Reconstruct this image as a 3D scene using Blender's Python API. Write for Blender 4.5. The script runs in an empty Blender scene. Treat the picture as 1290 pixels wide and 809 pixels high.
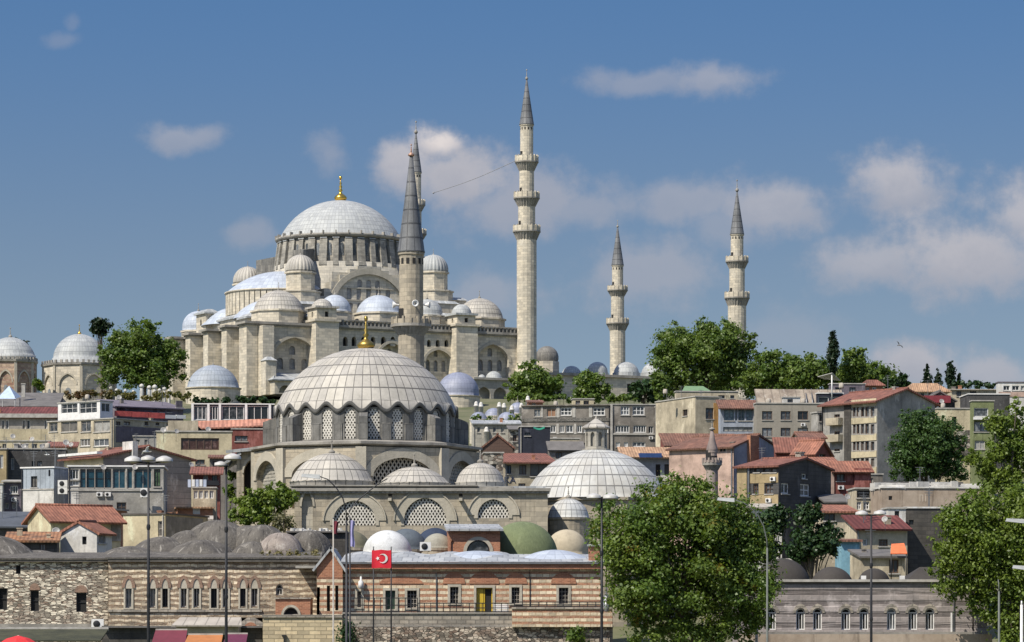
import bpy, bmesh, math, random
import numpy as np
from mathutils import Vector, Matrix
from mathutils.geometry import tessellate_polygon
sc = bpy.context.scene
COL = sc.collection
PI = math.pi
R = math.radians
# ------------------------------------------------------------------ camera
F, CX, HY, CZ = 4230.0, 645.0, 800.0, 7.0      # focal length and horizon, measured on the photograph (1290 px wide); eye height
cam = bpy.data.objects.new('camera', bpy.data.cameras.new('camera'))
COL.objects.link(cam); sc.camera = cam
cam.location = (0, 0, CZ); cam.rotation_euler = (R(90), 0, 0)
cam.data.sensor_width = 36; cam.data.lens = F/1290*36
cam.data.shift_y = (HY-404.5)/1290
cam.data.clip_start = 1; cam.data.clip_end = 20000
# ------------------------------------------------------------------ light
SUN_EL, SUN_AZ = R(50), R(226)                 # azimuth clockwise from +Y: over the left shoulder
sdir = Vector((math.sin(SUN_AZ)*math.cos(SUN_EL), math.cos(SUN_AZ)*math.cos(SUN_EL), math.sin(SUN_EL)))
sun = bpy.data.objects.new('sun', bpy.data.lights.new('sun', 'SUN'))
COL.objects.link(sun)
sun.data.energy = 4.5; sun.data.angle = R(0.5); sun.data.color = (1, .93, .82)
sun.rotation_euler = sdir.to_track_quat('Z', 'Y').to_euler()
sun.location = (-200, -100, 300)
vs = sc.view_settings
vs.view_transform = 'Standard'; vs.look = 'None'; vs.gamma = 1; vs.use_curve_mapping = False
vs.exposure = 0.4
sc.cycles.max_bounces = 5; sc.cycles.diffuse_bounces = 2; sc.cycles.glossy_bounces = 2
sc.cycles.use_denoising = True

class NT:
    """tiny node helper"""
    def __init__(s, nt): s.nt = nt
    def n(s, typ, ins=None, **kw):
        nd = s.nt.nodes.new('ShaderNode'+typ)
        for k, v in kw.items(): setattr(nd, k, v)
        if ins:
            for k, v in ins.items():
                sock = nd.inputs[k]
                if hasattr(v, 'is_output') or isinstance(v, bpy.types.NodeSocket): s.nt.links.new(v, sock)
                else: sock.default_value = v
        return nd
    def m(s, op, a, b=None, c=None, clamp=False):
        d = {0: a}
        if b is not None: d[1] = b
        if c is not None: d[2] = c
        nd = s.n('Math', d, operation=op); nd.use_clamp = clamp
        return nd.outputs[0]
    def mix(s, f, a, b, blend='MIX'):
        nd = s.n('Mix', data_type='RGBA', blend_type=blend)
        for i, v in ((0, f), (6, a), (7, b)):
            if isinstance(v, bpy.types.NodeSocket): s.nt.links.new(v, nd.inputs[i])
            elif i == 0: nd.inputs[0].default_value = v
            else: nd.inputs[i].default_value = (*v, 1) if len(v) == 3 else v
        return nd.outputs[2]
    def ramp(s, f, lo, hi):          # clamped linear 0..1
        nd = s.n('MapRange', {0: f, 1: lo, 2: hi, 3: 0.0, 4: 1.0}); nd.clamp = True; nd.interpolation_type = 'SMOOTHSTEP'
        return nd.outputs[0]
    def noise(s, vec, scale, detail=4, rough=.6):
        return s.n('TexNoise', {'Vector': vec, 'Scale': scale, 'Detail': detail, 'Roughness': rough}).outputs[0]

# ------------------------------------------------------------------ world: sky and the far clouds, by direction
w = bpy.data.worlds.new('World'); sc.world = w; w.use_nodes = True
nt = w.node_tree; nt.nodes.clear(); g = NT(nt)
tc = g.n('TexCoord').outputs['Generated']
sep = g.n('SeparateXYZ', {0: tc})
x, y, z = sep.outputs
sky = g.n('TexSky', sky_type='NISHITA', sun_disc=False, sun_elevation=SUN_EL, sun_rotation=SUN_AZ, air_density=1.0, dust_density=.6, ozone_density=2.5)
# lift the look-up a little so that the low sky keeps the clear blue of the photograph
zl = g.m('ADD', g.m('MULTIPLY', z, 1.5), .1)
nt.links.new(g.n('CombineXYZ', {0: x, 1: y, 2: zl}).outputs[0], sky.inputs['Vector'])
yy = g.m('MAXIMUM', y, .05)
px = g.m('MULTIPLY_ADD', g.m('DIVIDE', x, yy), F/100, 6.45)
py = g.m('SUBTRACT', 8.0, g.m('MULTIPLY', g.m('DIVIDE', z, yy), F/100))
pv = g.n('CombineXYZ', {0: px, 1: py, 2: 0.0}).outputs[0]
n1 = g.n('TexNoise', {'Vector': pv, 'Scale': 1.7, 'Detail': 8, 'Roughness': .62})
n2 = g.n('TexNoise', {'Vector': pv, 'Scale': .55, 'Detail': 4, 'Roughness': .55})
d1 = g.m('SUBTRACT', n1.outputs[0], .5)
wob = g.n('VectorMath', {0: g.n('VectorMath', {0: n2.outputs[1], 1: (.5, .5, .5)}, operation='SUBTRACT').outputs[0], 1: (.9, .6, 0)}, operation='MULTIPLY').outputs[0]
wv = g.n('VectorMath', {0: pv, 1: wob}, operation='ADD').outputs[0]
ws = g.n('SeparateXYZ', {0: wv})
CL = [  # x, y, rx, ry (hundreds of photo px), strength, brightness
 (.72, .50, .24, .12, .26, .3), (.80, .28, .10, .14, .2, .3), (2.28, 1.70, .46, .17, .55, .35), (4.15, 1.95, .26, .26, .42, .2), (3.18, 2.98, .40, .20, .45, .1),
 (5.55, 1.78, .38, .26, 1.1, 1.0), (5.10, 2.1, .40, .36, .9, .6), (5.8, 2.25, .9, .46, .95, .3), (6.5, 2.5, 1.1, .45, .7, .15), (7.3, 2.6, .9, .32, .55, .1),
 (8.1, 1.0, .75, .15, .5, .2), (9.05, .98, .62, .22, .62, .35), (8.55, 2.55, .7, .3, .6, .2), (9.75, 2.62, .72, .42, .75, .4), (9.2, 2.9, .6, .36, .45, .2),
 (8.2, 3.55, .9, .5, .6, .15), (11.3, 2.35, .62, .42, .85, .55), (11.0, 3.35, .85, .36, .75, .4), (12.0, 3.3, 1.1, .55, .9, .4), (12.8, 2.75, .6, .5, .85, .5), (6.1, 3.7, .6, .35, .5, .15),
 (11.6, 4.62, .75, .26, .9, .3), (12.5, 4.75, .7, .22, .8, .25), (10.0, 4.3, .8, .3, .3, .1)]
cov = None; bri = None
for (cx_, cy_, rx_, ry_, st_, br_) in CL:
    a = g.m('DIVIDE', g.m('SUBTRACT', ws.outputs[0], cx_), rx_*1.22)
    b = g.m('DIVIDE', g.m('SUBTRACT', ws.outputs[1], cy_), ry_*1.22)
    r2 = g.m('SQRT', g.m('ADD', g.m('MULTIPLY', a, a), g.m('MULTIPLY', b, b)))
    v = g.m('MULTIPLY_ADD', d1, 1.7, g.m('SUBTRACT', 1.0, r2))
    v = g.m('MULTIPLY', g.ramp(v, -.15, .75), st_)
    t = g.m('MULTIPLY', v, g.m('MULTIPLY', g.ramp(g.m('ADD', b, g.m('MULTIPLY', d1, 2.)), .75, -.55), br_))
    cov = v if cov is None else g.m('MAXIMUM', cov, v)
    bri = t if bri is None else g.m('MAXIMUM', bri, t)
cov = g.m('MULTIPLY', cov, g.m('GREATER_THAN', y, .1)); cov = g.m('MULTIPLY', cov, g.ramp(z, .0, .02))
bri = g.m('MULTIPLY', bri, g.m('GREATER_THAN', y, .1))
sky_ = g.n('HueSaturation', {'Hue': .512, 'Saturation': 1.0, 'Value': .86, 'Color': sky.outputs[0]}).outputs[0]
# the clear air of that day: cyan low down, deeper blue higher up; unseen sky overhead brightened as added fill light
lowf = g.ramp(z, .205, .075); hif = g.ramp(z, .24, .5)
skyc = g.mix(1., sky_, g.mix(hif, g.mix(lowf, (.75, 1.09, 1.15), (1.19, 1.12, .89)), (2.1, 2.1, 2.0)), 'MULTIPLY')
cl_c = g.mix(bri, (3.6, 3.65, 4.15), (6.6, 6.1, 6.0))
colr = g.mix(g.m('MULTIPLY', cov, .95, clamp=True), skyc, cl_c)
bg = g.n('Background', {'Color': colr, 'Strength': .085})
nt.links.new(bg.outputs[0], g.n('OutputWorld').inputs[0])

# ------------------------------------------------------------------ materials
MATS = {}
def surf(name, col, col2=None, rough=.85, nscale=.5, namt=.6, streak=.35, pat=None, p=None, bump=.25, metal=0.0, seed=0., spec=.3):
    """weathered surface: two tones by noise, rain streaks, an optional course pattern in UV metres"""
    if name in MATS: return MATS[name]
    m = bpy.data.materials.new(name); m.use_nodes = True; MATS[name] = m
    t = m.node_tree; b = t.nodes['Principled BSDF']; g = NT(t); p = p or {}
    col2 = col2 or tuple(c*.6 for c in col)
    tc = g.n('TexCoord'); ob = tc.outputs['Object']; uv = tc.outputs['UV']
    off = g.n('VectorMath', {0: ob, 1: (seed*7.3, seed*3.1, seed*5.7)}, operation='ADD').outputs[0]
    na = g.noise(off, nscale, 6, .65)
    c = g.mix(g.m('MULTIPLY', g.ramp(na, .35, .72), namt, clamp=True), col, col2)
    h = None
    if pat == 'blocks':      # ashlar courses
        bt = g.n('TexBrick', {'Vector': uv, 'Scale': 1.0, 'Mortar Size': p.get('mortar', .02), 'Brick Width': p.get('w', 1.1), 'Row Height': p.get('h', .5),
             'Color1': (.68, .68, .68, 1), 'Color2': (1.22, 1.18, 1.12, 1), 'Mortar': (p.get('dark', .5),)*3+(1,), 'Mortar Smooth': .2, 'Bias': 0.0})
        c = g.mix(p.get('amt', .8), c, bt.outputs[0], 'MULTIPLY'); h = bt.outputs[1]
    elif pat == 'lead':      # u counts panels, v counts rows
        bt = g.n('TexBrick', {'Vector': uv, 'Scale': 1.0, 'Mortar Size': p.get('mortar', .035), 'Brick Width': 1.0, 'Row Height': 1.0,
             'Color1': (.86, .86, .87, 1), 'Color2': (1.1, 1.09, 1.06, 1), 'Mortar': (p.get('dark', .45),)*3+(1,), 'Mortar Smooth': .3}, offset=p.get('off', .0))
        c = g.mix(1.0, c, bt.outputs[0], 'MULTIPLY'); h = bt.outputs[1]
    elif pat == 'tile':      # pantiles, ribs run up the slope
        s = g.n('SeparateXYZ', {0: uv}).outputs
        rib = g.m('ABSOLUTE', g.m('SINE', g.m('MULTIPLY', s[0], PI/p.get('w', .34))))
        row = g.m('FRACT', g.m('DIVIDE', s[1], p.get('h', .55)))
        sp = g.n('TexBrick', {'Vector': uv, 'Scale': 1.0, 'Brick Width': p.get('w', .34), 'Row Height': p.get('h', .55), 'Mortar Size': 0.0, 'Color1': (.62, .6, .6, 1), 'Color2': (1.25, 1.2, 1.15, 1)})
        c = g.mix(.75, c, sp.outputs[0], 'MULTIPLY')
        c = g.mix(g.m('MULTIPLY', g.m('SUBTRACT', 1.0, rib), .5), c, (col[0]*.25, col[1]*.2, col[2]*.2))
        h = g.m('SUBTRACT', g.m('MULTIPLY', row, .4), rib)
    elif pat == 'plank':     # boards / cladding, horizontal
        s = g.n('SeparateXYZ', {0: uv}).outputs
        f = g.m('FRACT', g.m('DIVIDE', s[1 if not p.get('vert') else 0], p.get('h', .5)))
        e = g.ramp(f, .0, .16)
        c = g.mix(e, tuple(v*.45 for v in col), c); h = g.m('MULTIPLY', f, -1.)
    elif pat == 'brick':
        bt = g.n('TexBrick', {'Vector': uv, 'Scale': 1.0, 'Mortar Size': .014, 'Brick Width': p.get('w', .34), 'Row Height': p.get('h', .11),
             'Color1': (.7, .65, .62, 1), 'Color2': (1.2, 1.12, 1.05, 1), 'Mortar': (1.25, 1.5, 1.6, 1)})
        c = g.mix(.9, c, bt.outputs[0], 'MULTIPLY'); h = bt.outputs[1]
    elif pat == 'band':      # courses of pale stone between courses of red brick, patched and worn
        wv = g.n('VectorMath', {0: uv, 1: g.n('VectorMath', {0: g.n('TexNoise', {'Vector': uv, 'Scale': .9, 'Detail': 3}).outputs[1], 1: (.0, p.get('wob', .22), 0)}, operation='MULTIPLY').outputs[0]}, operation='ADD').outputs[0]
        P = p.get('h', .62)
        s = g.n('SeparateXYZ', {0: wv}).outputs
        f = g.m('FRACT', g.m('DIVIDE', s[1], P))
        st = g.n('TexBrick', {'Vector': wv, 'Scale': 1.0, 'Mortar Size': .03, 'Brick Width': p.get('w', .62), 'Row Height': P, 'Color1': (.62, .6, .56, 1), 'Color2': (1.25, 1.22, 1.15, 1), 'Mortar': (.66, .56, .46, 1)})
        br = g.n('TexBrick', {'Vector': wv, 'Scale': 1.0, 'Mortar Size': .018, 'Brick Width': .38, 'Row Height': .1, 'Color1': (.65, .6, .6, 1), 'Color2': (1.25, 1.15, 1.1, 1), 'Mortar': (1.5, 1.9, 2.0, 1)})
        cs = g.mix(1., c, st.outputs[0], 'MULTIPLY')
        cb = g.mix(1., g.mix(g.ramp(na, .4, .7), p.get('brick', (.30, .13, .08)), p.get('brick2', (.2, .1, .07))), br.outputs[0], 'MULTIPLY')
        k = g.m('GREATER_THAN', f, p.get('share', .52))
        pt = g.ramp(g.noise(off, .45, 5, .7), .56, .62)                # patches where the bands are lost
        k = g.m('ADD', g.m('MULTIPLY', k, g.m('SUBTRACT', 1., g.m('MULTIPLY', pt, p.get('patch', .6)))), g.m('MULTIPLY', pt, .18), clamp=True)
        c = g.mix(k, cs, cb); h = g.m('MULTIPLY', k, .6)
    elif pat == 'rubble':
        sc_ = p.get('s', 2.2)
        mv = g.n('VectorMath', {0: g.n('VectorMath', {0: ob, 1: g.n('VectorMath', {0: g.n('TexNoise', {'Vector': ob, 'Scale': 1.3, 'Detail': 3}).outputs[1], 1: (.25, .25, .25)}, operation='MULTIPLY').outputs[0]}, operation='ADD').outputs[0], 1: (1, 1, p.get('zs', 1.7))}, operation='MULTIPLY').outputs[0]
        vo = g.n('TexVoronoi', {'Vector': mv, 'Scale': sc_, 'Randomness': .9}, feature='F1')
        ve = g.n('TexVoronoi', {'Vector': mv, 'Scale': sc_, 'Randomness': .9}, feature='DISTANCE_TO_EDGE')
        vb = g.n('SeparateXYZ', {0: vo.outputs['Color']}).outputs
        c = g.mix(g.ramp(vb[0], .25, .8), tuple(v*.38 for v in col), tuple(min(.85, v*1.5) for v in col))
        c = g.mix(g.m('MULTIPLY', g.ramp(vb[1], .6, .75), p.get('red', .5)), c, (.26, .14, .09))
        c = g.mix(g.ramp(na, .45, .75), c, col2)
        e = g.ramp(ve.outputs[0], .0, .09)
        c = g.mix(e, tuple(v*.25 for v in col2), c); h = g.m('MULTIPLY', e, -1.)
    elif pat == 'strata':    # long pale and dark courses, soft and uneven
        s = g.n('SeparateXYZ', {0: uv}).outputs
        sv = g.n('CombineXYZ', {0: g.m('MULTIPLY', s[0], .07), 1: s[1], 2: 0.}).outputs[0]
        f = g.m('FRACT', g.m('DIVIDE', g.m('ADD', s[1], g.m('MULTIPLY', g.noise(sv, 2., 3, .6), .12)), p.get('h', .62)))
        k = g.m('MULTIPLY', g.ramp(g.m('ABSOLUTE', g.m('SUBTRACT', f, .5)), .2, .3), g.ramp(g.noise(sv, 1.7, 3, .6), .3, .55))
        c = g.mix(g.m('MULTIPLY', k, .85), c, p.get('dark', (.1, .09, .085)))
        bt = g.n('TexBrick', {'Vector': uv, 'Scale': 1.0, 'Mortar Size': .012, 'Brick Width': .85, 'Row Height': .31, 'Color1': (.82, .82, .82, 1), 'Color2': (1.18, 1.15, 1.13, 1), 'Mortar': (.7, .7, .7, 1)})
        c = g.mix(.8, c, bt.outputs[0], 'MULTIPLY')
        lt = g.ramp(g.noise(off, .35, 5, .65), .57, .66)
        c = g.mix(g.m('MULTIPLY', lt, .5), c, tuple(min(1, v*1.7) for v in col)); h = k
    if streak:
        ms = g.n('VectorMath', {0: off, 1: (1.3, 1.3, .10)}, operation='MULTIPLY').outputs[0]
        sk = g.ramp(g.noise(ms, 1.2, 5, .7), .52, .75)
        c = g.mix(g.m('MULTIPLY', sk, streak), c, tuple(v*.35 for v in col2))
    if p.get('radial'):      # drips and seams running down from the crown of a vault
        rv = g.n('VectorMath', {0: uv, 1: (p['radial'], 2.2, 0)}, operation='MULTIPLY').outputs[0]
        rs = g.noise(rv, 1.0, 5, .7)
        c = g.mix(g.m('MULTIPLY', g.ramp(rs, .56, .66), .6), c, p.get('wc', (.4, .37, .33)))
        c = g.mix(g.m('MULTIPLY', g.ramp(rs, .44, .36), .7), c, tuple(v*.4 for v in col2))
    if p.get('white'):       # limewash and lichen patches
        wm_ = g.n('VectorMath', {0: off, 1: (1, 1, .45)}, operation='MULTIPLY').outputs[0]
        c = g.mix(g.m('MULTIPLY', g.ramp(g.noise(wm_, p.get('ws', 1.1), 7, .72), .56, .64), p['white']), c, p.get('wc', (.5, .47, .42)))
    fine = g.noise(off, nscale*9, 3, .6)
    c = g.mix(.35, c, g.n('CombineXYZ', {0: g.m('ADD', fine, .5), 1: g.m('ADD', fine, .5), 2: g.m('ADD', fine, .5)}).outputs[0], 'MULTIPLY')
    t.links.new(c, b.inputs['Base Color'])
    b.inputs['Roughness'].default_value = rough; b.inputs['Metallic'].default_value = metal
    b.inputs['Specular IOR Level'].default_value = spec
    hh = fine if h is None else g.m('MULTIPLY_ADD', h, -2.0, fine)
    bp = g.n('Bump', {'Strength': bump, 'Distance': .08, 'Height': hh})
    t.links.new(bp.outputs[0], b.inputs['Normal'])
    return m
def plain(name, col, rough=.6, metal=0., var=.25, spec=.5):
    if name in MATS: return MATS[name]
    m = bpy.data.materials.new(name); m.use_nodes = True; MATS[name] = m
    t = m.node_tree; b = t.nodes['Principled BSDF']; g = NT(t)
    nz = g.noise(g.n('TexCoord').outputs['Object'], 1.7, 4, .6)
    c = g.mix(g.m('MULTIPLY', g.ramp(nz, .35, .7), var*2, clamp=True), col, tuple(v*.6 for v in col))
    t.links.new(c, b.inputs['Base Color'])
    b.inputs['Roughness'].default_value = rough; b.inputs['Metallic'].default_value = metal; b.inputs['Specular IOR Level'].default_value = spec
    return m
def glass(name, col, rough=.12, spec=.5, lift=1.):
    """window glass over a dark room: each window a little different"""
    if name in MATS: return MATS[name]
    m = bpy.data.materials.new(name); m.use_nodes = True; MATS[name] = m
    t = m.node_tree; b = t.nodes['Principled BSDF']; g = NT(t)
    rnd = g.n('ObjectInfo').outputs['Random']
    nz = g.noise(g.n('TexCoord').outputs['Object'], 2.5, 2, .5)
    f = g.m('MULTIPLY', g.ramp(g.m('ADD', g.m('MULTIPLY', rnd, .55), nz), .62, 1.1), .9)
    c = g.mix(f, col, tuple(min(1, v+(v*2+.08)*lift) for v in col))
    t.links.new(c, b.inputs['Base Color']); b.inputs['Roughness'].default_value = rough; b.inputs['Specular IOR Level'].default_value = spec
    return m
def leafmat(name, a, b_, rare=None, trans=.3):
    if name in MATS: return MATS[name]
    m = bpy.data.materials.new(name); m.use_nodes = True; MATS[name] = m
    t = m.node_tree; b = t.nodes['Principled BSDF']; g = NT(t)
    at = g.n('Attribute', attribute_name='tint').outputs['Fac']
    ob = g.n('TexCoord').outputs['Object']
    nz = g.noise(ob, .35, 3, .6)
    c = g.mix(g.ramp(nz, .35, .65), a, b_)
    c = g.mix(g.ramp(at, .0, 1.), g.mix(1., c, (.74, .77, .72), 'MULTIPLY'), g.mix(1., c, (1.28, 1.23, 1.1), 'MULTIPLY'))
    if rare: c = g.mix(g.m('MULTIPLY', g.ramp(g.noise(ob, .5, 2, .5), .60, .68), g.ramp(at, .3, .7)), c, rare)
    t.links.new(c, b.inputs['Base Color']); b.inputs['Roughness'].default_value = .45; b.inputs['Specular IOR Level'].default_value = .35
    tr = g.n('BsdfTranslucent', {'Color': g.mix(1., c, (1.6, 1.7, .7), 'MULTIPLY')})
    mx = g.n('MixShader', {0: trans, 1: b.outputs[0], 2: tr.outputs[0]})
    t.links.new(mx.outputs[0], t.nodes['Material Output'].inputs[0])
    return m

# ------------------------------------------------------------------ mesh helper
class MB:
    def __init__(s): s.v, s.f, s.uv, s.sm = [], [], [], []
    def add(s, vs, fs, uvs=None, smooth=False):
        o = len(s.v); s.v += [tuple(v) for v in vs]
        for i, f in enumerate(fs):
            s.f.append(tuple(o+k for k in f)); s.sm.append(smooth)
            if uvs: s.uv.append([tuple(q) for q in uvs[i]])
            else:
                P = [Vector(vs[k]) for k in f]
                n = Vector((0, 0, 0))
                for k in range(1, len(P)-1): n += (P[k]-P[0]).cross(P[k+1]-P[0])
                n = n.normalized() if n.length > 1e-12 else Vector((0, 0, 1))
                if abs(n.z) > .75: s.uv.append([(q.x, q.y) for q in P])
                else:
                    tx = Vector((-n.y, n.x, 0)).normalized()
                    s.uv.append([(q.dot(tx), q.z) for q in P])
        return s
    def box(s, x0, x1, y0, y1, z0, z1):
        vs = [(x0,y0,z0),(x1,y0,z0),(x1,y1,z0),(x0,y1,z0),(x0,y0,z1),(x1,y0,z1),(x1,y1,z1),(x0,y1,z1)]
        return s.add(vs, [(0,3,2,1),(4,5,6,7),(0,1,5,4),(1,2,6,5),(2,3,7,6),(3,0,4,7)])
    def hexa(s, vs): return s.add(vs, [(0,3,2,1),(4,5,6,7),(0,1,5,4),(1,2,6,5),(2,3,7,6),(3,0,4,7)])
    def rbox(s, cx, cy, a, lx0, lx1, ly0, ly1, z0, z1, ztop_out=None):
        """box in a frame turned by a about (cx,cy); ztop_out: lower top on the +x side (sloping top)"""
        c, q = math.cos(a), math.sin(a)
        T = lambda x, y, z: (cx+c*x-q*y, cy+q*x+c*y, z)
        zo = z1 if ztop_out is None else ztop_out
        return s.hexa([T(lx0,ly0,z0),T(lx1,ly0,z0),T(lx1,ly1,z0),T(lx0,ly1,z0),T(lx0,ly0,z1),T(lx1,ly0,zo),T(lx1,ly1,zo),T(lx0,ly1,z1)])
    def slab(s, p0, p1, p2, p3, th):
        """sloped sheet: p0,p1 eave, p2,p3 ridge (counter-clockwise from above), thickness downwards"""
        P = [Vector(q) for q in (p0, p1, p2, p3)]
        n = (P[1]-P[0]).cross(P[3]-P[0]).normalized()
        if n.z < 0: n = -n
        Q = [q-n*th for q in P]
        e = (P[1]-P[0]).normalized(); up = n.cross(e)
        U = [((q-P[0]).dot(e), (q-P[0]).dot(up)) for q in P]
        s.add(P, [(0,1,2,3)], [U])
        s.add(P+Q, [(7,6,5,4),(0,4,5,1),(1,5,6,2),(2,6,7,3),(3,7,4,0)])
        return s
    def lathe(s, prof, n, cx=0, cy=0, nu=None, nv=None, rm=None, a0=0., a1=2*PI, smooth=True, cap=True):
        full = abs(a1-a0-2*PI) < 1e-6
        m = n if full else n+1
        L = [0.]
        for i in range(1, len(prof)): L.append(L[-1]+math.hypot(prof[i][0]-prof[i-1][0], prof[i][1]-prof[i-1][1]))
        tot = L[-1] or 1; rmax = max(r for r, z in prof)
        vs = []
        for i, (r, z) in enumerate(prof):
            for k in range(m):
                a = a0+(a1-a0)*k/n; q = r*(rm(a, i/(len(prof)-1), k) if rm else 1)
                vs.append((cx+q*math.cos(a), cy+q*math.sin(a), z))
        fs, us = [], []
        U = lambda k: (k/n*nu if nu else (a0+(a1-a0)*k/n)*rmax)
        V = lambda i: (L[i]/tot*nv if nv else L[i])
        for i in range(len(prof)-1):
            for k in range(n):
                k2 = (k+1) % m
                a, b, c, d = i*m+k, i*m+k2, (i+1)*m+k2, (i+1)*m+k
                if prof[i+1][0] < 1e-6: fs.append((a,b,d)); us.append([(U(k),V(i)),(U(k+1),V(i)),(U(k+.5),V(i+1))])
                elif prof[i][0] < 1e-6: fs.append((a,c,d)); us.append([(U(k+.5),V(i)),(U(k+1),V(i+1)),(U(k),V(i+1))])
                else: fs.append((a,b,c,d)); us.append([(U(k),V(i)),(U(k+1),V(i)),(U(k+1),V(i+1)),(U(k),V(i+1))])
        s.add(vs, fs, us, smooth)
        return s
    def dome(s, cx, cy, z0, r, h, n=48, rings=14, nu=48, nv=8, rm=None, point=0., lip=0.):
        """cap of base radius r and rise h; nu x nv lead panels; optional small drooping lip"""
        Rs = (r*r+h*h)/(2*h); th = math.asin(min(1, r/Rs)) if h <= r else PI-math.asin(min(1, r/Rs))
        prof = [(r+lip, z0-lip*.35)] if lip else []
        for i in range(rings+1):
            t = th*(1-i/rings); zz = z0+Rs*math.cos(t)-(Rs-h)
            if point: zz += point*h*max(0, 1-Rs*math.sin(t)/(r*.45))**2
            prof.append((max(0., Rs*math.sin(t)) if i < rings else 0., zz))
        return s.lathe(prof, n, cx, cy, nu, nv, rm)
    def tube(s, pts, r, n=8, r1=None):
        pts = [Vector(q) for q in pts]; vs = []; N = len(pts)
        for i, q in enumerate(pts):
            d = (pts[min(i+1, N-1)]-pts[max(i-1, 0)]).normalized()
            a = d.cross(Vector((0, 0, 1)) if abs(d.z) < .9 else Vector((1, 0, 0))).normalized(); b = d.cross(a)
            rr = r if r1 is None else r+(r1-r)*i/(N-1)
            for k in range(n):
                t = 2*PI*k/n; vs.append(q+a*rr*math.cos(t)+b*rr*math.sin(t))
        fs = [(i*n+k, i*n+(k+1) % n, (i+1)*n+(k+1) % n, (i+1)*n+k) for i in range(N-1) for k in range(n)]
        fs += [tuple(range(n-1, -1, -1)), tuple((N-1)*n+k for k in range(n))]
        return s.add(vs, fs, None, True)
    def wall(s, ox, oy, ang, outer, holes=(), reveal=.25, thick=None):
        """upright wall sheet along direction ang from (ox,oy); outer/holes in (u,z); outward is to the right of the direction"""
        c, q = math.cos(ang), math.sin(ang); nx, ny = q, -c
        P3 = lambda u, z, d=0.: (ox+c*u+nx*d, oy+q*u+ny*d, z)
        rings = [outer]+list(holes); flat = [p for r in rings for p in r]
        tris = tessellate_polygon([[Vector((u, z, 0)) for u, z in r] for r in rings])
        fs = []
        for t in tris:
            a, b, d = (flat[i] for i in t)
            ar = (b[0]-a[0])*(d[1]-a[1])-(b[1]-a[1])*(d[0]-a[0])
            if abs(ar) < 1e-9: continue
            fs.append(tuple(t) if ar > 0 else (t[0], t[2], t[1]))
        s.add([P3(*p) for p in flat], fs, [[flat[i] for i in f] for f in fs])
        for hnum, hole in enumerate(holes):
            ar = sum(hole[i][0]*hole[(i+1) % len(hole)][1]-hole[(i+1) % len(hole)][0]*hole[i][1] for i in range(len(hole)))
            h = hole if ar > 0 else hole[::-1]
            n = len(h)
            vs = [P3(*p) for p in h]+[P3(*p, -reveal) for p in h]
            s.add(vs, [(i, i+n, (i+1) % n+n, (i+1) % n) for i in range(n)])
        return s
    def panel(s, ox, oy, ang, poly, d0=0., d1=None):
        """flat polygon (u,z) on a wall plane, d0 outwards; with d1 a prism from d1 out to d0"""
        c, q = math.cos(ang), math.sin(ang); nx, ny = q, -c
        P3 = lambda u, z, d: (ox+c*u+nx*d, oy+q*u+ny*d, z)
        ar = sum(poly[i][0]*poly[(i+1) % len(poly)][1]-poly[(i+1) % len(poly)][0]*poly[i][1] for i in range(len(poly)))
        if ar < 0: poly = poly[::-1]
        tris = tessellate_polygon([[Vector((u, z, 0)) for u, z in poly]])
        fs = []
        for t in tris:
            a, b, d = (poly[i] for i in t)
            k = (b[0]-a[0])*(d[1]-a[1])-(b[1]-a[1])*(d[0]-a[0])
            if abs(k) > 1e-9: fs.append(tuple(t) if k > 0 else (t[0], t[2], t[1]))
        s.add([P3(u, z, d0) for u, z in poly], fs, [[poly[i] for i in f] for f in fs])
        if d1 is not None:
            n = len(poly); vs = [P3(u, z, d0) for u, z in poly]+[P3(u, z, d1) for u, z in poly]
            s.add(vs, [((i+1) % n, i, i+n, (i+1) % n+n) for i in range(n)])
        return s
    def band(s, ox, oy, ang, inner, outer, d0, d1):
        """strip between two open polylines of equal length (arch ring), standing from d1 out to d0"""
        c, q = math.cos(ang), math.sin(ang); nx, ny = q, -c
        P3 = lambda u, z, d: (ox+c*u+nx*d, oy+q*u+ny*d, z)
        n = len(inner)
        vs = [P3(*p, d0) for p in inner]+[P3(*p, d0) for p in outer]+[P3(*p, d1) for p in inner]+[P3(*p, d1) for p in outer]
        fs = []
        for i in range(n-1):
            fs += [(i, i+1, n+i+1, n+i)[::-1], (n+i, n+i+1, 3*n+i+1, 3*n+i)[::-1], (i+1, i, 2*n+i, 2*n+i+1)[::-1]]
        fs += [(0, n, 3*n, 2*n)[::-1], (n-1, 2*n-1, 4*n-1, 3*n-1)]
        return s.add(vs, fs)
    def mesh(s, name, mat):
        me = bpy.data.meshes.new(name); me.from_pydata(s.v, [], s.f)
        uvl = me.uv_layers.new(name='UVMap')
        flat = np.array([c for f in s.uv for q in f for c in q], dtype=np.float32)
        uvl.data.foreach_set('uv', flat)
        me.polygons.foreach_set('use_smooth', s.sm)
        me.materials.append(mat); me.update()
        return me
    def build(s, name, mat, parent=None, label=None):
        o = bpy.data.objects.new(name, s.mesh(name, mat)); COL.objects.link(o)
        if parent: o.parent = parent
        if label: o['label'] = label
        return o

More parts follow.
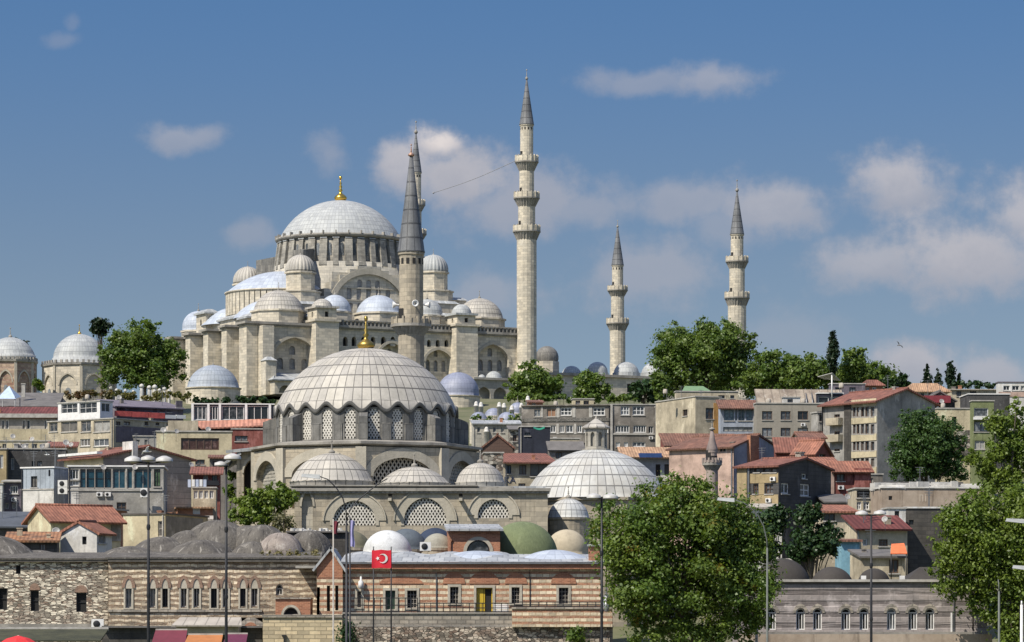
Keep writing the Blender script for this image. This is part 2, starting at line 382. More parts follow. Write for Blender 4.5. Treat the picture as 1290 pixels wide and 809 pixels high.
def tag(o, label=None, cat=None, group=None, kind=None):
    for k, v in (('label', label), ('category', cat), ('group', group), ('kind', kind)):
        if v: o[k] = v
    return o
def empty(name, loc, label, cat, group=None, rz=0.):
    o = bpy.data.objects.new(name, None); COL.objects.link(o); o.location = loc; o.rotation_euler = (0, 0, rz)
    o.empty_display_size = .5
    return tag(o, label, cat, group)
def copy_tree(o, parent=None):
    c = o.copy(); COL.objects.link(c)
    if parent: c.parent = parent
    for ch in list(o.children): copy_tree(ch, c)
    return c
def wx(px, d): return (px-CX)*d/F
def wz(py, d): return CZ+(HY-py)*d/F
class Fr:
    """a turned local frame standing at (cx,cy,cz): where a sight line of the photograph meets its planes"""
    def __init__(s, cx, cy, cz, deg): s.cx, s.cy, s.cz, s.a = cx, cy, cz, R(deg); s.c, s.q = math.cos(s.a), math.sin(s.a)
    def lx(s, px, ly):
        t = (px-CX)/F; bx, by = s.cx-ly*s.q, s.cy+ly*s.c
        return (t*by-bx)/(s.c-t*s.q)
    def ly(s, px, lx):
        t = (px-CX)/F; bx, by = s.cx+lx*s.c, s.cy+lx*s.q
        return (t*by-bx)/(-s.q-t*s.c)
    def z(s, py, lx, ly): return CZ+(HY-py)*(s.cy+lx*s.q+ly*s.c)/F-s.cz
def ground(d, x=0.):
    P = [(-500, 2), (150, 2), (300, 4), (335, 7), (360, 11), (400, 16), (450, 21), (500, 27), (550, 33), (600, 41), (700, 53), (755, 60), (790, 62), (1050, 62), (1400, 30), (4000, 20)]
    for (a, za), (b, zb) in zip(P, P[1:]):
        if a <= d <= b: return za+(zb-za)*(d-a)/(b-a)
    return 20

# arch outlines in (u,z)
def arch_line(u0, u1, zs, zt, kind='round', n=14):
    """from the right springing over the crown to the left one"""
    hw = (u1-u0)/2; cu = (u0+u1)/2; out = []
    if kind == 'round': return [(cu+hw*math.cos(PI*i/n), zs+(zt-zs)*math.sin(PI*i/n)) for i in range(n+1)]
    k = 1.35 if kind == 'pointed' else 1.12
    r = hw*k; off = r-hw; top = math.sqrt(r*r-off*off); am = math.acos(off/r)
    h = n//2
    right = [(cu-off+r*math.cos(am*i/h), zs+(zt-zs)*r*math.sin(am*i/h)/top) for i in range(h+1)]
    return right+[(2*cu-u, z) for u, z in right[-2::-1]]
def arch_poly(u0, u1, z0, zs, zt, kind='round', n=14): return [(u0, z0), (u1, z0)]+arch_line(u0, u1, zs, zt, kind, n)
def rect(u0, u1, z0, z1): return [(u0, z0), (u1, z0), (u1, z1), (u0, z1)]

# windows: cached frame and pane meshes, origin at the window's foot centre on the wall plane
WC = {}
def window(parent, ox, oy, ang, u, z0, w, h, frame, pane, kind='rect', mull=(1, 1), reveal=.22, fw=.09, name='window'):
    key = (round(w, 2), round(h, 2), frame.name, pane.name, kind, mull, reveal, fw)
    if key not in WC:
        mb = MB(); hw = w/2; y0, y1 = reveal-.09, reveal-.01      # local y runs inwards
        if kind == 'rect':
            mb.box(-hw, hw, y0, y1, 0, fw); mb.box(-hw, hw, y0, y1, h-fw, h); mb.box(-hw, -hw+fw, y0, y1, fw, h-fw); mb.box(hw-fw, hw, y0, y1, fw, h-fw)
            hm = h
        else:
            zs = h-hw*(1.0 if kind == 'round' else 1.25); hm = zs
            mb.box(-hw, hw, y0, y1, 0, fw); mb.box(-hw, -hw+fw, y0, y1, fw, zs); mb.box(hw-fw, hw, y0, y1, fw, zs)
            mb.band(0, 0, 0, arch_line(-hw+fw, hw-fw, zs, h-fw, kind, 10), arch_line(-hw, hw, zs, h, kind, 10), -y0, -y1)
            mb.box(-hw+fw, hw-fw, y0, y1, zs-fw/2, zs+fw/2)
        for i in range(1, mull[0]+1):
            xx = -hw+w*i/(mull[0]+1); mb.box(xx-fw*.4, xx+fw*.4, y0+.01, y1-.005, fw, hm-fw)
        for i in range(1, mull[1]+1):
            zz = hm*i/(mull[1]+1); mb.box(-hw+fw, hw-fw, y0+.02, y1-.012, zz-fw*.35, zz+fw*.35)
        pm = MB(); pm.panel(0, 0, 0, rect(-hw, hw, 0, h) if kind == 'rect' else arch_poly(-hw, hw, 0, hm, h, kind, 10), -reveal+.004)
        WC[key] = (mb.mesh('window', frame), pm.mesh('pane', pane))
    fm, pm = WC[key]
    o = bpy.data.objects.new(name, fm); COL.objects.link(o); o.parent = parent
    o.location = (ox+math.cos(ang)*u, oy+math.sin(ang)*u, z0); o.rotation_euler = (0, 0, ang)
    p = bpy.data.objects.new('pane', pm); COL.objects.link(p); p.parent = o
    return o
def lattice(poly, step, bw, d=.0):
    """pierced stone grille as two crossing families of bars clipped to a convex outline; in the plane y=d"""
    mb = MB()
    for fam, sgn in ((0, 1), (1, -1)):
        dx, dz = math.cos(R(58)*sgn), math.sin(R(58)*sgn); nx, nz = -dz, dx
        pr = [u*nx+z*nz for u, z in poly]; k = math.floor(min(pr)/step)
        while k*step < max(pr):
            o = k*step; k += 1; hits = []
            for i in range(len(poly)):
                a, b = poly[i], poly[(i+1) % len(poly)]
                pa, pb = a[0]*nx+a[1]*nz-o, b[0]*nx+b[1]*nz-o
                if pa*pb < 0:
                    t = pa/(pa-pb); hits.append((a[0]+(b[0]-a[0])*t, a[1]+(b[1]-a[1])*t))
            if len(hits) >= 2:
                hits.sort(key=lambda q: q[0]*dx+q[1]*dz); a, b = hits[0], hits[-1]
                y0 = d+.004*fam; y1 = d+.08+.004*fam; e = bw/2
                q = [(a[0]-nx*e, a[1]-nz*e), (b[0]-nx*e, b[1]-nz*e), (b[0]+nx*e, b[1]+nz*e), (a[0]+nx*e, a[1]+nz*e)]
                mb.hexa([(u, y1, z) for u, z in q]+[(u, y0, z) for u, z in q])
    return mb
# ------------------------------------------------------------------ palette
STONE = surf('pale limestone', (.56, .515, .42), (.42, .375, .295), nscale=.12, namt=.55, streak=.5, pat='blocks', p=dict(w=1.5, h=.62, mortar=.035, dark=.6, amt=.75, white=.35, ws=.3, wc=(.66, .62, .53)))
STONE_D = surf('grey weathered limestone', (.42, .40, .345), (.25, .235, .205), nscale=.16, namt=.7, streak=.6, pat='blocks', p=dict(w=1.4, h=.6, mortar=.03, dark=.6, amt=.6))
STONE_P = surf('sooty drum stone', (.34, .325, .285), (.17, .16, .14), nscale=.5, namt=.9, streak=.7, pat='blocks', p=dict(w=1.2, h=.6, mortar=.03, dark=.5, amt=.7))
STONE_R = surf('buff ashlar', (.40, .355, .275), (.235, .21, .17), nscale=.28, namt=.7, streak=.55, pat='blocks', p=dict(w=1.0, h=.45, mortar=.025, dark=.6, amt=.7))
STONE_T = surf('cut stone trim', (.44, .40, .32), (.27, .25, .2), nscale=.5, namt=.6, streak=.4)
CORN = surf('grey moulded stone', (.33, .31, .27), (.15, .14, .125), nscale=.45, namt=.8, streak=.5)
LEAD_W = surf('pale lead sheet', (.40, .415, .41), (.28, .29, .285), rough=.6, nscale=.3, namt=.5, streak=.22, pat='lead', p=dict(mortar=.05, dark=.6), spec=.4)
LEAD_S = surf('silvery lead sheet', (.42, .465, .53), (.33, .365, .42), rough=.55, nscale=.3, namt=.5, streak=.1, pat='lead', p=dict(mortar=.04, dark=.7), spec=.4)
LEAD_B = surf('beige weathered lead', (.44, .415, .365), (.27, .255, .225), rough=.62, nscale=.35, namt=.6, streak=.3, pat='lead', p=dict(mortar=.055, dark=.3), spec=.4)
LEAD_P = surf('pale patchy lead', (.49, .50, .485), (.36, .335, .285), rough=.6, nscale=.22, namt=.75, streak=.25, pat='lead', p=dict(mortar=.06, dark=.35), spec=.4, seed=3)
LEAD_U = surf('bluish lead', (.26, .28, .36), (.18, .195, .25), rough=.5, nscale=.4, namt=.5, streak=.15, pat='lead', p=dict(mortar=.04, dark=.7), spec=.4)
LEAD_D = surf('dark lead cladding', (.215, .21, .195), (.10, .098, .09), rough=.6, nscale=.8, namt=.7, streak=.5, pat='blocks', p=dict(w=.62, h=1.5, mortar=.04, dark=.5, amt=.8))
LEAD_E = surf('dark lead roll', (.11, .108, .10), (.07, .068, .064), rough=.6, nscale=.8, namt=.6, streak=.2)
LEAD_SP = surf('grey spire lead', (.15, .155, .16), (.085, .09, .095), rough=.55, nscale=.6, namt=.6, streak=.25, pat='lead', p=dict(mortar=.07, dark=.45))
LEAD_R = surf('lead roofing', (.40, .42, .43), (.27, .28, .285), rough=.6, nscale=.5, namt=.6, streak=.25, pat='blocks', p=dict(w=.8, h=2.4, mortar=.05, dark=.55, amt=.8))
GOLD = plain('gilt copper', (.85, .52, .10), .28, 1., .2)
GOLD_O = plain('dull brass', (.50, .34, .09), .4, 1., .3)
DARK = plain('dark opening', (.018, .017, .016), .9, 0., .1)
SHADE = plain('dim interior plaster', (.09, .08, .07), .9, 0., .3)
GLASS = glass('dark window glass', (.016, .018, .02))
GLASS_O = glass('dusty window glass', (.05, .055, .058), .3)
TYMP = plain('pale plaster window lattice', (.30, .29, .27), .8, 0, .5)
GRILLE = plain('white stone grille', (.62, .59, .52), .8, 0., .35)
WHITE = plain('white painted frame', (.72, .71, .68), .5, 0., .2)
TRIMW = plain('weathered pale frame', (.42, .39, .34), .7, 0., .4)

def finial(parent, cx, cy, z, h, mat, name='finial', r=None):
    r = r or h*.13
    prof = [(r*.7, z), (r*1.0, z+h*.03), (r*1.25, z+h*.12), (r*1.0, z+h*.2), (r*.35, z+h*.30), (r*.2, z+h*.36), (r*.45, z+h*.42), (r*.18, z+h*.48), (r*.34, z+h*.56), (r*.14, z+h*.62),
            (r*.24, z+h*.69), (r*.1, z+h*.76), (r*.09, z+h*.84), (0, z+h*.86)]
    mb = MB().lathe(prof, 14, cx, cy)
    mb.lathe([(h*.045, z+h*.84), (h*.06, z+h*.9), (h*.045, z+h*.97), (h*.03, z+h*.97), (h*.042, z+h*.9), (h*.03, z+h*.84), (h*.045, z+h*.84)], 8, cx, cy)
    return mb.build(name, mat, parent)
def ribbed(n, amt): return lambda a, t, k: 1-amt*(1-abs(math.sin(a*n/2)))*(1-t*.55)

# ------------------------------------------------------------------ terrain
mb = MB(); xs = [-1500, -700, -400, -250, -150, -100, -60, -30, 0, 30, 60, 100, 150, 250, 400, 700, 1500]
ds = [-500, 0, 150, 220, 260, 300, 320, 335, 350, 365, 380, 400, 425, 450, 475, 500, 525, 550, 575, 600, 640, 680, 720, 755, 790, 850, 950, 1050, 1200, 1400, 2200, 4000]
rnd = random.Random(5)
vs = [(x_, d_, ground(d_)+(rnd.uniform(-.6, .6) if 340 < d_ < 760 else 0)) for d_ in ds for x_ in xs]
n_ = len(xs)
mb.add(vs, [(i*n_+k, i*n_+k+1, (i+1)*n_+k+1, (i+1)*n_+k) for i in range(len(ds)-1) for k in range(n_-1)], None, True)
EARTH = surf('hillside earth', (.16, .15, .09), (.07, .09, .035), nscale=.08, namt=.9, streak=0, rough=.95, bump=.4)
tag(mb.build('ground', EARTH), kind='structure')

# ------------------------------------------------------------------ the great mosque on the hill
TH = 27.0
SX, SY, SZ = wx(429, 801), 801.0, 61.0
S = Fr(SX, SY, SZ, TH)
T = empty('mosque', (SX, SY, SZ), 'great pale stone mosque crowning the hilltop, large dome with golden finial over many smaller domes', 'mosque', rz=R(TH))
def bake(mbx, name, mat, label=None): return mbx.build(name, mat, T, label)
zC = S.z(408, -34, -30)            # cornice of the lower walls
A0 = 0.0; AN = -PI/2
# lower body: north-east front with arched recesses
rec = []
def fu(px, ly=-30): return S.lx(px, ly)+34
def fz(py, px, ly=-30): return S.z(py, S.lx(px, ly), ly)
arches = [(346, 397, 424, 447, 492), (477, 511, 431, 451, 486), (536, 569, 440, 455, 486), (601, 641, 433, 455, 484)]
for a, b, yt, ysp, yb in arches: rec.append(arch_poly(fu(a), fu(b), fz(yb, a), fz(ysp, a), fz(yt, a), 'pointed'))
small = []
for p0 in (538, 549, 560): small.append(arch_poly(fu(p0), fu(p0+5), fz(437, p0), fz(432, p0), fz(428, p0), 'round', 8))
for p0 in (432, 443, 455, 467, 480, 492): small.append(arch_poly(fu(p0), fu(p0+6), fz(436, p0), fz(429, p0), fz(424, p0), 'round', 8))
mb = MB(); mb.wall(-34, -30, 0, rect(0, 67, 0, zC), rec+small, reveal=1.8)
# qibla flank: tall niches between buttresses
ql = 60.0; qh = []
for i in range(5):
    c0 = 6.5+i*11.2
    for s_ in (-2.0, 2.0): qh.append(arch_poly(c0+s_-.8, c0+s_+.8, 7.0, 11.2, 12.4, 'round', 8))
mb.wall(-34, 30, AN, rect(0, ql, 0, zC), qh, reveal=.7)
mb.wall(33, -30, PI/2, rect(0, 60, 0, zC)); mb.wall(33, 30, PI, rect(0, 67, 0, zC))
bake(mb, 'wall', STONE)
mb = MB()
for a, b, yt, ysp, yb in arches:      # back walls of the recesses with their own windows
    u0, u1 = fu(a), fu(b); zb, zs_, zt_ = fz(yb, a), fz(ysp, a), fz(yt, a); wd = u1-u0; hs = []
    for k, uu in enumerate((.2, .5, .8)):
        zz = zb+(zs_-zb)*.62; hw = wd*.075
        hs.append(arch_poly(u0+wd*uu-hw, u0+wd*uu+hw, zz, zz+1.9, zz+2.6, 'round', 8))
        if uu == .5: hs.append(arch_poly(u0+wd*uu-hw, u0+wd*uu+hw, zz+3.4, zz+4.2+(.5 if wd > 8 else 0), zz+4.9+(.5 if wd > 8 else 0), 'round', 8))
    mb.wall(-34, -28.4, 0, rect(u0-.3, u1+.3, zb-.2, zt_+.2), hs, reveal=.5)
    for h_ in hs: bake(MB().panel(-34, -28.4, 0, h_, -.45), 'window', TYMP)
    bake(mb, 'recess_wall', STONE); mb = MB()
mb = MB(); q = MB()
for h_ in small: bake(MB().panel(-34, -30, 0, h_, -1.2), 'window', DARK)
for h_ in qh: bake(MB().panel(-34, 30, AN, h_, -.6), 'window', GLASS_O)
# arch rings
mb = MB()
for a, b, yt, ysp, yb in arches:
    u0, u1 = fu(a), fu(b); zs_, zt_ = fz(ysp, a), fz(yt, a)
    bake(MB().band(-34, -30, 0, arch_line(u0, u1, zs_, zt_, 'pointed'), arch_line(u0-.6, u1+.6, zs_, zt_+.7, 'pointed'), .16, -.2), 'arch_ring', STONE_T)
# cornice and terrace parapet
mb = MB(); mb.box(-34.8, 33.8, -30.8, -29, zC+.004, zC+.55); mb.box(-34.8, -33, -29, 30.8, zC+.004, zC+.55); mb.box(-34.4, 33.4, -30.4, -29.1, zC-.35, zC)
mb.box(-34.4, -33.1, -29.1, 30.4, zC-.35, zC)
for ux in np.arange(-17, 32, 1.0):
    mb.box(ux-.16, ux+.16, -30.6, -30.25, zC+.55, zC+1.55)
mb.box(-17.4, 32, -30.7, -30.15, zC+1.55, zC+1.8); mb.box(-17.4, 32, -30.05, -29.95, zC+.55, zC+1.55)
bake(mb, 'cornice', CORN)
mb = MB(); mb.box(-33.6, 32.6, -29.6, 29.6, zC-.1, zC+.3); bake(mb, 'roof', LEAD_R)
# buttresses of the qibla flank, the cornice breaking out round each
mb = MB(); BC = []
for i, yb in enumerate((-30, -19.5, -8.2, 3, 14.2, 25.4)):
    w_ = 4.4 if i == 0 else 3.0; pr = 3.2 if i else 2.6
    mb.hexa([(-34-pr, yb, 0), (-33.9, yb, 0), (-33.9, yb+w_, 0), (-34-pr, yb+w_, 0), (-34-pr, yb, zC-.36), (-33.9, yb, zC-.36), (-33.9, yb+w_, zC-.36), (-34-pr, yb+w_, zC-.36)])
    BC.append((-34-pr, yb, w_))
# corner buttress seen at the left of the front, its low companion
u = lambda px, ly: S.lx(px, ly)
mb.box(u(331, -32.5), u(345, -32.5), -32.6, -29.9, 0, zC-.5)
mb.box(u(334, -35), u(347, -35), -35.4, -32.5, 0, S.z(454, u(335, -35), -35))
bake(mb, 'buttress', STONE)
for xb_, yb_, w_ in BC:
    m_ = MB(); m_.box(xb_-.3, -34.42, yb_-.3, yb_+w_+.3, zC-.355, zC-.004); m_.box(xb_-.7, -34.82, yb_-.7, yb_+w_+.7, zC+.002, zC+.5); bake(m_, 'buttress_cornice', CORN)
mb = MB(); z_ = S.z(454, u(335, -35), -35); x0, x1 = u(333, -35), u(348, -35)
mb.hexa([(x0, -35.7, z_), (x1, -35.7, z_), (x1, -32.3, z_), (x0, -32.3, z_), (x0+1, -34.5, z_+.9), (x1-1, -34.5, z_+.9), (x1-1, -33, z_+.9), (x0+1, -33, z_+.9)])
bake(mb, 'buttress_cap', LEAD_R)
# two square stair towers on the front, each with a small dome
def stair_tower(px0, px1, yc, ytop, ydome, lead):
    x0, x1 = u(px0, -33), u(px1, -33); cx_ = (x0+x1)/2; hw = (x1-x0)/2
    zc_, zt_ = S.z(yc, cx_, -33), S.z(ytop, cx_, -33); zd = S.z(ydome, cx_, -33)
    b = MB(); b.wall(x0, -33, 0, rect(0, 2*hw, 0, zc_)); b.wall(x0, -27, AN, rect(0, 6, 0, zc_)); b.wall(x1, -33, PI/2, rect(0, 6, 0, zc_))
    hz = zt_-zc_
    win_ = rect(hw-.45, hw+.45, zc_+hz*.35, zc_+hz*.75)
    b.wall(x0+.4, -32.6, 0, [(u_-.4, z) for u_, z in rect(.4, 2*hw-.4, zc_+.5, zt_)], [[(u_-.4, z) for u_, z in win_]], .5)
    b.wall(x0+.4, -27.4, AN, rect(0, 5.2, zc_+.5, zt_), [rect(2.2, 3.0, zc_+hz*.35, zc_+hz*.75)], .5); b.wall(x1-.4, -32.6, PI/2, rect(0, 5.2, zc_+.5, zt_))
    b.box(x0-.4, x1+.4, -33.4, -26.6, zc_, zc_+.5)
    o = bake(b, 'stair_tower', STONE)
    d = MB(); d.panel(x0+.4, -32.6, 0, [(u_-.4, z) for u_, z in win_], -.4); d.panel(x0+.4, -27.4, AN, rect(2.2, 3.0, zc_+hz*.35, zc_+hz*.75), -.4)
    d.build('window', DARK, o)
    d = MB(); d.box(x0-.1, x1+.1, -33.1, -26.9, zt_+.002, zt_+.45); d.dome(cx_, -30, zt_+.45, hw*.86, zd-zt_-.45, 24, 8, 24, 4); d.build('cap', lead, o)
stair_tower(398, 427, 405, 388, 375, LEAD_B); stair_tower(575, 602, 411, 397, 382, LEAD_W)
# aisle domes on octagonal drums
def drum_dome(name, px, ly, rpx, yb, yt, ydr, lead, nu=32, nv=6, fin=True, sides=8, mat=STONE):
    cx_ = u(px, ly); d_ = S.cy+cx_*S.q+ly*S.c; r = rpx*d_/F
    zb, zt_, zd = S.z(yb, cx_, ly), S.z(yt, cx_, ly), S.z(ydr, cx_, ly)
    b = MB(); b.lathe([(r*1.07, zd-4), (r*1.07, zb-.45), (r*1.13, zb-.4), (r*1.13, zb), (0, zb)], sides, cx_, ly, smooth=False, a0=PI/8, a1=PI/8+2*PI)
    o = bake(b, 'drum', mat)
    b = MB().dome(cx_, ly, zb, r, zt_-zb, 48, 12, nu, nv, lip=.25); dm = b.build('dome', lead, o)
    if fin: finial(dm, cx_, ly, zt_-.1, 2.0, CORN)
    return o
drum_dome('d', 351, -22.5, 32, 392, 366, 408, LEAD_B, 44, 7)
drum_dome('d', 422, -23, 20, 393, 371.5, 408, LEAD_S, 30, 5)
drum_dome('d', 477, -23, 28.5, 395, 372, 408, LEAD_S, 40, 6)
drum_dome('d', 538, -23, 20, 398, 377, 410, LEAD_W, 30, 5)
drum_dome('d', 604, -22.5, 30, 402, 376, 415, LEAD_B, 44, 7)
drum_dome('d', 250, 24, 20, 417, 392, 425, LEAD_S, 36, 6)
# block with lean-to lead roofs below the half dome on the qibla side
mb = MB()
for (xa, xb, ya, yb, zt_) in ((-29, -20, -16, 16, S.z(398, -25, -14)), (-30.5, -27.5, 10, 16, S.z(396, -30, 12)), (-31, -27, -17, -12, S.z(402, -30, -15))): mb.box(xa, xb, ya, yb, zC, zt_)
bake(mb, 'block', STONE)
for (xa, xb, ya, yb, zt_) in ((-30.5, -27.5, 10, 16, S.z(396, -30, 12)), (-31, -27, -17, -12, S.z(402, -30, -15)), (-29, -20, -16, 16, S.z(398, -25, -14))):
    m_ = MB(); m_.box(xa-.5, xb+.5, ya-.5, yb+.5, zt_+.003, zt_+.4); m_.hexa([(xa-.4, ya-.4, zt_+.4), (xb+.4, ya-.4, zt_+.4), (xb+.4, yb+.4, zt_+.4), (xa-.4, yb+.4, zt_+.4), (xa+.9, ya+.9, zt_+1.2), (xb-.9, ya+.9, zt_+1.2), (xb-.9, yb-.9, zt_+1.2), (xa+.9, yb-.9, zt_+1.2)]); bake(m_, 'block_roof', LEAD_R)
    bake(MB().panel(xa, (ya+yb)/2+.4, AN, arch_poly(0, .8, zt_-2.6, zt_-1.6, zt_-1.1, 'round', 8), .02), 'window', DARK)
z_ = S.z(397, -25, -14)
for ye in (-10, 10): bake(MB().dome(-22.5, ye, z_-.6, 8.6, 4.6, 40, 8, 40, 5), 'exedra_roof', LEAD_S)
# half dome
zhb, zht, zhd = S.z(370, -15, 0), S.z(342.5, -15, 0), S.z(392, -15, 0)
for sx, nm in ((-15.2, 0), (15.2, 1)):
    mb = MB(); mb.lathe([(12.9, zhd-3), (12.9, zhb-.4), (13.5, zhb-.35), (13.5, zhb), (0, zhb)], 48, sx, 0); 
    for k in range(28):
        a = PI*(.5+(k+.5)/28) if nm == 0 else PI*(-.5+(k+.5)/28)
        mb.rbox(sx, 0, a, 12.5, 13.25, -.6, .6, zhd-1.5, zhb-.3)
    o = bake(mb, 'half_dome_drum', STONE)
    for k in range(1, 28):
        a = PI*(.5+k/28) if nm == 0 else PI*(-.5+k/28)
        c_, s_ = math.cos(a), math.sin(a)
        MB().panel(sx+12.96*c_, 12.96*s_, a+PI/2, arch_poly(-.38, .38, zhd-.2, zhb-1.6, zhb-.9, 'round', 8), 0).build('window', GLASS_O, o)
    mb = MB().dome(sx, 0, zhb, 13.1, zht-zhb, 64, 12, 64, 9, lip=.3); mb.build('half_dome', LEAD_S, o)
# central cube under the dome with the great arch and its stepped weights
zk = S.z(338, 0, 0)
mb = MB(); mb.lathe([(15.9, zC), (15.9, zk), (0, zk)], 48, 0, 0); bake(mb, 'core', STONE_D)
zs_ = S.z(392, 0, -15); za = S.z(346.5, 0, -15); zt_ = S.z(340, 0, -15)
steps = [(13.4, S.z(377, 0, -15)), (11.6, S.z(367, 0, -15)), (9.8, S.z(358, 0, -15)), (7.6, S.z(349, 0, -15)), (5.0, S.z(341, 0, -15)), (3.0, S.z(336.5, 0, -15))]
poly = [(-13.4, zC), (13.4, zC)]
for i, (xx, zz) in enumerate(steps):
    poly.append((xx, zz))
    if i < 5: poly.append((steps[i+1][0], zz))
poly += [(-a_, b_) for a_, b_ in poly[:1:-1]]
ah = arch_poly(-9.2, 9.2, zC+.2, zs_, za, 'round', 24)
mb = MB(); mb.wall(0, -16.6, 0, poly, [ah], .6); mb.panel(0, -13.2, PI, [(-a_, b_) for a_, b_ in poly], 0)
for (xa, za_), (xb, zb_) in zip(poly[2:], poly[3:]):           # tops and risers of the steps
    mb.add([(xa, -16.6, za_), (xb, -16.6, zb_), (xb, -13.2, zb_), (xa, -13.2, za_)], [(0, 3, 2, 1)])
bake(mb, 'stepped_arch', STONE_D)
mb = MB()
mb.band(0, -16.6, 0, arch_line(-9.2, 9.2, zs_, za, 'round', 24), arch_line(-10.5, 10.5, zs_, za+1.3, 'round', 24), .22, -.2)
bake(mb, 'great_arch_ring', STONE_T)
th_, hs = [], []
for row, (zz, n2, sp, hh) in enumerate(((S.z(398, 0, -15), 7, 2.3, 2.8), (S.z(379, 0, -15), 5, 2.5, 3.0), (S.z(363.5, 0, -15), 3, 2.3, 1.9))):
    for k in range(n2):
        c0 = (k-(n2-1)/2)*sp; hs.append(arch_poly(c0-.62, c0+.62, zz, zz+hh-.6, zz+hh, 'round', 8))
mb = MB(); mb.wall(0, -16.1, 0, rect(-9.4, 9.4, zC, za+.2), hs, .3); bake(mb, 'tympanum', STONE)
for row in range(3):
    pass
for h_ in hs:
    q = MB(); q.panel(0, -16.1, 0, h_, -.25); bake(q, 'window', TYMP)
mb = MB()
for zz in (379.5, 364): mb.box(-9.3, 9.3, -16.3, -16.12, S.z(zz+1, 0, -15), S.z(zz-.6, 0, -15))
bake(mb, 'string_course', STONE_T)
for (xa, xb, ya, yb) in ((-15.5, -13.2, -15, 15), (13.2, 15.5, -15, 15), (-13.2, 13.2, 13.2, 15.5)):
    pass
mb = MB(); mb.box(-15.6, -13.4, -15, 15.6, zC, S.z(352, 0, 0)); mb.box(13.4, 15.6, -15, 15.6, zC, S.z(352, 0, 0)); mb.box(-13.4, 13.4, 12.8, 15.6, zC, zk)
bake(mb, 'side_wall', STONE_D)
# weight towers with fluted caps, on stepped bases
for sx, sy in ((-1, -1), (1, -1), (-1, 1), (1, 1)):
    cx_, cy_ = 17.0*sx, 16.6*sy
    cx_ = (u(378.5, -16.6) if sx < 0 else u(546, -16.6)) if sy < 0 else cx_
    zt_ = S.z(343, cx_, cy_) if sy < 0 else S.z(358, cx_, cy_); zb_ = zt_-4.6
    mb = MB(); mb.lathe([(3.35, zb_), (3.35, zt_-.5), (3.75, zt_-.4), (3.75, zt_), (0, zt_)], 8, cx_, cy_, smooth=False, a0=PI/8, a1=PI/8+2*PI)
    mb.lathe([(4.6, zC), (4.6, zb_-.3), (4.9, zb_-.2), (4.9, zb_+.1), (0, zb_+.1)], 8, cx_, cy_, smooth=False, a0=PI/8, a1=PI/8+2*PI)
    if sy < 0:      # outer steps going down to the aisle roofs
        e = sx
        mb.box(*sorted((cx_+e*3.2, cx_+e*7.6)), cy_-2.2, cy_+3, zC, zb_-2.0); mb.box(*sorted((cx_+e*6.8, cx_+e*10.6)), cy_-2.6, cy_+3, zC, zb_-5.4)
        mb.box(cx_-3.4, cx_+3.4, cy_-6.4, cy_-2.5, zC, zb_-3.4); mb.box(cx_-2.6, cx_+2.6, cy_-9.6, cy_-6.3, zC, zb_-6.6)
    o = bake(mb, 'weight_tower', STONE)
    mb = MB().dome(cx_, cy_, zt_, 3.5, S.z(321, cx_, cy_)-S.z(343, cx_, cy_), 96, 10, 24, 1, rm=ribbed(24, .07)); cp = mb.build('cap', LEAD_B if sx < 0 else LEAD_W, o)
    finial(cp, cx_, cy_, zt_+3.9, 1.6, CORN)
    if sy < 0:
        mb = MB(); e = sx
        for (xa, xb, ya, yb, zz) in ((cx_+e*3.1, cx_+e*7.9, cy_-2.5, cy_+3.1, zb_-2.0), (cx_+e*6.6, cx_+e*10.9, cy_-2.9, cy_+3.1, zb_-5.4), (cx_-3.7, cx_+3.7, cy_-6.7, cy_-2.4, zb_-3.4), (cx_-2.9, cx_+2.9, cy_-9.9, cy_-6.2, zb_-6.6)):
            xa, xb = sorted((xa, xb)); mb.hexa([(xa, ya, zz), (xb, ya, zz), (xb, yb, zz), (xa, yb, zz), (xa+.9, ya+.9, zz+.7), (xb-.9, ya+.9, zz+.7), (xb-.9, yb-.4, zz+.7), (xa+.9, yb-.4, zz+.7)])
        mb.build('step_cap', LEAD_R, o)
# main drum: 32 windows between sloping piers
zd0, zd1 = S.z(340, 0, 0), S.z(304.5, 0, 0)
mb = MB(); mb.lathe([(14.75, zd0-.5), (14.6, zd1), (0, zd1)], 96, 0, 0); dr = bake(mb, 'main_drum', STONE_P)
mb = MB()
for k in range(32):
    a = 2*PI*(k+.5)/32
    c_, s_ = math.cos(a), math.sin(a); T_ = lambda x_, y_, z_: (x_*c_-y_*s_, x_*s_+y_*c_, z_); pw = .9 if k % 3 else .62
    P_ = [T_(14, -pw, zd0-.5), T_(16.0, -pw, zd0-.5), T_(16.0, pw, zd0-.5), T_(14, pw, zd0-.5), T_(14, -pw, zd1-.6), T_(15.1, -pw, zd1-1.0), T_(15.1, pw, zd1-1.0), T_(14, pw, zd1-.6)]
    MB().hexa(P_).build('pier', STONE_P, dr)
mb = MB()
for k in range(32):
    a = 2*PI*(k+.5)/32
    MB().rbox(0, 0, a, 14.2, 15.2, -.82, .82, zd1-.62, zd1-.4, zd1-.85).build('pier_cap', LEAD_R, dr)
win0 = None
for k in range(32):
    a = 2*PI*k/32
    if win0 is None:
        q = MB(); q.panel(14.78, 0, PI/2, arch_poly(-.36, .36, zd0+1.9, zd1-2.4, zd1-1.9, 'round', 8), 0); win0 = q.build('window', GLASS_O, dr); o = win0
    else: o = win0.copy(); COL.objects.link(o)
    o.rotation_euler = (0, 0, a)
mb = MB(); mb.lathe([(14.3, zd1-.5), (15.3, zd1-.35), (15.55, zd1), (15.55, zd1+.35), (14.4, zd1+.5)], 96, 0, 0)
for k in range(32):
    a = 2*PI*(k+.5)/32; mb.rbox(0, 0, a, 14.9, 15.7, -.14, .14, zd1+.3, zd1+1.0)
mb.build('drum_cornice', CORN, dr)
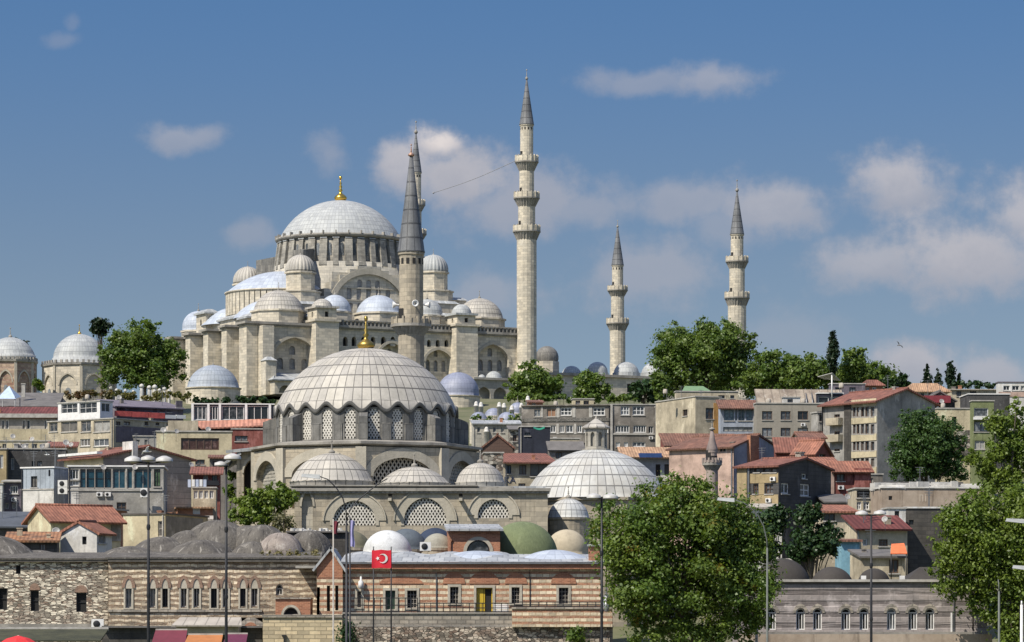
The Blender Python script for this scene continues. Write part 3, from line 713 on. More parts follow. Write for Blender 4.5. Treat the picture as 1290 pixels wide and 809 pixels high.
mb = MB().dome(0, 0, zd1+.45, 14.55, S.z(253, 0, 0)-zd1-.45, 96, 20, 96, 14); md = bake(mb, 'main_dome', LEAD_W)
finial(md, 0, 0, S.z(253.5, 0, 0), S.z(221, 0, 0)-S.z(253.5, 0, 0), GOLD, r=1.25)
# flying buttress block left of the drum
for a in (math.atan2(13, -15.5), math.atan2(-13, -15.5)-.05, math.atan2(13, 15.5), math.atan2(-13, 15.5)):
    mb = MB(); mb.rbox(0, 0, a, 15.5, 20.6, -1.4, 1.4, zd0-6, zd0+3.4, zd0+2.6); bake(mb, 'flying_buttress', LEAD_D)
# low arcades and roofs at the foot of the front
mb = MB(); x0, x1 = u(346, -38), u(403, -38); z0_, z1_ = 0, S.z(478, x0, -38)
hs = [arch_poly(x-x0-1.6, x-x0+1.6, .3, z1_-3.2, z1_-1.2, 'round', 10) for x in (x0+2.6, x0+6.3, x0+10)]
mb.wall(x0, -38, 0, rect(0, x1-x0, 0, z1_), hs, .6); mb.wall(x0, -30.2, AN, rect(0, 7.8, 0, z1_)); o = bake(mb, 'porch_wall', STONE)
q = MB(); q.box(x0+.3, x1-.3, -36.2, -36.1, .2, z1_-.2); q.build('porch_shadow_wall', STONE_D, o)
mb = MB(); mb.slab((x0-.6, -38.7, z1_), (x1+.3, -38.7, z1_), (x1-1, -30.2, z1_+2.2), (x0+2.2, -30.2, z1_+2.2), .3)
mb.slab((x0-.6, -30.2, z1_), (x0-.6, -38.7, z1_), (x0+2.2, -33, z1_+2.0), (x0+2.2, -30.2, z1_+2.0), .3); mb.build('porch_roof', LEAD_R, o)
mb = MB(); x0, x1 = u(598, -40), u(647, -40); z1_ = S.z(478, x0, -40)
hs = [arch_poly(x-x0-1.7, x-x0+1.7, .3, z1_-3.4, z1_-1.6, 'pointed', 10) for x in (x0+2.4, x0+6.6)]
mb.wall(x0, -40, 0, rect(0, x1-x0, 0, z1_), hs, .6); o = bake(mb, 'porch_wall', STONE_D)
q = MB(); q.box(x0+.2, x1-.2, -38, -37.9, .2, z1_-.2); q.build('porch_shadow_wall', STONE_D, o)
mb = MB(); mb.box(x0-.4, x1+.4, -40.5, -30.4, z1_, z1_+.5); mb.build('porch_cornice', CORN, o)
for px_, r_, yt in ((607, 4.5, 474), (622, 10, 467)):
    mb = MB(); cx_ = u(px_, -36); zz = z1_+.5; rr = r_*.19; mb.lathe([(rr*1.1, zz-.2), (rr*1.1, zz+.3), (0, zz+.3)], 16, cx_, -36); mb.dome(cx_, -36, zz+.3, rr, rr*.85, 24, 8, 24, 4); mb.build('porch_dome', LEAD_W, o)
# courtyard beyond the near minaret
mb = MB(); zq = S.z(474, 50, -28); hs = []
for k in range(8): hs += [rect(4+k*6.4, 5.4+k*6.4, 1.6, 4.0), rect(4+k*6.4, 5.4+k*6.4, zq-3.4, zq-1.4)]
mb.wall(33, -28, 0, rect(0, 56, 0, zq), hs, .5); mb.wall(89, -28, PI/2, rect(0, 56, 0, zq)); bake(mb, 'courtyard_wall', STONE)
mb = MB(); mb.box(32.5, 89.5, -28.6, -21, zq+.002, zq+.6); bake(mb, 'courtyard_cornice', CORN)
for h_ in hs: bake(MB().panel(33, -28, 0, h_, -.4), 'courtyard_window', DARK)
for px_, rpx, yt in ((720, 12, 461), (752.5, 13, 456), (789, 16, 456), (823, 15, 457), (856, 15, 458)):
    cx_ = u(px_, -24.6); rr = rpx*.193; zz = S.z(470, cx_, -24.6); mb = MB(); mb.lathe([(rr*1.08, zq+.5), (rr*1.08, zz), (0, zz)], 16, cx_, -24.6, smooth=False); mb.dome(cx_, -24.6, zz, rr, max(rr*.6, S.z(yt, cx_, -24.6)-zz), 32, 8, 24, 4); bake(mb, 'courtyard_dome', LEAD_W)
for px_, rpx, yb, yt in ((689, 14, 456, 436),):
    cx_ = u(px_, -16); rr = rpx*.19; zb_ = S.z(yb, cx_, -16); mb = MB(); mb.lathe([(rr*1.15, 0), (rr*1.15, zb_), (0, zb_)], 8, cx_, -16, smooth=False); o = bake(mb, 'portal_base', STONE)
    mb = MB().dome(cx_, -16, zb_, rr, S.z(yt, cx_, -16)-zb_, 32, 8, 24, 4); mb.build('portal_dome', LEAD_D, o)

# ------------------------------------------------------------------ minarets
def minaret(px_, d, tip, cone, balc, wid, base, ftop, label, stone, group=None, z0=None, gold=None, spire=LEAD_SP, nsp=12):
    """measured rows: spire tip and foot, balconies (parapet top, corbel foot, width px), shaft widths px from the top section down"""
    k = d/F; zb = z0 if z0 is not None else wz(base, d); zz = lambda y_: wz(y_, d)-zb
    t = empty('minaret', (wx(px_, d), d, zb), label, 'minaret', group)
    prof = []; W = [v*k/2 for v in wid]
    prof += [(W[-1]*1.35, 0), (W[-1]*1.35, (zz(base)-0)*.0+4.0), (W[-1], 6.5)]
    secs = list(reversed(balc))
    for i, (yt, yb, bw) in enumerate(secs):
        prof += [(W[-1-i], zz(yb)), (W[-1-i], zz(yb)+.01)]
        prof += [(W[-2-i], zz(yt)), (W[-2-i], zz(yt)+.01)]
    prof += [(W[0], zz(cone)-.5), (W[0]*1.1, zz(cone)-.35), (W[0]*1.1, zz(cone)), (0, zz(cone))]
    MB().lathe(prof, 16, smooth=False).build('shaft', stone, t)
    for i, (yt, yb, bw) in enumerate(secs):
        r0, r1 = W[-1-i], bw*k/2; za_, zb_ = zz(yb), zz(yt); hb = zb_-za_; fl = za_+hb*.58
        tooth = lambda a, tt, kk: 1-.075*(kk % 2)
        mb = MB(); pr = [(r0*.98, za_)]
        for s_ in range(5):
            ra, rb = r0+(r1-r0)*((s_+.35)/5), r0+(r1-r0)*((s_+1)/5)
            pr += [(ra, za_+(fl-za_)*s_/5+.03), (rb, za_+(fl-za_)*(s_+.72)/5)]
        mb.lathe(pr, 48, rm=tooth, smooth=False)
        mb.lathe([(r1*.9, fl-.1), (r1*1.04, fl-.08), (r1*1.04, fl+.22), (r0*.7, fl+.24)], 16, smooth=False)
        b = mb.build('balcony', CORN, t)
        mb = MB(); mb.lathe([(r1, fl+.22), (r1, zb_), (r1-.2, zb_), (r1-.2, fl+.22)], 16, smooth=False)
        for s_ in range(16): mb.rbox(0, 0, 2*PI*s_/16, r1-.25, r1+.08, -.1, .1, fl+.2, zb_+.25)
        mb.build('parapet', stone, b)
    rc = W[0]*1.14; h = zz(tip)-zz(cone)
    MB().lathe([(rc, zz(cone)-.12), (rc, zz(cone)), (rc*.97, zz(cone)+.1), (rc*.52, zz(cone)+h*.5), (.14, zz(tip)), (0, zz(tip))], 24, nu=nsp, nv=7, smooth=True).build('spire', spire, t)
    finial(t, 0, 0, zz(tip)-.1, zz(ftop)-zz(tip)+.1, gold or CORN, r=max(.28, (zz(ftop)-zz(tip))*.12))
    wm = None
    for s_ in range(12):
        a = 2*PI*(s_+.5)/12
        if wm is None:
            q = MB(); q.panel(W[0]*1.0+.01, 0, PI/2, rect(-.16, .16, zz(cone)-1.35, zz(cone)-.75), 0); wm = q.build('window', DARK, t); o = wm
        else: o = wm.copy(); COL.objects.link(o)
        o.rotation_euler = (0, 0, a)
    for i, (yt, yb, bw) in enumerate(secs):      # the door onto each balcony
        q = MB(); r_ = W[-2-i]; q.panel(-(r_*.8), -r_*.62, -R(38), rect(-.32, .32, zz(yt)-.2, zz(yt)+1.1), .04); q.build('door', DARK, t)
    return t
MG = 'minarets of the hilltop mosque'
ox_, oy_ = 34.2, -31.2
dn = S.cy+ox_*S.q+oy_*S.c
minaret(663.5, dn, 100, 157, [(197, 216, 29), (243, 261, 32), (285, 303, 34)], [16.5, 18.5, 21.5, 25], 494, 87, 'tallest pale stone minaret with three balconies, standing alone right of the big domes', STONE, MG)
minaret(524, S.cy+32*S.q+33*S.c, 168, 217, [(253, 267, 23), (290, 304, 26), (325, 339, 28)], [13, 14, 16, 20], 500, 152, 'stone minaret half hidden behind the dark spire in the middle, beyond the great dome', STONE, MG, z0=62)
minaret(928.5, 838, 241, 295, [(324, 339, 28), (369, 386, 31)], [16, 19.5, 23], 494, 226, 'stone minaret rising out of the green treetops, rightmost of all', STONE, MG, z0=62)
minaret(778, 905, 286, 334, [(361, 374, 25), (402, 417, 28)], [14, 16.5, 19.5], 500, 277, 'slim stone minaret with two balconies, between the tallest one and the treetops', STONE, MG, z0=62)
# cord slung from the tall minaret towards its twin
p0 = Vector((wx(650, dn), dn-1, wz(203, dn))); p1 = Vector((wx(546, dn+46), dn+46, wz(243, dn+46)))
pts = [p0.lerp(p1, t/14)-Vector((0, 0, .5*math.sin(PI*t/14))) for t in range(15)]
mb = MB().tube(pts, .07, 5); mb.lathe([(0, p1.z-.3), (.25, p1.z-.1), (.25, p1.z+.1), (0, p1.z+.3)], 8, p1.x, p1.y)
tag(mb.build('cable', plain('dark rope', (.3, .3, .31), .8)), 'dark cord slung from the tallest minaret out across the cloud', 'cable')

# ------------------------------------------------------------------ the nearer mosque
RX, RY, RZ = wx(461, 327), 327.0, 4.5
Q = Fr(RX, RY, RZ, 0); kR = 327/F
T2 = empty('mosque', (RX, RY, RZ), 'mosque in front with broad beige lead dome over a ring of arched lattice windows', 'mosque')
z = lambda py, ly=0: Q.z(py, 0, ly)
zb = z(505.5, -9); ztp = z(439)
mb = MB().dome(0, 0, zb, 8.75, ztp-zb, 120, 20, 60, 7); dm = mb.build('main_dome', LEAD_B, T2)
finial(dm, 0, 0, ztp-.1, z(396)-ztp, GOLD_O, r=.72)
# drum: 24 openings, wavy lead eaves following the arches
zf, zt_ = z(557, -9), z(514, -9); RD = 8.75
mb = MB(); NS = 24
ang = [2*PI*(k+.5)/NS-PI/2 for k in range(NS)]
half = RD*math.tan(PI/NS)
hole = arch_poly(half-.53, half+.53, zf+.35, zt_-.58, zt_, 'round', 10)
for a in ang:
    c_, s_ = math.cos(a), math.sin(a); mb.wall(RD*c_+half*s_, RD*s_-half*c_, a+PI/2, rect(0, 2*half, zf-.3, zt_+.12), [hole], .3)
dr = mb.build('drum', LEAD_D, T2)
lm = None; lp = [(u_-half, v_) for u_, v_ in hole]
for a in ang:
    if lm is None:
        lm = lattice(lp, .25, .115).mesh('lattice', GRILLE); wp = MB(); wp.panel(0, 0, 0, lp, -.18); wpm = wp.mesh('pane', DARK)
    o = bpy.data.objects.new('lattice_window', lm); COL.objects.link(o); o.parent = dr; o.rotation_euler = (0, 0, a+PI/2); o.location = ((RD-.1)*math.cos(a), (RD-.1)*math.sin(a), 0)
    p = bpy.data.objects.new('pane', wpm); COL.objects.link(p); p.parent = o
def wave(k): return max(0., math.cos(NS*k))
mb = MB(); nseg = 24*24; prof_in, prof_out = [], []
vs, fs = [], []
for k in range(nseg):
    a = 2*PI*k/nseg; ph = (a+PI/2)*NS/(2*PI)%1.; s_ = abs(ph-.5)*2              # 0 over a window's crown, 1 between
    e = math.cos(s_*PI)*.5+.5
    zlo = z(519.5, -9)+(z(509.5, -9)-z(519.5, -9))*e; c_, q_ = math.cos(a), math.sin(a)
    for r_, z_ in ((RD-.1, zlo-.02), (RD+.22, zlo-.04), (RD+.28, zlo+.1), (RD+.27, zlo+.3), (RD+.16, zlo+.36)): vs.append((r_*c_, r_*q_, z_))
for k in range(nseg):
    k2 = (k+1) % nseg
    for j in range(4): fs.append((k*5+j, k2*5+j, k2*5+j+1, k*5+j+1))
mb.add(vs, fs, None, False); mb.build('wavy_eaves', LEAD_E, T2)
sk, sf, su = [], [], []
for k in range(nseg):
    a = 2*PI*k/nseg; z4 = vs[k*5+4][2]
    for r_, z_ in ((RD+.17, z4-.03), (RD+.0, max(z4+.12, zb+.15)), (RD-.5, max(z4+.45, zb+.5))): sk.append((r_*math.cos(a), r_*math.sin(a), z_))
for k in range(nseg):
    k2 = (k+1) % nseg
    for j in range(2): sf.append((k*3+j, k2*3+j, k2*3+j+1, k*3+j+1)); su.append([(k/nseg*60, j), ((k+1)/nseg*60, j), ((k+1)/nseg*60, j+1), (k/nseg*60, j+1)])
MB().add(sk, sf, su, True).build('eaves_skirt', LEAD_B, T2)
mb = MB()
# lead clad pilasters and eight corner buttresses of the drum
mb = MB()
for k in range(NS):
    a = 2*PI*k/NS-PI/2; MB().rbox(0, 0, a, RD-.1, RD+.13, -.42, .42, zf-.2, zf+1.9, zf+1.8).build('pilaster', LEAD_D, T2)
for k in range(8):
    a = -PI/2+k*PI/4+R(1)
    mb = MB(); mb.rbox(0, 0, a, RD, RD+1.25, -.4, .4, zf-.3, zf+2.9, zf+2.4); mb.build('buttress', LEAD_D, T2)
mb = MB(); mb.lathe([(RD, zf-.5), (10.6, zf-.5), (11.35, zf-.25), (11.35, zf-.02), (10.4, zf+.12), (RD, zf+.3)], 8, a0=-PI/2, a1=1.5*PI, smooth=False); mb.build('drum_cornice', CORN, T2)
# octagonal body with an arch in each face
RO = 11.0; ap = RO*math.cos(PI/8); hw = RO*math.sin(PI/8); mb = MB(); rg = MB()
za, zsp = z(569.5, -10), z(600, -10)
oc = arch_poly(hw-3.0, hw+3.0, z(640, -10), zsp, za-.5, 'keel', 20)
for k in range(8):
    a = -PI/2+PI/8+k*PI/4; c_, s_ = math.cos(a), math.sin(a); ox, oy = ap*c_+hw*s_, ap*s_-hw*c_
    mb.wall(ox, oy, a+PI/2, rect(0, 2*hw, 0, zf-.5), [oc] if k in (0, 7, 1, 6) else [], .8)
    if k in (0, 7, 1, 6): rg.band(ox, oy, a+PI/2, arch_line(hw-3.0, hw+3.0, zsp, za-.5, 'keel', 20), arch_line(hw-3.9, hw+3.9, zsp, za+.4, 'keel', 20), .12, -.3)
    aa = -PI/2+k*PI/4
    rg.rbox(0, 0, aa, RO-.5, RO+.16, -.5, .5, 0, zf-.52)
mb.build('octagon_wall', STONE_R, T2); rg.build('arch_ring', STONE_T, T2)
for k in (0, 7, 1, 6):
    a = -PI/2+PI/8+k*PI/4; c_, s_ = math.cos(a), math.sin(a)
    lt = lattice([(u_-hw, v_) for u_, v_ in oc], .34, .12); o = lt.build('lattice_window', STONE_D, T2)
    o.location = ((ap-.6)*c_, (ap-.6)*s_, 0); o.rotation_euler = (0, 0, a+PI/2)
    q = MB(); q.panel(0, 0, 0, [(u_-hw, v_) for u_, v_ in oc], -.2); p = q.build('pane', DARK, o)
# gallery along the front, arched grilles, domes on its roof
d0 = 312.0; ly0 = d0-RY
gx = lambda px: Q.lx(px, ly0)
zg = lambda py: Q.z(py, 0, ly0)
G0 = gx(371); G1 = gx(690)
holes = []; gl = [(408, 485, 625.5, 668), (497, 574, 622, 668), (590, 653, 624, 665)]
gp = []
for a, b, yt, yb in gl:
    a1, b1 = a+12, b-12
    gp.append(arch_poly(gx(a1)-G0, gx(b1)-G0, zg(662 if yb > 666 else 653), zg(660 if yb > 666 else 653)+.3, zg(yt+5), 'keel', 20))
tall = arch_poly(gx(380)-G0, gx(394)-G0, 0, zg(638), zg(620), 'pointed', 12)
mb = MB(); ztg = zg(619)
mb.wall(G0, ly0, 0, rect(0, G1-G0, 0, ztg), gp+[tall], .4)
mb.wall(G1, ly0, PI/2, rect(0, 12, 0, ztg)); mb.wall(G0, ly0+9, -PI/2, rect(0, 9, 0, ztg))
gw = mb.build('gallery_wall', STONE_R, T2)
mb = MB()
for (a, b, yt, yb), pl in zip(gl, gp):
    u0, u1 = gx(a+12)-G0, gx(b-12)-G0; zs_ = pl[2][1]; tt = zg(yt+5)
    mb.band(G0, ly0, 0, arch_line(u0, u1, zs_, tt, 'keel', 20), arch_line(u0-.85, u1+.85, zs_, tt+.75, 'keel', 20), .08, -.3)
    mb.band(G0, ly0, 0, arch_line(u0-.87, u1+.87, zs_, tt+.77, 'keel', 20), arch_line(u0-1.0, u1+1.0, zs_, tt+.9, 'keel', 20), .17, -.1)
    mb.box(G0+u1, G0+u1+.32, ly0-.08, ly0+.1, pl[0][1], zs_); mb.box(G0+u0-.32, G0+u0, ly0-.08, ly0+.1, pl[0][1], zs_)
mb.band(G0, ly0, 0, arch_line(gx(380)-G0, gx(394)-G0, zg(638), zg(620), 'pointed', 12), arch_line(gx(377.5)-G0, gx(396.5)-G0, zg(638), zg(616), 'pointed', 12), .1, -.2)
mb.build('gallery_arch_ring', STONE_T, gw)
for pl in gp:
    o = lattice(pl, .27, .105).build('lattice_window', GRILLE, gw); o.location = (G0, ly0+.2, 0)
    q = MB(); q.panel(0, 0, 0, pl, -.15); q.build('pane', DARK, o)
q = MB(); q.panel(G0, ly0, 0, tall, -.39); q.build('niche_back', STONE_D, gw)
mb = MB(); mb.box(G0-.3, G1+.25, ly0-.45, ly0+.6, ztg+.003, ztg+.28); mb.box(G0-.2, G1+.15, ly0-.25, ly0+.6, ztg-.22, ztg); mb.box(G0-.3, G1-3.2, ly0-.1, ly0+.6, ztg+.28, ztg+.45)
mb.box(G0-.45, G1-6.5, ly0-.5, ly0+.6, ztg+.45, ztg+.58)
for t_ in np.arange(G0, G1, .45): mb.box(t_, t_+.24, ly0-.33, ly0-.24, ztg-.2, ztg)
mb.build('gallery_cornice', CORN, gw)
mb = MB(); mb.box(G0, G1-.2, ly0+.5, ly0+9, ztg+.1, ztg+.5); mb.build('gallery_roof', LEAD_R, gw)
for px_, rpx, yb, yt, ly, rise in ((418, 52, 607, 571, 4.0, 1), (522, 44, 609, 588, 3.4, 1), (605, 30.5, 608, 583, 3.4, 1)):
    cx_ = Q.lx(px_, ly0+ly); d_ = d0+ly; r_ = rpx*d_/F; zb_ = Q.z(yb, 0, ly0+ly); mb = MB()
    mb.lathe([(r_*1.02, ztg+.2), (r_*1.02, zb_-.1), (r_*1.06, zb_), (0, zb_)], 32, cx_, ly0+ly)
    mb.dome(cx_, ly0+ly, zb_, r_, Q.z(yt, 0, ly0+ly)-zb_, 48, 12, 32, 4, lip=.1); o = mb.build('gallery_dome', LEAD_B, T2)
    finial(o, cx_, ly0+ly, Q.z(yt, 0, ly0+ly)-.05, 1.3, CORN, r=.26)
# water spouts
for px_ in (491.5, 580.5):
    mb = MB(); x_ = gx(px_); zz = zg(630)
    mb.hexa([(x_-.16, ly0-1.3, zz-.12), (x_+.16, ly0-1.3, zz-.12), (x_+.16, ly0+.1, zz-.1), (x_-.16, ly0+.1, zz-.1), (x_-.16, ly0-1.3, zz+.12), (x_+.16, ly0-1.3, zz+.12), (x_+.16, ly0+.1, zz+.2), (x_-.16, ly0+.1, zz+.2)])
    o = mb.build('water_spout', STONE_T, T2); q = MB(); q.box(x_-.17, x_+.17, ly0-.03, ly0-.004, zz+.32, zz+.95); q.build('spout_hole', DARK, o)
# side arcade at the left: pointed opening, lead roof, chimney-like lamp bracket
d1 = 331.0; l1 = d1-RY; ex = lambda px: Q.lx(px, l1); ez = lambda py: Q.z(py, 0, l1)
x0, x1 = ex(298), ex(340)
mb = MB(); op = arch_poly(ex(307)-x0, ex(331)-x0, ez(640), ez(596), ez(578), 'pointed', 14)
mb.wall(x0, l1, 0, [(0, 0), (x1-x0, 0), (x1-x0, ez(563)), (0, ez(568))], [op], 1.1); mb.wall(x0, l1+9, -PI/2, rect(0, 9, 0, ez(569)))
mb.wall(x1, l1, R(8), [(0, 0), (4.0, 0), (4.0, ez(562)), (0, ez(562))], [rect(.9, 1.5, ez(603), ez(580))], .4)
aw = mb.build('arcade_wall', STONE_R, T2)
q = MB(); q.panel(x0, l1, 0, op, -1.09); q.panel(x1, l1, R(8), rect(.9, 1.5, ez(603), ez(580)), -.38); q.build('opening', DARK, aw)
mb = MB(); mb.band(x0, l1, 0, arch_line(ex(307)-x0, ex(331)-x0, ez(596), ez(578), 'pointed', 14), arch_line(ex(305)-x0, ex(333)-x0, ez(596), ez(573), 'pointed', 14), .12, -.3); mb.build('arcade_arch', STONE_T, aw)
mb = MB(); mb.slab((x0-1.0, l1-.8, ez(568)), (x1+.2, l1-.8, ez(563)), (x1+4, l1+5, ez(552)), (x0, l1+8, ez(560)), .28); mb.slab((x0-1.5, l1-.5, ez(585)), (x0+.4, l1-.7, ez(570)), (x0+.4, l1+6, ez(570)), (x0-1.5, l1+6, ez(585)), .25)
mb.slab((x1+.2, l1-.8, ez(563)), (x1+4.5, l1-.4, ez(562)), (x1+5, l1+5, ez(552)), (x1+1.5, l1+5, ez(552)), .28); mb.build('arcade_roof', LEAD_R, aw)
# its single minaret behind the dome
minaret(518, 343, 196, 317, [(403, 423, 49)], [30.5, 33], 480, 181, 'minaret with the big dark grey conical spire, directly behind the broad beige dome', STONE_R, None, z0=6, gold=plain('tarnished copper', (.45, .28, .2), .5, .6), nsp=10)
ms = empty('loudspeaker', (wx(518, 341), 341, wz(382, 341)), 'cluster of white loudspeakers clamped to the minaret below the dark spire', 'loudspeaker')
for i, (dx, dy) in enumerate(((-1.6, -.2), (.35, -1.55), (1.5, -.3))):
    a = math.atan2(dy, dx)
    mb = MB(); c_, s_ = math.cos(a), math.sin(a); vs = []
    for (t, r_) in ((0, .1), (.25, .12), (.62, .36), (.64, .30), (.4, .1)):
        for k in range(12):
            b = 2*PI*k/12; vs.append((dx*.82+t*c_-r_*math.cos(b)*s_, 2+dy*.82-0+t*s_+r_*math.cos(b)*c_, r_*math.sin(b)))
    mb.add(vs, [(i_*12+k, i_*12+(k+1) % 12, (i_+1)*12+(k+1) % 12, (i_+1)*12+k) for i_ in range(4) for k in range(12)], None, True)
    mb.build('horn', WHITE, ms)

minaret(897, 372, 541, 566, [(580, 593, 24)], [12.5, 15], 660, 530, 'small grey pink minaret of a neighbourhood mosque, in front of the faded pink house', surf('grey pink stone', (.36, .30, .26), (.2, .165, .145), nscale=.4, namt=.7, streak=.5), None, z0=12, spire=surf('grey pink spire', (.26, .21, .19), (.15, .125, .115), nscale=.5))

# ------------------------------------------------------------------ pale hamam dome with its stone lantern
HX, HD = wx(751, 347), 347.0; kz = lambda py: wz(py, HD)-6
TB = empty('bathhouse', (HX, HD, 6), 'wide pale patchy lead dome topped by a stone lantern, right of the nearer mosque', 'bathhouse')
zb_ = kz(629)
mb = MB().dome(0, 0, zb_, 7.55, kz(566)-zb_, 96, 18, 52, 7, lip=.2); dm = mb.build('main_dome', LEAD_P, TB)
mb = MB(); mb.lathe([(7.7, 0), (7.7, zb_-.4), (8.0, zb_-.35), (8.0, zb_-.05), (0, zb_)], 8, smooth=False, a0=PI/8, a1=PI/8+2*PI); mb.build('drum', STONE_R, TB)
zl0, zl1, zl2 = kz(567), kz(540), kz(526.5)
mb = MB(); ln = 8; rl = 1.05; hh_ = rl*math.tan(PI/8)
op = arch_poly(hh_-.22, hh_+.22, zl0+.35, zl1-.75, zl1-.4, 'round', 8)
for k in range(8):
    a = k*PI/4+PI/8; mb.wall(rl*math.cos(a)+hh_*math.sin(a), rl*math.sin(a)-hh_*math.cos(a), a+PI/2, rect(0, 2*hh_, zl0-.3, zl1), [op], .22)
mb.lathe([(rl*1.12, zl0-.3), (rl*1.35, zl0-.1), (rl*1.35, zl0+.1), (rl, zl0+.15)], 8, smooth=False, a0=PI/4, a1=PI/4+2*PI)
lt = mb.build('lantern', STONE_D, TB)
MB().lathe([(.8, zl0), (.8, zl1-.05), (0, zl1-.05)], 8, smooth=False).build('lantern_recess', STONE_D, lt)
MB().lathe([(rl*1.15, zl1-.1), (rl*1.4, zl1+.02), (rl*1.4, zl1+.14), (.0, zl2)], 8, smooth=False, a0=PI/4, a1=PI/4+2*PI).build('lantern_roof', LEAD_B, lt)
MB().lathe([(.22, zl2-.25), (.1, zl2+.1), (0, zl2+.2)], 8).build('finial', CORN, lt)
# small dome in front of it and low lead domes
def low_dome(name, px_, rpx, yb, yt, d, lead, label, zb0=None, mat=None, nu=28, nv=4, fin=True, n=40, cat='dome', rmod=None):
    g0 = ground(d); t = empty(name, (wx(px_, d), d, g0-1), label, cat); zz = lambda y_: wz(y_, d)-(g0-1); r_ = rpx*d/F
    MB().lathe([(r_*1.04, 0), (r_*1.04, zz(yb)-.3), (r_*1.09, zz(yb)-.25), (r_*1.09, zz(yb)-.04), (0, zz(yb))], 24, smooth=False).build('drum', mat or STONE_R, t)
    o = MB().dome(0, 0, zz(yb), r_, zz(yt)-zz(yb), n, 12, nu, nv, rm=rmod, lip=.08).build('cap', lead, t)
    if fin: finial(o, 0, 0, zz(yt)-.04, 1.25, CORN, r=.24)
    return t
low_dome('dome', 716, 26, 652, 628, 322, LEAD_P, 'small pale dome on a low drum in front of the wide patchy dome', nu=22)
low_dome('dome', 268.5, 33, 489, 460, 742, surf('grey blue lead', (.33, .37, .42), (.24, .26, .28), rough=.55, nscale=.3, namt=.6, pat='lead', p=dict(mortar=.05, dark=.6)), 'grey blue dome at the left foot of the great mosque', mat=STONE, nu=40, nv=6)
low_dome('dome', 577, 26.5, 499, 469, 735, LEAD_U, 'violet grey dome below the front of the great mosque, right of the beige dome', mat=STONE, nu=36, nv=6)
# two domed tombs at the left
def tomb(px_, rpx, yb, yt, yw, wpx, d, label, stone, lead, sides=8, turn=0.):
    t = empty('tomb', (wx(px_, d), d, ground(d)-1), label, 'tomb'); zz = lambda y_: wz(y_, d)-(ground(d)-1); k = d/F
    W_ = wpx*k; ap_ = W_*math.cos(PI/sides); hw_ = W_*math.sin(PI/sides); mb = MB(); rg = MB(); dk = MB()
    for i in range(sides):
        a = turn+2*PI*(i+.5)/sides; c_, s_ = math.cos(a), math.sin(a); ox, oy = ap_*c_+hw_*s_, ap_*s_-hw_*c_
        hp = arch_poly(hw_-hw_*.62, hw_+hw_*.62, 1.0, zz(yw)-4.6, zz(yw)-2.2, 'pointed', 12)
        w1 = arch_poly(hw_-hw_*.22, hw_+hw_*.22, 1.6, zz(yw)-6.0, zz(yw)-5.2, 'round', 8)
        mb.wall(ox, oy, a+PI/2, rect(0, 2*hw_, 0, zz(yw)), [hp], .3); mb.panel(ox, oy, a+PI/2, hp, -.29); dk.panel(ox, oy, a+PI/2, w1, -.2)
        rg.band(ox, oy, a+PI/2, arch_line(hw_*.38, hw_*1.62, zz(yw)-4.6, zz(yw)-2.2, 'pointed', 12), arch_line(hw_*.26, hw_*1.74, zz(yw)-4.6, zz(yw)-1.8, 'pointed', 12), .1, -.1)
        rg.rbox(0, 0, turn+2*PI*i/sides, W_-.3, W_+.12, -.3, .3, 0, zz(yw)-.02)
    mb.build('wall', stone, t); rg.build('trim', STONE_T, t); dk.build('window', GLASS_O, t)
    mb = MB(); mb.lathe([(W_, zz(yw)-.3), (W_+.35, zz(yw)-.1), (W_+.45, zz(yw)+.35), (W_-.2, zz(yw)+.5)], sides, smooth=False, a0=turn, a1=turn+2*PI)
    n_t = sides*5
    for i in range(n_t): 
        a = 2*PI*(i+.5)/n_t; rr = (ap_+.42)/math.cos(((a-turn) % (2*PI/sides))-PI/sides); mb.rbox(0, 0, a, rr-.3, rr, -.28, .28, zz(yw)+.3, zz(yw)+1.0)
    mb.build('cornice', CORN, t)
    MB().lathe([(W_-.6, zz(yw)), (rpx*k*1.03, zz(yw)+.6), (rpx*k*1.03, zz(yb)), (0, zz(yb))], 32).build('drum', lead, t)
    dm = MB().dome(0, 0, zz(yb), rpx*k, zz(yt)-zz(yb), 64, 14, 48, 7, lip=.1).build('dome', lead, t)
    finial(dm, 0, 0, zz(yt)-.1, 2.3, GOLD if px_ > 60 else CORN, r=.35)
    return t
tomb(100, 33, 452, 421, 462, 46, 750, 'octagonal stone tomb with grey dome, left of the big hilltop tree', STONE, LEAD_W, turn=R(10))
tomb(13, 31, 448, 425, 457, 33, 735, 'smaller domed tomb of banded stone at the left edge of the hilltop', surf('banded tomb stone', (.42, .33, .25), (.3, .2, .15), nscale=.3, namt=.6, pat='band', p=dict(h=.9, w=.9, brick=(.3, .2, .15), patch=.2)), LEAD_W, turn=R(20))
# ------------------------------------------------------------------ town houses
def plaster(name, col, dirty=.6, seed=0, pat=None, p=None, streak=.6):
    q = dict(white=.6, ws=.45, wc=tuple(min(.7, c*1.45+.05) for c in col)); q.update(p or {})
    return surf(name, col, tuple(c*.5 for c in col), nscale=.45, namt=min(1, dirty+.25), streak=streak, seed=seed, pat=pat, p=q, bump=.3)
P_CREAM = plaster('cream plaster', (.52, .45, .30), .45, 1)
P_CREAM2 = plaster('sandy plaster', (.46, .40, .29), .6, 2)
P_GREY = plaster('grey cement render', (.32, .305, .275), .6, 3)
P_GREYB = plaster('brown grey render', (.21, .19, .165), .7, 4)
P_SLATE = plaster('dark slate cladding', (.095, .092, .09), .7, 5, 'plank', dict(h=.45))
P_SIDING = plaster('grey corrugated siding', (.31, .285, .245), .35, 6, 'plank', dict(h=.75), streak=.2)
P_WHITE = plaster('white plaster', (.62, .60, .55), .4, 7)
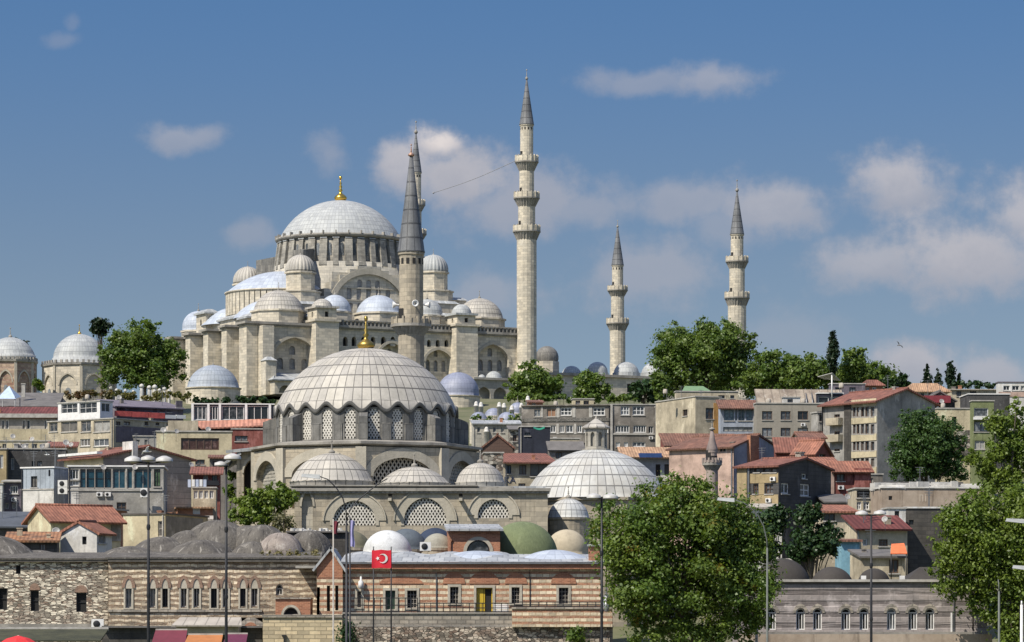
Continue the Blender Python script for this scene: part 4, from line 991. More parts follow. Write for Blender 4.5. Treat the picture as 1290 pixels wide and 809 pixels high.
P_BLUEG = plaster('pale blue grey cladding', (.33, .37, .41), .4, 8, 'plank', dict(h=.6, vert=True), streak=.3)
P_YELLOW = plaster('ochre plaster', (.41, .32, .18), .5, 9)
P_PINK = plaster('faded pink plaster', (.50, .36, .29), .7, 10)
P_RED = plaster('dark red plaster', (.22, .075, .06), .5, 11)
P_NAVY = plaster('dark navy sheeting', (.030, .034, .05), .4, 12)
P_STEEL = plaster('blue grey render', (.33, .36, .41), .4, 13)
P_MAUVE = plaster('dull mauve render', (.15, .13, .15), .5, 14)
P_CONC = surf('rain stained concrete', (.40, .33, .26), (.24, .18, .13), nscale=.25, namt=.9, streak=.8)
P_DKCONC = surf('dark rough block wall', (.085, .08, .072), (.045, .042, .038), nscale=.5, namt=.8, streak=.5, pat='blocks', p=dict(w=.8, h=.4, amt=.7))
P_GREEN = plaster('green plaster', (.19, .215, .10), .4, 15)
P_BLUE = plaster('sky blue paint', (.19, .36, .44), .4, 16)
P_BRICK = surf('red brick', (.36, .17, .10), (.24, .11, .07), nscale=.5, namt=.6, streak=.3, pat='brick')
P_RUBBLE = surf('grey rubble wall', (.30, .275, .23), (.15, .135, .115), nscale=.3, namt=.8, streak=.3, pat='rubble', p=dict(s=1.6, red=.3))
T_RED = surf('red roof tiles', (.26, .115, .085), (.15, .08, .062), nscale=.5, namt=.7, streak=.15, pat='tile')
T_ORANGE = surf('orange roof tiles', (.33, .15, .10), (.21, .105, .075), nscale=.6, namt=.6, streak=.1, pat='tile')
T_SALMON = surf('salmon sheet roof', (.55, .27, .19), (.42, .2, .14), nscale=.4, namt=.5, streak=.1, pat='tile', p=dict(w=.6, h=3))
T_MAROON = surf('maroon sheet roof', (.17, .055, .05), (.11, .045, .04), nscale=.5, namt=.6, streak=.1, pat='tile', p=dict(w=.5, h=3))
T_BROWN = surf('brown roof tiles', (.23, .12, .085), (.14, .085, .065), nscale=.6, namt=.8, streak=.2, pat='tile')
T_TAN = surf('tan roof tiles', (.44, .29, .18), (.32, .2, .13), nscale=.6, namt=.5, streak=.1, pat='tile')
R_BIT = surf('grey bitumen roof', (.16, .15, .14), (.085, .08, .075), nscale=.5, namt=.8, streak=.1)
R_SHEET = surf('pale sheet roof', (.42, .38, .32), (.27, .24, .2), nscale=.4, namt=.6, streak=.2, pat='plank', p=dict(h=.8, vert=True))
COPING = plain('pale coping', (.42, .40, .36), .8, 0, .4)
TEAL = glass('teal tinted glass', (.008, .04, .062), .12, .4, .25)
METAL = plain('grey metal', (.22, .225, .23), .45, .6, .3)
IRON = plain('dark iron', (.03, .03, .032), .5, .4, .3)
BROWN_F = plain('brown window frame', (.10, .06, .04), .6, 0, .3)

WR = random.Random(77)
CURT = plain('pale curtain behind glass', (.34, .33, .30), .3, 0, .5)
BLIND = plain('dim blind behind glass', (.14, .13, .115), .3, 0, .5)
AC0 = None
def wall_ac(x_, y_, z_, ang):
    global AC0
    if AC0 is None:
        AC0 = empty('air_conditioner', (0, 0, 0), 'small white air conditioner box fixed to a hillside house wall', 'air conditioner', 'air conditioners on the hillside houses'); c = AC0
        MB().box(-.45, .45, -.34, -.02, 0, .62).build('case', WHITE, AC0); o = MB().lathe([(0, 0), (.23, 0), (.23, .03), (0, .03)], 14).build('fan_grille', IRON, AC0); o.rotation_euler = (R(90), 0, 0); o.location = (-.1, -.34, .31)
    else: c = copy_tree(AC0)
    c.location = (x_, y_, z_); c.rotation_euler = (0, 0, ang); c.scale = (.72,)*3; return c
class House:
    def __init__(s, label, xl, xc, xr, d, th, ytop, wall, roof='flat', yr=None, rmat=None, depth=8., name='house', cat='house', group=None, holes=(), oh=.45, base=None, apex=.5, coping=COPING, parapet=.5, clutter=True):
        th_ = R(th); e1 = (math.cos(th_), math.sin(th_)); e2 = (-e1[1], e1[0]); P = (wx(xc, d), d)
        def sol(px, e): t = (px-CX)/F; return (t*P[1]-P[0])/(e[0]-t*e[1])
        if th >= 0: s.W = sol(xr, e1); s.D = depth if xl == xc else sol(xl, e2); O = P
        else: s.W = -sol(xl, e1); s.D = depth if xr == xc else sol(xr, e2); O = (P[0]-s.W*e1[0], P[1]-s.W*e1[1])
        assert s.W > 0, label
        if not 1.5 < s.D < 45: s.D = depth
        s.base = (ground(d)-1.5) if base is None else base
        s.fr = Fr(O[0], O[1], s.base, th); W, D = s.W, s.D
        s.t = empty(name, (O[0], O[1], s.base), label, cat, group, th_)
        s.H = H = wz(ytop, d)-s.base
        s.clutter = clutter
        s.faces = {'f': (0, 0, 0., W), 'r': (W, 0, PI/2, D), 'b': (W, D, PI, W), 'l': (0, D, -PI/2, D)}
        s.wall, s.holes, s.wins = wall, {k: [] for k in 'frbl'}, []
        s.roof, s.oh = roof, oh
        rz = None
        if yr is not None: rz = wz(yr, d+(0 if roof == 'gable_y' else 0))-s.base
        s.rz = rz
        s.out = {k: rect(0, v[3], 0, H) for k, v in s.faces.items()}
        if roof == 'gable_x':
            for k in 'rl':
                a = apex if k == 'r' else 1-apex
                s.out[k] = [(0, 0), (D, 0), (D, H), (D*a, rz), (0, H)]
        if roof == 'gable_y':
            for k in 'fb':
                a = apex if k == 'f' else 1-apex
                s.out[k] = [(0, 0), (W, 0), (W, H), (W*a, rz), (0, H)]
        if roof == 'shed':
            s.out['r'] = [(0, 0), (D, 0), (D, rz), (0, H)]; s.out['l'] = [(0, 0), (D, 0), (D, H), (0, rz)]; s.out['b'] = rect(0, W, 0, rz)
        s.apex, s.rmat, s.coping, s.parapet = apex, rmat, coping, parapet
    def u(s, face, px):
        if face == 'f': return s.fr.lx(px, 0)
        if face == 'r': return s.fr.ly(px, s.W)
        if face == 'l': return s.D-s.fr.ly(px, 0)
    def pt(s, face, u_):
        ox, oy, a, L = s.faces[face]; return ox+math.cos(a)*u_, oy+math.sin(a)*u_
    def zz(s, face, px, py):
        x_, y_ = s.pt(face, s.u(face, px)); return s.fr.z(py, x_, y_)
    def win(s, face, x0, x1, y0, y1, frame=WHITE, pane=GLASS, mull=(1, 0), kind='rect', reveal=.22, fw=.09, name='window'):
        a, b = sorted((s.u(face, x0), s.u(face, x1))); L = s.faces[face][3]
        a = max(a, .12); b = min(b, L-.12)
        if b-a < .2: return
        xm = (x0+x1)/2; zt, zb_ = s.zz(face, xm, y0), s.zz(face, xm, y1)
        zt = min(zt, s.H-.1) if s.roof in ('flat', 'hip') else zt
        h = rect(a, b, zb_, zt)
        if kind != 'rect': hw = (b-a)/2; h = arch_poly(a, b, zb_, zt-hw*(1 if kind == 'round' else 1.25), zt, kind, 10)
        s.holes[face].append(h); s.wins.append((face, (a+b)/2, zb_, b-a, zt-zb_, frame, pane, kind, mull, reveal, fw, name))
    def grid(s, face, xs, ys, **kw):
        for (y0, y1) in ys:
            for (x0, x1) in xs: s.win(face, x0, x1, y0, y1, **kw)
    def done(s):
        mb = MB(); W, D, H = s.W, s.D, s.H
        for k, (ox, oy, a, L) in s.faces.items(): mb.wall(ox, oy, a, s.out[k], s.holes[k], .26)
        s.wo = mb.build('wall', s.wall, s.t)
        for (f, uc, z0, w_, h_, fm, pm, kind, mull, rv, fw, nm) in s.wins:
            ox, oy, a, L = s.faces[f]
            if pm in (GLASS, GLASS_O) and s.clutter:
                r_ = WR.random(); pm = CURT if r_ < .14 else BLIND if r_ < .3 else GLASS_O if r_ < .5 else GLASS
            wo = window(s.t, ox, oy, a, uc, z0, w_, h_, fm, pm, kind, mull, rv, fw, nm)
            if s.clutter and kind == 'rect' and .5 < w_ < 4:
                mb = MB().box(-w_/2-.1, w_/2+.1, -.12, .06, -.13, -.012); sl_ = mb.build('sill', COPING, wo)
                if WR.random() < .07 and f == 'f':
                    wp_ = Vector((ox+math.cos(a)*uc, oy+math.sin(a)*uc, 0)); wp_.rotate(s.t.rotation_euler); wall_ac(s.t.location.x+wp_.x, s.t.location.y+wp_.y, s.base+z0-.95, s.t.rotation_euler.z+a)
        mb = MB(); o = s.oh; rz = s.rz; a = s.apex
        if s.roof == 'flat':
            p = s.parapet; mb.box(.2, W-.2, .2, D-.2, H-p, H-p+.1); m = s.rmat or R_BIT
            c = MB(); c.box(-.12, W+.12, -.12, .22, H+.003, H+.16); c.box(-.12, .22, .22, D+.12, H+.003, H+.16); c.box(W-.22, W+.12, .22, D+.12, H+.003, H+.16); c.box(.22, W-.22, D-.2, D+.12, H+.003, H+.16)
            c.build('coping', s.coping, s.t)
        elif s.roof == 'gable_x':
            sl = (rz-H)/(D*a); sl2 = (rz-H)/(D*(1-a)); t = .14
            mb.slab((-o*.5, -o, H-o*sl+t), (W+o*.5, -o, H-o*sl+t), (W+o*.5, D*a, rz+t), (-o*.5, D*a, rz+t), .2)
            mb.slab((W+o*.5, D+o, H-o*sl2+t), (-o*.5, D+o, H-o*sl2+t), (-o*.5, D*a, rz+t-.004), (W+o*.5, D*a, rz+t-.004), .2); mb.tube([(-o*.5, D*a, rz+t), (W+o*.5, D*a, rz+t)], .16, 6)
        elif s.roof == 'gable_y':
            sl = (rz-H)/(W*a); sl2 = (rz-H)/(W*(1-a)); t = .14
            mb.slab((-o, D+o, H-o*sl+t), (-o, -o*.5, H-o*sl+t), (W*a, -o*.5, rz+t), (W*a, D+o, rz+t), .2)
            mb.slab((W+o, -o*.5, H-o*sl2+t), (W+o, D+o, H-o*sl2+t), (W*a, D+o, rz+t-.004), (W*a, -o*.5, rz+t-.004), .2); mb.tube([(W*a, -o*.5, rz+t), (W*a, D+o, rz+t)], .16, 6)
        elif s.roof == 'hip':
            i = min(W, D)*.45; t = .12; z0 = H-.05
            A = [(-o, -o, z0), (W+o, -o, z0), (W+o, D+o, z0), (-o, D+o, z0)]
            if W >= D: r0, r1 = (i, D/2, rz), (W-i, D/2, rz); fs = [(0, 1, 5, 4), (1, 2, 5), (2, 3, 4, 5), (3, 0, 4)]
            else: r0, r1 = (W/2, i, rz), (W/2, D-i, rz); fs = [(0, 1, 4), (1, 2, 5, 4), (2, 3, 5), (3, 0, 4, 5)]
            A2 = [(x_, y_, z_+t) for x_, y_, z_ in A]
            mb.add(A2+[r0, r1], fs); mb.add(A+A2, [(3, 2, 1, 0), (0, 1, 5, 4), (1, 2, 6, 5), (2, 3, 7, 6), (3, 0, 4, 7)])
        elif s.roof == 'shed':
            sl = (rz-H)/D; mb.slab((-o*.5, -o, H-o*sl+.14), (W+o*.5, -o, H-o*sl+.14), (W+o*.5, D+o*.3, rz+.14), (-o*.5, D+o*.3, rz+.14), .18)
        if mb.v: mb.build('roof', s.rmat or R_BIT, s.t)
        if s.clutter and W > 4 and D > 3:      # chimneys, vents and aerials
            rn = random.Random(sum(ord(ch) for ch in str(s.t['label'])))
            for i in range(rn.randint(0, 2)):
                x_, y_ = W*rn.uniform(.12, .88), D*rn.uniform(.15, .7)
                if s.roof == 'flat': zr_ = H-s.parapet
                elif s.roof == 'gable_x': zr_ = H+(rz-H)*(1-abs(y_/D-a)/max(a, 1-a))-.5
                elif s.roof == 'gable_y': zr_ = H+(rz-H)*(1-abs(x_/W-a)/max(a, 1-a))-.5
                elif s.roof == 'shed': zr_ = H+(rz-H)*y_/D-.3
                else: zr_ = H
                h_ = rn.uniform(.5, 1.1); w_ = rn.uniform(.16, .34)
                m = MB(); m.box(x_-w_, x_+w_, y_-.25, y_+.25, zr_, zr_+h_); m.box(x_-w_-.05, x_+w_+.05, y_-.3, y_+.3, zr_+h_+.003, zr_+h_+.1)
                m.build('chimney', rn.choice([P_WHITE, P_BRICK, P_GREYB, P_CREAM2]), s.t)
            for f_, x_ in (('f', rn.choice([.12, W-.2])),):
                if rn.random() < .6: MB().box(x_-.06, x_+.06, -.16, -.03, 0, H-.1).build('downpipe', rn.choice([METAL, COPING, IRON]), s.t)
            for i in range(rn.randint(0, 3)):
                x_, y_ = W*rn.uniform(.1, .9), D*rn.uniform(.2, .8); z0_ = H-.6; z1_ = max(H, rz or 0)+rn.uniform(1.2, 2.4)
                m = MB(); m.box(x_-.03, x_+.03, y_-.03, y_+.03, z0_, z1_)
                for q_ in range(3): m.box(x_-.5+.1*q_, x_+.5-.1*q_, y_-.02, y_+.02, z1_-.1-.25*q_, z1_-.06-.25*q_)
                m.build('aerial', METAL, s.t)
        return s
    def block(s, name, face, x0, x1, y0, y1, out, mat, back=0.):
        """a box standing `out` metres from a wall face"""
        ox, oy, a, L = s.faces[face]; u0, u1 = sorted((s.u(face, x0), s.u(face, x1))); xm = (x0+x1)/2; z1, z0 = s.zz(face, xm, y0), s.zz(face, xm, y1)
        mb = MB().panel(ox, oy, a, rect(u0, u1, z0, z1), out, -back+.004); return mb.build(name, mat, s.t)
    def chimney(s, fx, fy, h, w_=.6, mat=None):
        z0 = (s.rz or s.H)-1.2; x_, y_ = s.W*fx, s.D*fy; mb = MB(); mb.box(x_-w_/2, x_+w_/2, y_-w_/2, y_+w_/2, z0, z0+1.2+h); mb.box(x_-w_/2-.08, x_+w_/2+.08, y_-w_/2-.08, y_+w_/2+.08, z0+1.2+h, z0+1.35+h)
        return mb.build('chimney', mat or COPING, s.t)
def xs_(a, b, n, w_):
    st = (b-a-w_)/max(1, n-1); return [(a+i*st, a+i*st+w_) for i in range(n)]

# --- upper left rows
h = House('long low building with brown roof and small white windows at the left edge', 0-20, -20, 73, 520, 2, 526, P_GREY, 'shed', 508, T_MAROON, depth=10)
h.grid('f', [(2, 5.5), (7, 11), (28, 32), (33.5, 38), (56, 59)], [(529, 541)], mull=(0, 0))
h.done(); h.block('balcony', 'f', -20, 72, 541, 556, 1.2, P_CREAM); h.block('fascia', 'f', -20, 73, 521.5, 526.5, .7, COPING)
h = House('grey slanted roof house with white and blue sunshade beside it, far left', -30, -30, 72, 560, 3, 512, P_MAUVE, 'shed', 489, R_BIT, depth=12); h.done(); h.chimney(.55, .4, 1.0)
t = empty('sunshade', (wx(11, 556), 556, ground(556)+7), 'pale blue and white tent roof beside the small banded tomb', 'sunshade'); mb = MB(); zc = wz(489, 556)-(ground(556)+7); k = 556/F
mb.add([(-13*k, -2, zc-1.9), (11*k, -2, zc-1.9), (12*k, 3, zc-1.2), (-12*k, 3, zc-1.2), (0, .5, zc+.4)], [(0, 1, 4), (1, 2, 4), (2, 3, 4), (3, 0, 4)]); mb.build('canopy', plain('pale blue canvas', (.45, .55, .68), .8, 0, .2), t)
mb = MB(); [mb.tube([(a*k, b, 0), (a*k, b, zc-1.5)], .08, 6) for a, b in ((-12, -1.8), (10, -1.8), (11, 2.8), (-11, 2.8))]; mb.build('pole', METAL, t)
h = House('white framed rooftop cafe above a grey building with a red awning terrace', 60, 143, 232, 500, -38, 527.5, P_CREAM2, 'flat', depth=16, rmat=R_BIT)
h.grid('f', [(62, 72.5), (77, 97.5), (102, 114.5), (118, 138.5)], [(530, 544)], frame=TRIMW, mull=(1, 0), pane=GLASS_O)
h.grid('f', [(101, 113.5), (118, 137)], [(553, 562)], mull=(2, 0))
h.grid('r', [(146, 152), (156, 164), (182, 187), (196, 201), (210, 215)], [(531, 536)], frame=BROWN_F)
h.done()
h.block('side_shade_panel', 'r', 146, 230, 539, 560, .05, P_MAUVE)  # dull mauve puts the shade on this side wall into its colour
w2 = House('glazed white rooftop pavilion with two wide panes on the grey cafe building', 73, 126, 142, 503.2, -38, 505.5, WHITE, 'flat', rmat=R_BIT, base=wz(528, 503), parapet=.2, clutter=False, name='pavilion', cat='pavilion')
w2.grid('f', [(77, 97.5), (100, 122)], [(507, 520.5)], mull=(2, 1), fw=.07); w2.win('r', 128, 139, 508, 519, mull=(1, 0)); w2.done()
t2 = House('dark roofed terrace bar with a long red awning, left of the great mosque', 143, 145, 231, 508, 33, 512, P_MAUVE, 'shed', 501, surf('purple grey sheet', (.17, .15, .18), (.1, .09, .1), nscale=.5, pat='plank', p=dict(h=.6, vert=True)), base=wz(533, 508), depth=6, name='terrace_bar', cat='bar')
for x in (147, 156, 165, 174, 183, 192, 201, 210): t2.win('f', x, x+6, 513.5, 519.5, frame=BROWN_F, mull=(0, 0))
t2.win('f', 222, 230, 505, 513, mull=(1, 1)); t2.done()
RED_AW = plain('red awning cloth', (.58, .11, .09), .8, 0, .45)
for (a, b) in ((140, 161), (161.5, 182), (182.5, 203)): t2.block('awning', 'f', a, b, 518.5+(a-140)*.05, 525+(a-140)*.06, 1.3, RED_AW, -1.1)
for (a, b) in ((203.5, 217), (217.5, 229)): t2.block('parasol_cover', 'f', a, b, 523.5, 528, 1.3, WHITE, -.9)
g_ = House('pergola restaurant with white posts and dark glazing over a salmon roof', 240, 242, 345, 480, 4, 509.5, P_NAVY, 'flat', rmat=R_SHEET, depth=7, coping=WHITE, parapet=.15, name='restaurant', cat='restaurant')
g_.grid('f', [(244, 260), (264, 274.5), (279.5, 307.5), (311.5, 338)], [(511.5, 529)], mull=(2, 0), fw=.1, pane=GLASS)
g_.done()
for x in (241, 261, 275.5, 308.5, 338.5): g_.block('post', 'f', x, x+3, 509, 531, .18, WHITE)
mb = MB(); x0, x1 = g_.fr.lx(243, 0), g_.fr.lx(343, 0); za, zb_ = g_.zz('f', 290, 531), g_.zz('f', 290, 543)
mb.slab((x0+1.4, -7, zb_), (x1-1, -7, zb_+.4), (x1, -.3, za+.4), (x0, -.3, za), .2); mb.build('lower_roof', T_SALMON, g_.t)
hb = House('red brown shaded house under the salmon roof of the restaurant', 290, 292, 340, 470, 5, 541, P_RED, 'flat', depth=6); hb.win('f', 296, 312, 549, 556, frame=BROWN_F); hb.done()
h = House('cream block with one wide brown window band, left of the arcade', 195, 197, 292, 440, 5, 544, P_CREAM, 'flat', depth=9, coping=COPING)
h.win('f', 228, 276, 552, 567, frame=BROWN_F, mull=(4, 0), fw=.14, pane=glass('brown tinted glass', (.05, .022, .016), .2)); h.win('f', 246, 258, 579, 585.5, frame=BROWN_F); h.done()
mb = MB(); mb.box(h.W*.15, h.W*.55, 2, 7, h.H-.5, h.H+1.6); mb.build('stair_head', P_CREAM2, h.t)
# --- second row left
h = House('cream house with dark red roof and a tall blank grey gable', 80, 131, 241, 400, -53, 575, P_SIDING, 'gable_x', 561, T_RED, oh=.7)
h.win('f', 85, 91, 580, 590, frame=BROWN_F); h.win('f', 109, 120, 579, 587, frame=BROWN_F); h.done()
h.block('render', 'f', 81, 130, 576, 600, .04, P_CREAM); h.block('balcony', 'f', 81, 130, 589, 600, .7, P_CREAM2); h.block('eaves_board', 'f', 80, 129, 571, 574, .75, WHITE)
mb = MB(); mb.box(h.W*.96-1.5, h.W*.96+.9, h.D*.3, h.D*.36, h.rz-2.0, h.rz+.6); mb.build('roof_cabin', P_WHITE, h.t)
h = House('dark slate clad house at the left, behind the blue grey workshop', 8, 10, 83, 430, 6, 566, P_SLATE, 'flat', depth=8, rmat=R_BIT)
h.grid('f', [(14, 18)], [(577, 592)], frame=TRIMW, mull=(0, 0)); h.grid('f', [(40, 44), (47, 53)], [(581, 588)], frame=IRON); h.done()
for fx in (.12, .3, .62): h.chimney(fx, .4, .8, .5)
h = House('narrow ochre house cut by the left edge', -40, -40, 8, 428, 2, 566, P_YELLOW, 'flat', depth=7); h.win('f', 0, 4, 553+20, 590, frame=WHITE); h.done()
h = House('mauve house with one white window at the left, below a pale ledge', 2, 4, 29, 412, 4, 607, P_MAUVE, 'shed', 603, COPING, depth=6); h.win('f', 13, 22.5, 612, 622, mull=(2, 0)); h.grid('f', [(6, 11), (15, 20)], [(634, 641)], frame=TRIMW); h.done()
h = House('pale sliver of a house at the left edge beside the mauve one', -30, -30, 3, 410, 2, 610, P_WHITE, 'flat', depth=6); h.win('f', -4, 0, 620, 634); h.done()
h = House('pale blue grey workshop with white base and air conditioners on its side', 27, 68, 90, 372, -22, 589.5, P_BLUEG, 'flat', depth=9, coping=WHITE)
h.win('f', 39, 47, 600, 614, frame=IRON, mull=(1, 0)); h.win('f', 61, 63.5, 592, 600, frame=IRON, mull=(0, 0)); h.win('f', 59, 64, 631, 636, frame=IRON); h.done()
h.block('white_base', 'f', 27, 68, 617, 645, .06, P_WHITE); h.block('ledge', 'f', 27, 68.2, 615.8, 617.4, .14, COPING)
hw_ = h
h = House('teal glazed rooftop room over a stained grey wall', 84, 86, 206, 366, 3, 588, P_GREY, 'flat', depth=8, coping=WHITE)
h.win('f', 86.5, 99, 591, 604, frame=WHITE, mull=(2, 0)); h.win('f', 86.5, 99, 605.5, 612, frame=WHITE, mull=(2, 0))
for (a, b) in ((101, 108), (109, 119), (120, 131), (132, 140)): h.win('f', a, b, 591, 614.5, frame=IRON, pane=TEAL, mull=(0, 1), fw=.06)
for (a, b) in ((142, 158), (160, 167), (169, 191)): h.win('f', a, b, 590.5, 615.5, frame=TRIMW, pane=TEAL, mull=(1 if b-a > 10 else 0, 0), fw=.07)
h.win('f', 194, 202, 591, 613, frame=IRON, pane=glass('green reflecting glass', (.03, .06, .02), .2)); h.win('f', 147, 159, 633, 645, frame=BROWN_F, mull=(1, 1)); h.done()
h.block('sill_band', 'f', 85, 205, 616.5, 618.5, .12, COPING); h.block('white_pier', 'f', 87, 99, 613.5, 645, .05, P_WHITE)
hg_ = h
# --- balcony houses beside the arcade
h = House('small house with red tiled eave and a balcony hung with washing, left of the arcade', 241, 243, 277, 392, 4, 597, P_RED, 'shed', 586, T_RED, depth=6, oh=.8); h.win('f', 256, 262, 598, 606, frame=TRIMW); h.win('f', 267, 274, 598, 607, frame=IRON); h.done()
h.block('balcony', 'f', 242, 276, 606, 612, 1.0, IRON); wsh = empty('laundry', (0, 0, 0), 'white washing hung over the balcony of the small red eaved house', 'laundry'); wsh.location = (wx(249, 390), 389.6, wz(606, 390))
for i in range(5): mb = MB(); mb.box(-1.1+i*.45, -.75+i*.45, -.03, .02, -.75+.1*(i % 2), .15); mb.build('cloth', WHITE if i % 2 else plain('bluish cloth', (.45, .5, .6), .9), wsh)
h = House('low house with a row of white windows under the washing balcony', 241, 243, 272, 386, 3, 615, P_CREAM2, 'flat', depth=4); h.grid('f', xs_(244, 269, 4, 5), [(618, 628)], mull=(1, 0)); h.done()
h = House('low shed with tan and red sheet roof right of the cream block', 222, 224, 268, 372, 6, 640, P_BRICK, 'shed', 626, T_TAN, depth=7); h.block('plaster_panel', 'f', 243, 252, 640, 648, .05, P_WHITE); h.done()
# --- third row left
h = House('little cream house with orange hipped gable roof and lit white gable end', 35, 64, 152, 318, 32, 654, P_CREAM, 'gable_x', 636.5, T_ORANGE, oh=.75)
h.win('f', 108, 118, 663.5, 670.5, frame=IRON); h.win('f', 68, 73, 664, 680, frame=IRON); h.done(); h.block('pilaster', 'f', 140, 152, 655, 682, .1, P_GREYB)
h = House('small white gabled hut with rusty orange tiles on its right slope', 76, 122, 141, 288, -16, 671, P_WHITE, 'gable_y', 657.5, T_ORANGE, oh=.35)
h.win('f', 103.5, 109, 676, 686, frame=IRON, mull=(0, 0)); h.win('r', 124, 133, 670, 684, frame=WHITE, mull=(1, 0)); h.done()
h = House('cream flat roofed block with one tall window, right of the orange roofed house', 155, 208, 262, 332, -20, 648, P_CREAM, 'flat', rmat=R_BIT, coping=surf('dark roof edge', (.12, .11, .1), (.07, .06, .06)))
h.win('f', 199, 206, 656.5, 676, frame=TRIMW, mull=(0, 1)); h.done(); h.block('grey_wall', 'r', 209.5, 255, 652, 690, .05, P_GREY)
h = House('dark blue grey shed roof at the left edge, beside the orange roofed house', -40, -38, 36, 338, 4, 664, P_SLATE, 'shed', 642, surf('dark slate sheet', (.09, .10, .115), (.05, .055, .06), nscale=.4), depth=9); h.done()
h = House('low ruinous hut with worn orange tiles at the left edge', 6, 8, 72, 282, 6, 682, P_DKCONC, 'shed', 669, surf('worn orange tiles', (.40, .20, .10), (.14, .1, .07), nscale=.8, namt=.9, pat='tile'), depth=6); h.win('f', 50, 58, 685, 694, frame=BROWN_F); h.done()

# --- middle background, between the two mosques and the hamam
h = House('stone walled yard building with flat top, right of the beige dome', 608, 610, 634, 410, 3, 571, P_RUBBLE, 'flat', depth=5); h.win('f', 618, 625, 585, 592, frame=IRON); h.done()
h = House('brown wooden hut with low gable above the stone yard wall', 606, 608, 646, 430, 2, 563, surf('brown boards', (.13, .085, .065), (.08, .05, .04), pat='plank', p=dict(h=.4)), 'gable_y', 548, T_BROWN, depth=6, oh=.35); h.done()
h = House('beige house with terracotta roof and blue lettered sign, right of the small beige dome', 634, 636, 697, 420, 8, 582.5, P_CREAM2, 'shed', 567, T_RED, depth=9, oh=.9)
h.win('f', 637, 644, 586, 597, frame=IRON, pane=plain('blue shutter', (.10, .15, .2), .6)); h.win('f', 654, 663, 586, 598, frame=BROWN_F); h.win('f', 653, 662, 609, 616, frame=BROWN_F); h.win('f', 668, 690, 584, 600, frame=BROWN_F); h.done()
cu = bpy.data.curves.new('lettering', 'FONT'); cu.body = 'KA'; cu.size = 1.15; cu.extrude = .03; cu.align_x = 'LEFT'
tmp = bpy.data.objects.new('lettering', cu); COL.objects.link(tmp)
me = bpy.data.meshes.new_from_object(tmp.evaluated_get(bpy.context.evaluated_depsgraph_get())); COL.objects.unlink(tmp); bpy.data.objects.remove(tmp)
lo = bpy.data.objects.new('lettering', me); COL.objects.link(lo); me.materials.clear(); me.materials.append(plain('navy lettering', (.02, .03, .07), .5)); lo.parent = h.t
lo.rotation_euler = (R(90), 0, 0); lo.location = (h.u('f', 634.6), -.04, h.zz('f', 636, 608.5))
h = House('blackish windowless block with a green tarpaulin, under the long grey tenement', 653, 655, 693, 455, 3, 538, P_NAVY, 'flat', depth=6); h.win('f', 661, 668, 545, 549, frame=IRON); h.done()
gt = empty('tarpaulin', (wx(679, 452), 452.6, wz(541, 452)), 'green tarpaulin sagging over the blackish block', 'tarpaulin'); mb = MB()
N_ = 6; vs = [((i/N_-.5)*1.5, -1.6*j/N_, .45-.35*j/N_-.25*math.sin(PI*i/N_)) for j in range(N_+1) for i in range(N_+1)]
mb.add(vs+[(x_, y_, z_-.04) for x_, y_, z_ in vs], [(j*7+i, j*7+i+1, j*7+i+8, j*7+i+7) for j in range(N_) for i in range(N_)]+[(49+j*7+i, 49+j*7+i+7, 49+j*7+i+8, 49+j*7+i+1) for j in range(N_) for i in range(N_)]); mb.build('sheet', plain('green tarpaulin sheet', (.02, .22, .11), .5), gt)
h = House('heap of patched low roofs just behind the hamam dome', 690, 692, 735, 432, 6, 566, P_GREYB, 'shed', 556, R_BIT, depth=8); h.win('f', 700, 708, 570, 578, frame=BROWN_F); h.done()
h = House('small shabby flat house between the terracotta roof and the long tenement', 690, 692, 730, 470, 2, 553, P_CREAM2, 'flat', depth=5); h.grid('f', [(694, 699), (704, 709)], [(556, 563)], frame=IRON); h.done()
# the long grey tenement: two wings meeting at an angle
h = House('long grey brown tenement wing with rows of white windows, behind the hamam lantern', 657, 769, 769, 540, -9, 511, P_GREYB, 'flat', rmat=R_BIT, depth=9)
h.grid('f', [(706, 720), (747, 762)], [(513.5, 523.5)], mull=(2, 1), fw=.13); h.win('f', 689, 700, 515, 525, frame=TRIMW, pane=plain('rusty shutter', (.27, .15, .09), .8), mull=(1, 0)); h.grid('f', [(673, 681)], [(516, 525)], frame=TRIMW, pane=GLASS_O)
h.grid('f', [(685, 691), (693, 700), (705, 711), (713, 722), (727, 733), (735, 739), (758, 766)], [(536, 545)], mull=(1, 0), fw=.12); h.grid('f', [(726, 737)], [(558, 566)], frame=IRON); h.done()
h.block('cornice', 'f', 657, 769, 510, 511.2, .35, P_GREYB)
for a_, b_ in ((681.5, 684), (701, 705), (721, 725), (742, 746)): h.block('pale_pier', 'f', a_, b_, 512.5, 526, .07, COPING)
for a_, b_ in ((701, 704), (723, 726), (740, 745)): h.block('pale_pier', 'f', a_, b_, 534, 547, .07, COPING); h.block('band', 'f', 657, 769, 527, 531, .12, P_GREY)
h = House('second grey tenement wing with white window bands, left of the cream house', 768, 771, 826, 538, 6, 510, P_GREYB, 'flat', rmat=R_BIT, depth=9)
h.grid('f', [(782, 793), (797, 812)], [(512, 523)], mull=(2, 1), fw=.13); h.grid('f', [(775, 793), (798, 814)], [(536, 545)], mull=(4, 0), fw=.12); h.grid('f', [(776, 781), (786, 791), (797, 813)], [(557, 563)], mull=(2, 0), fw=.12); h.win('f', 817, 823, 537, 546, mull=(1, 0)); h.done()
h.block('drainpipe', 'f', 769, 771.5, 510, 570, .25, COPING); h.block('band', 'f', 771, 825, 546, 548, .15, COPING)
h = House('dark navy clad block with a white window band along its top', 825, 828, 872, 536, 8, 512.5, P_NAVY, 'flat', rmat=R_BIT, depth=8)
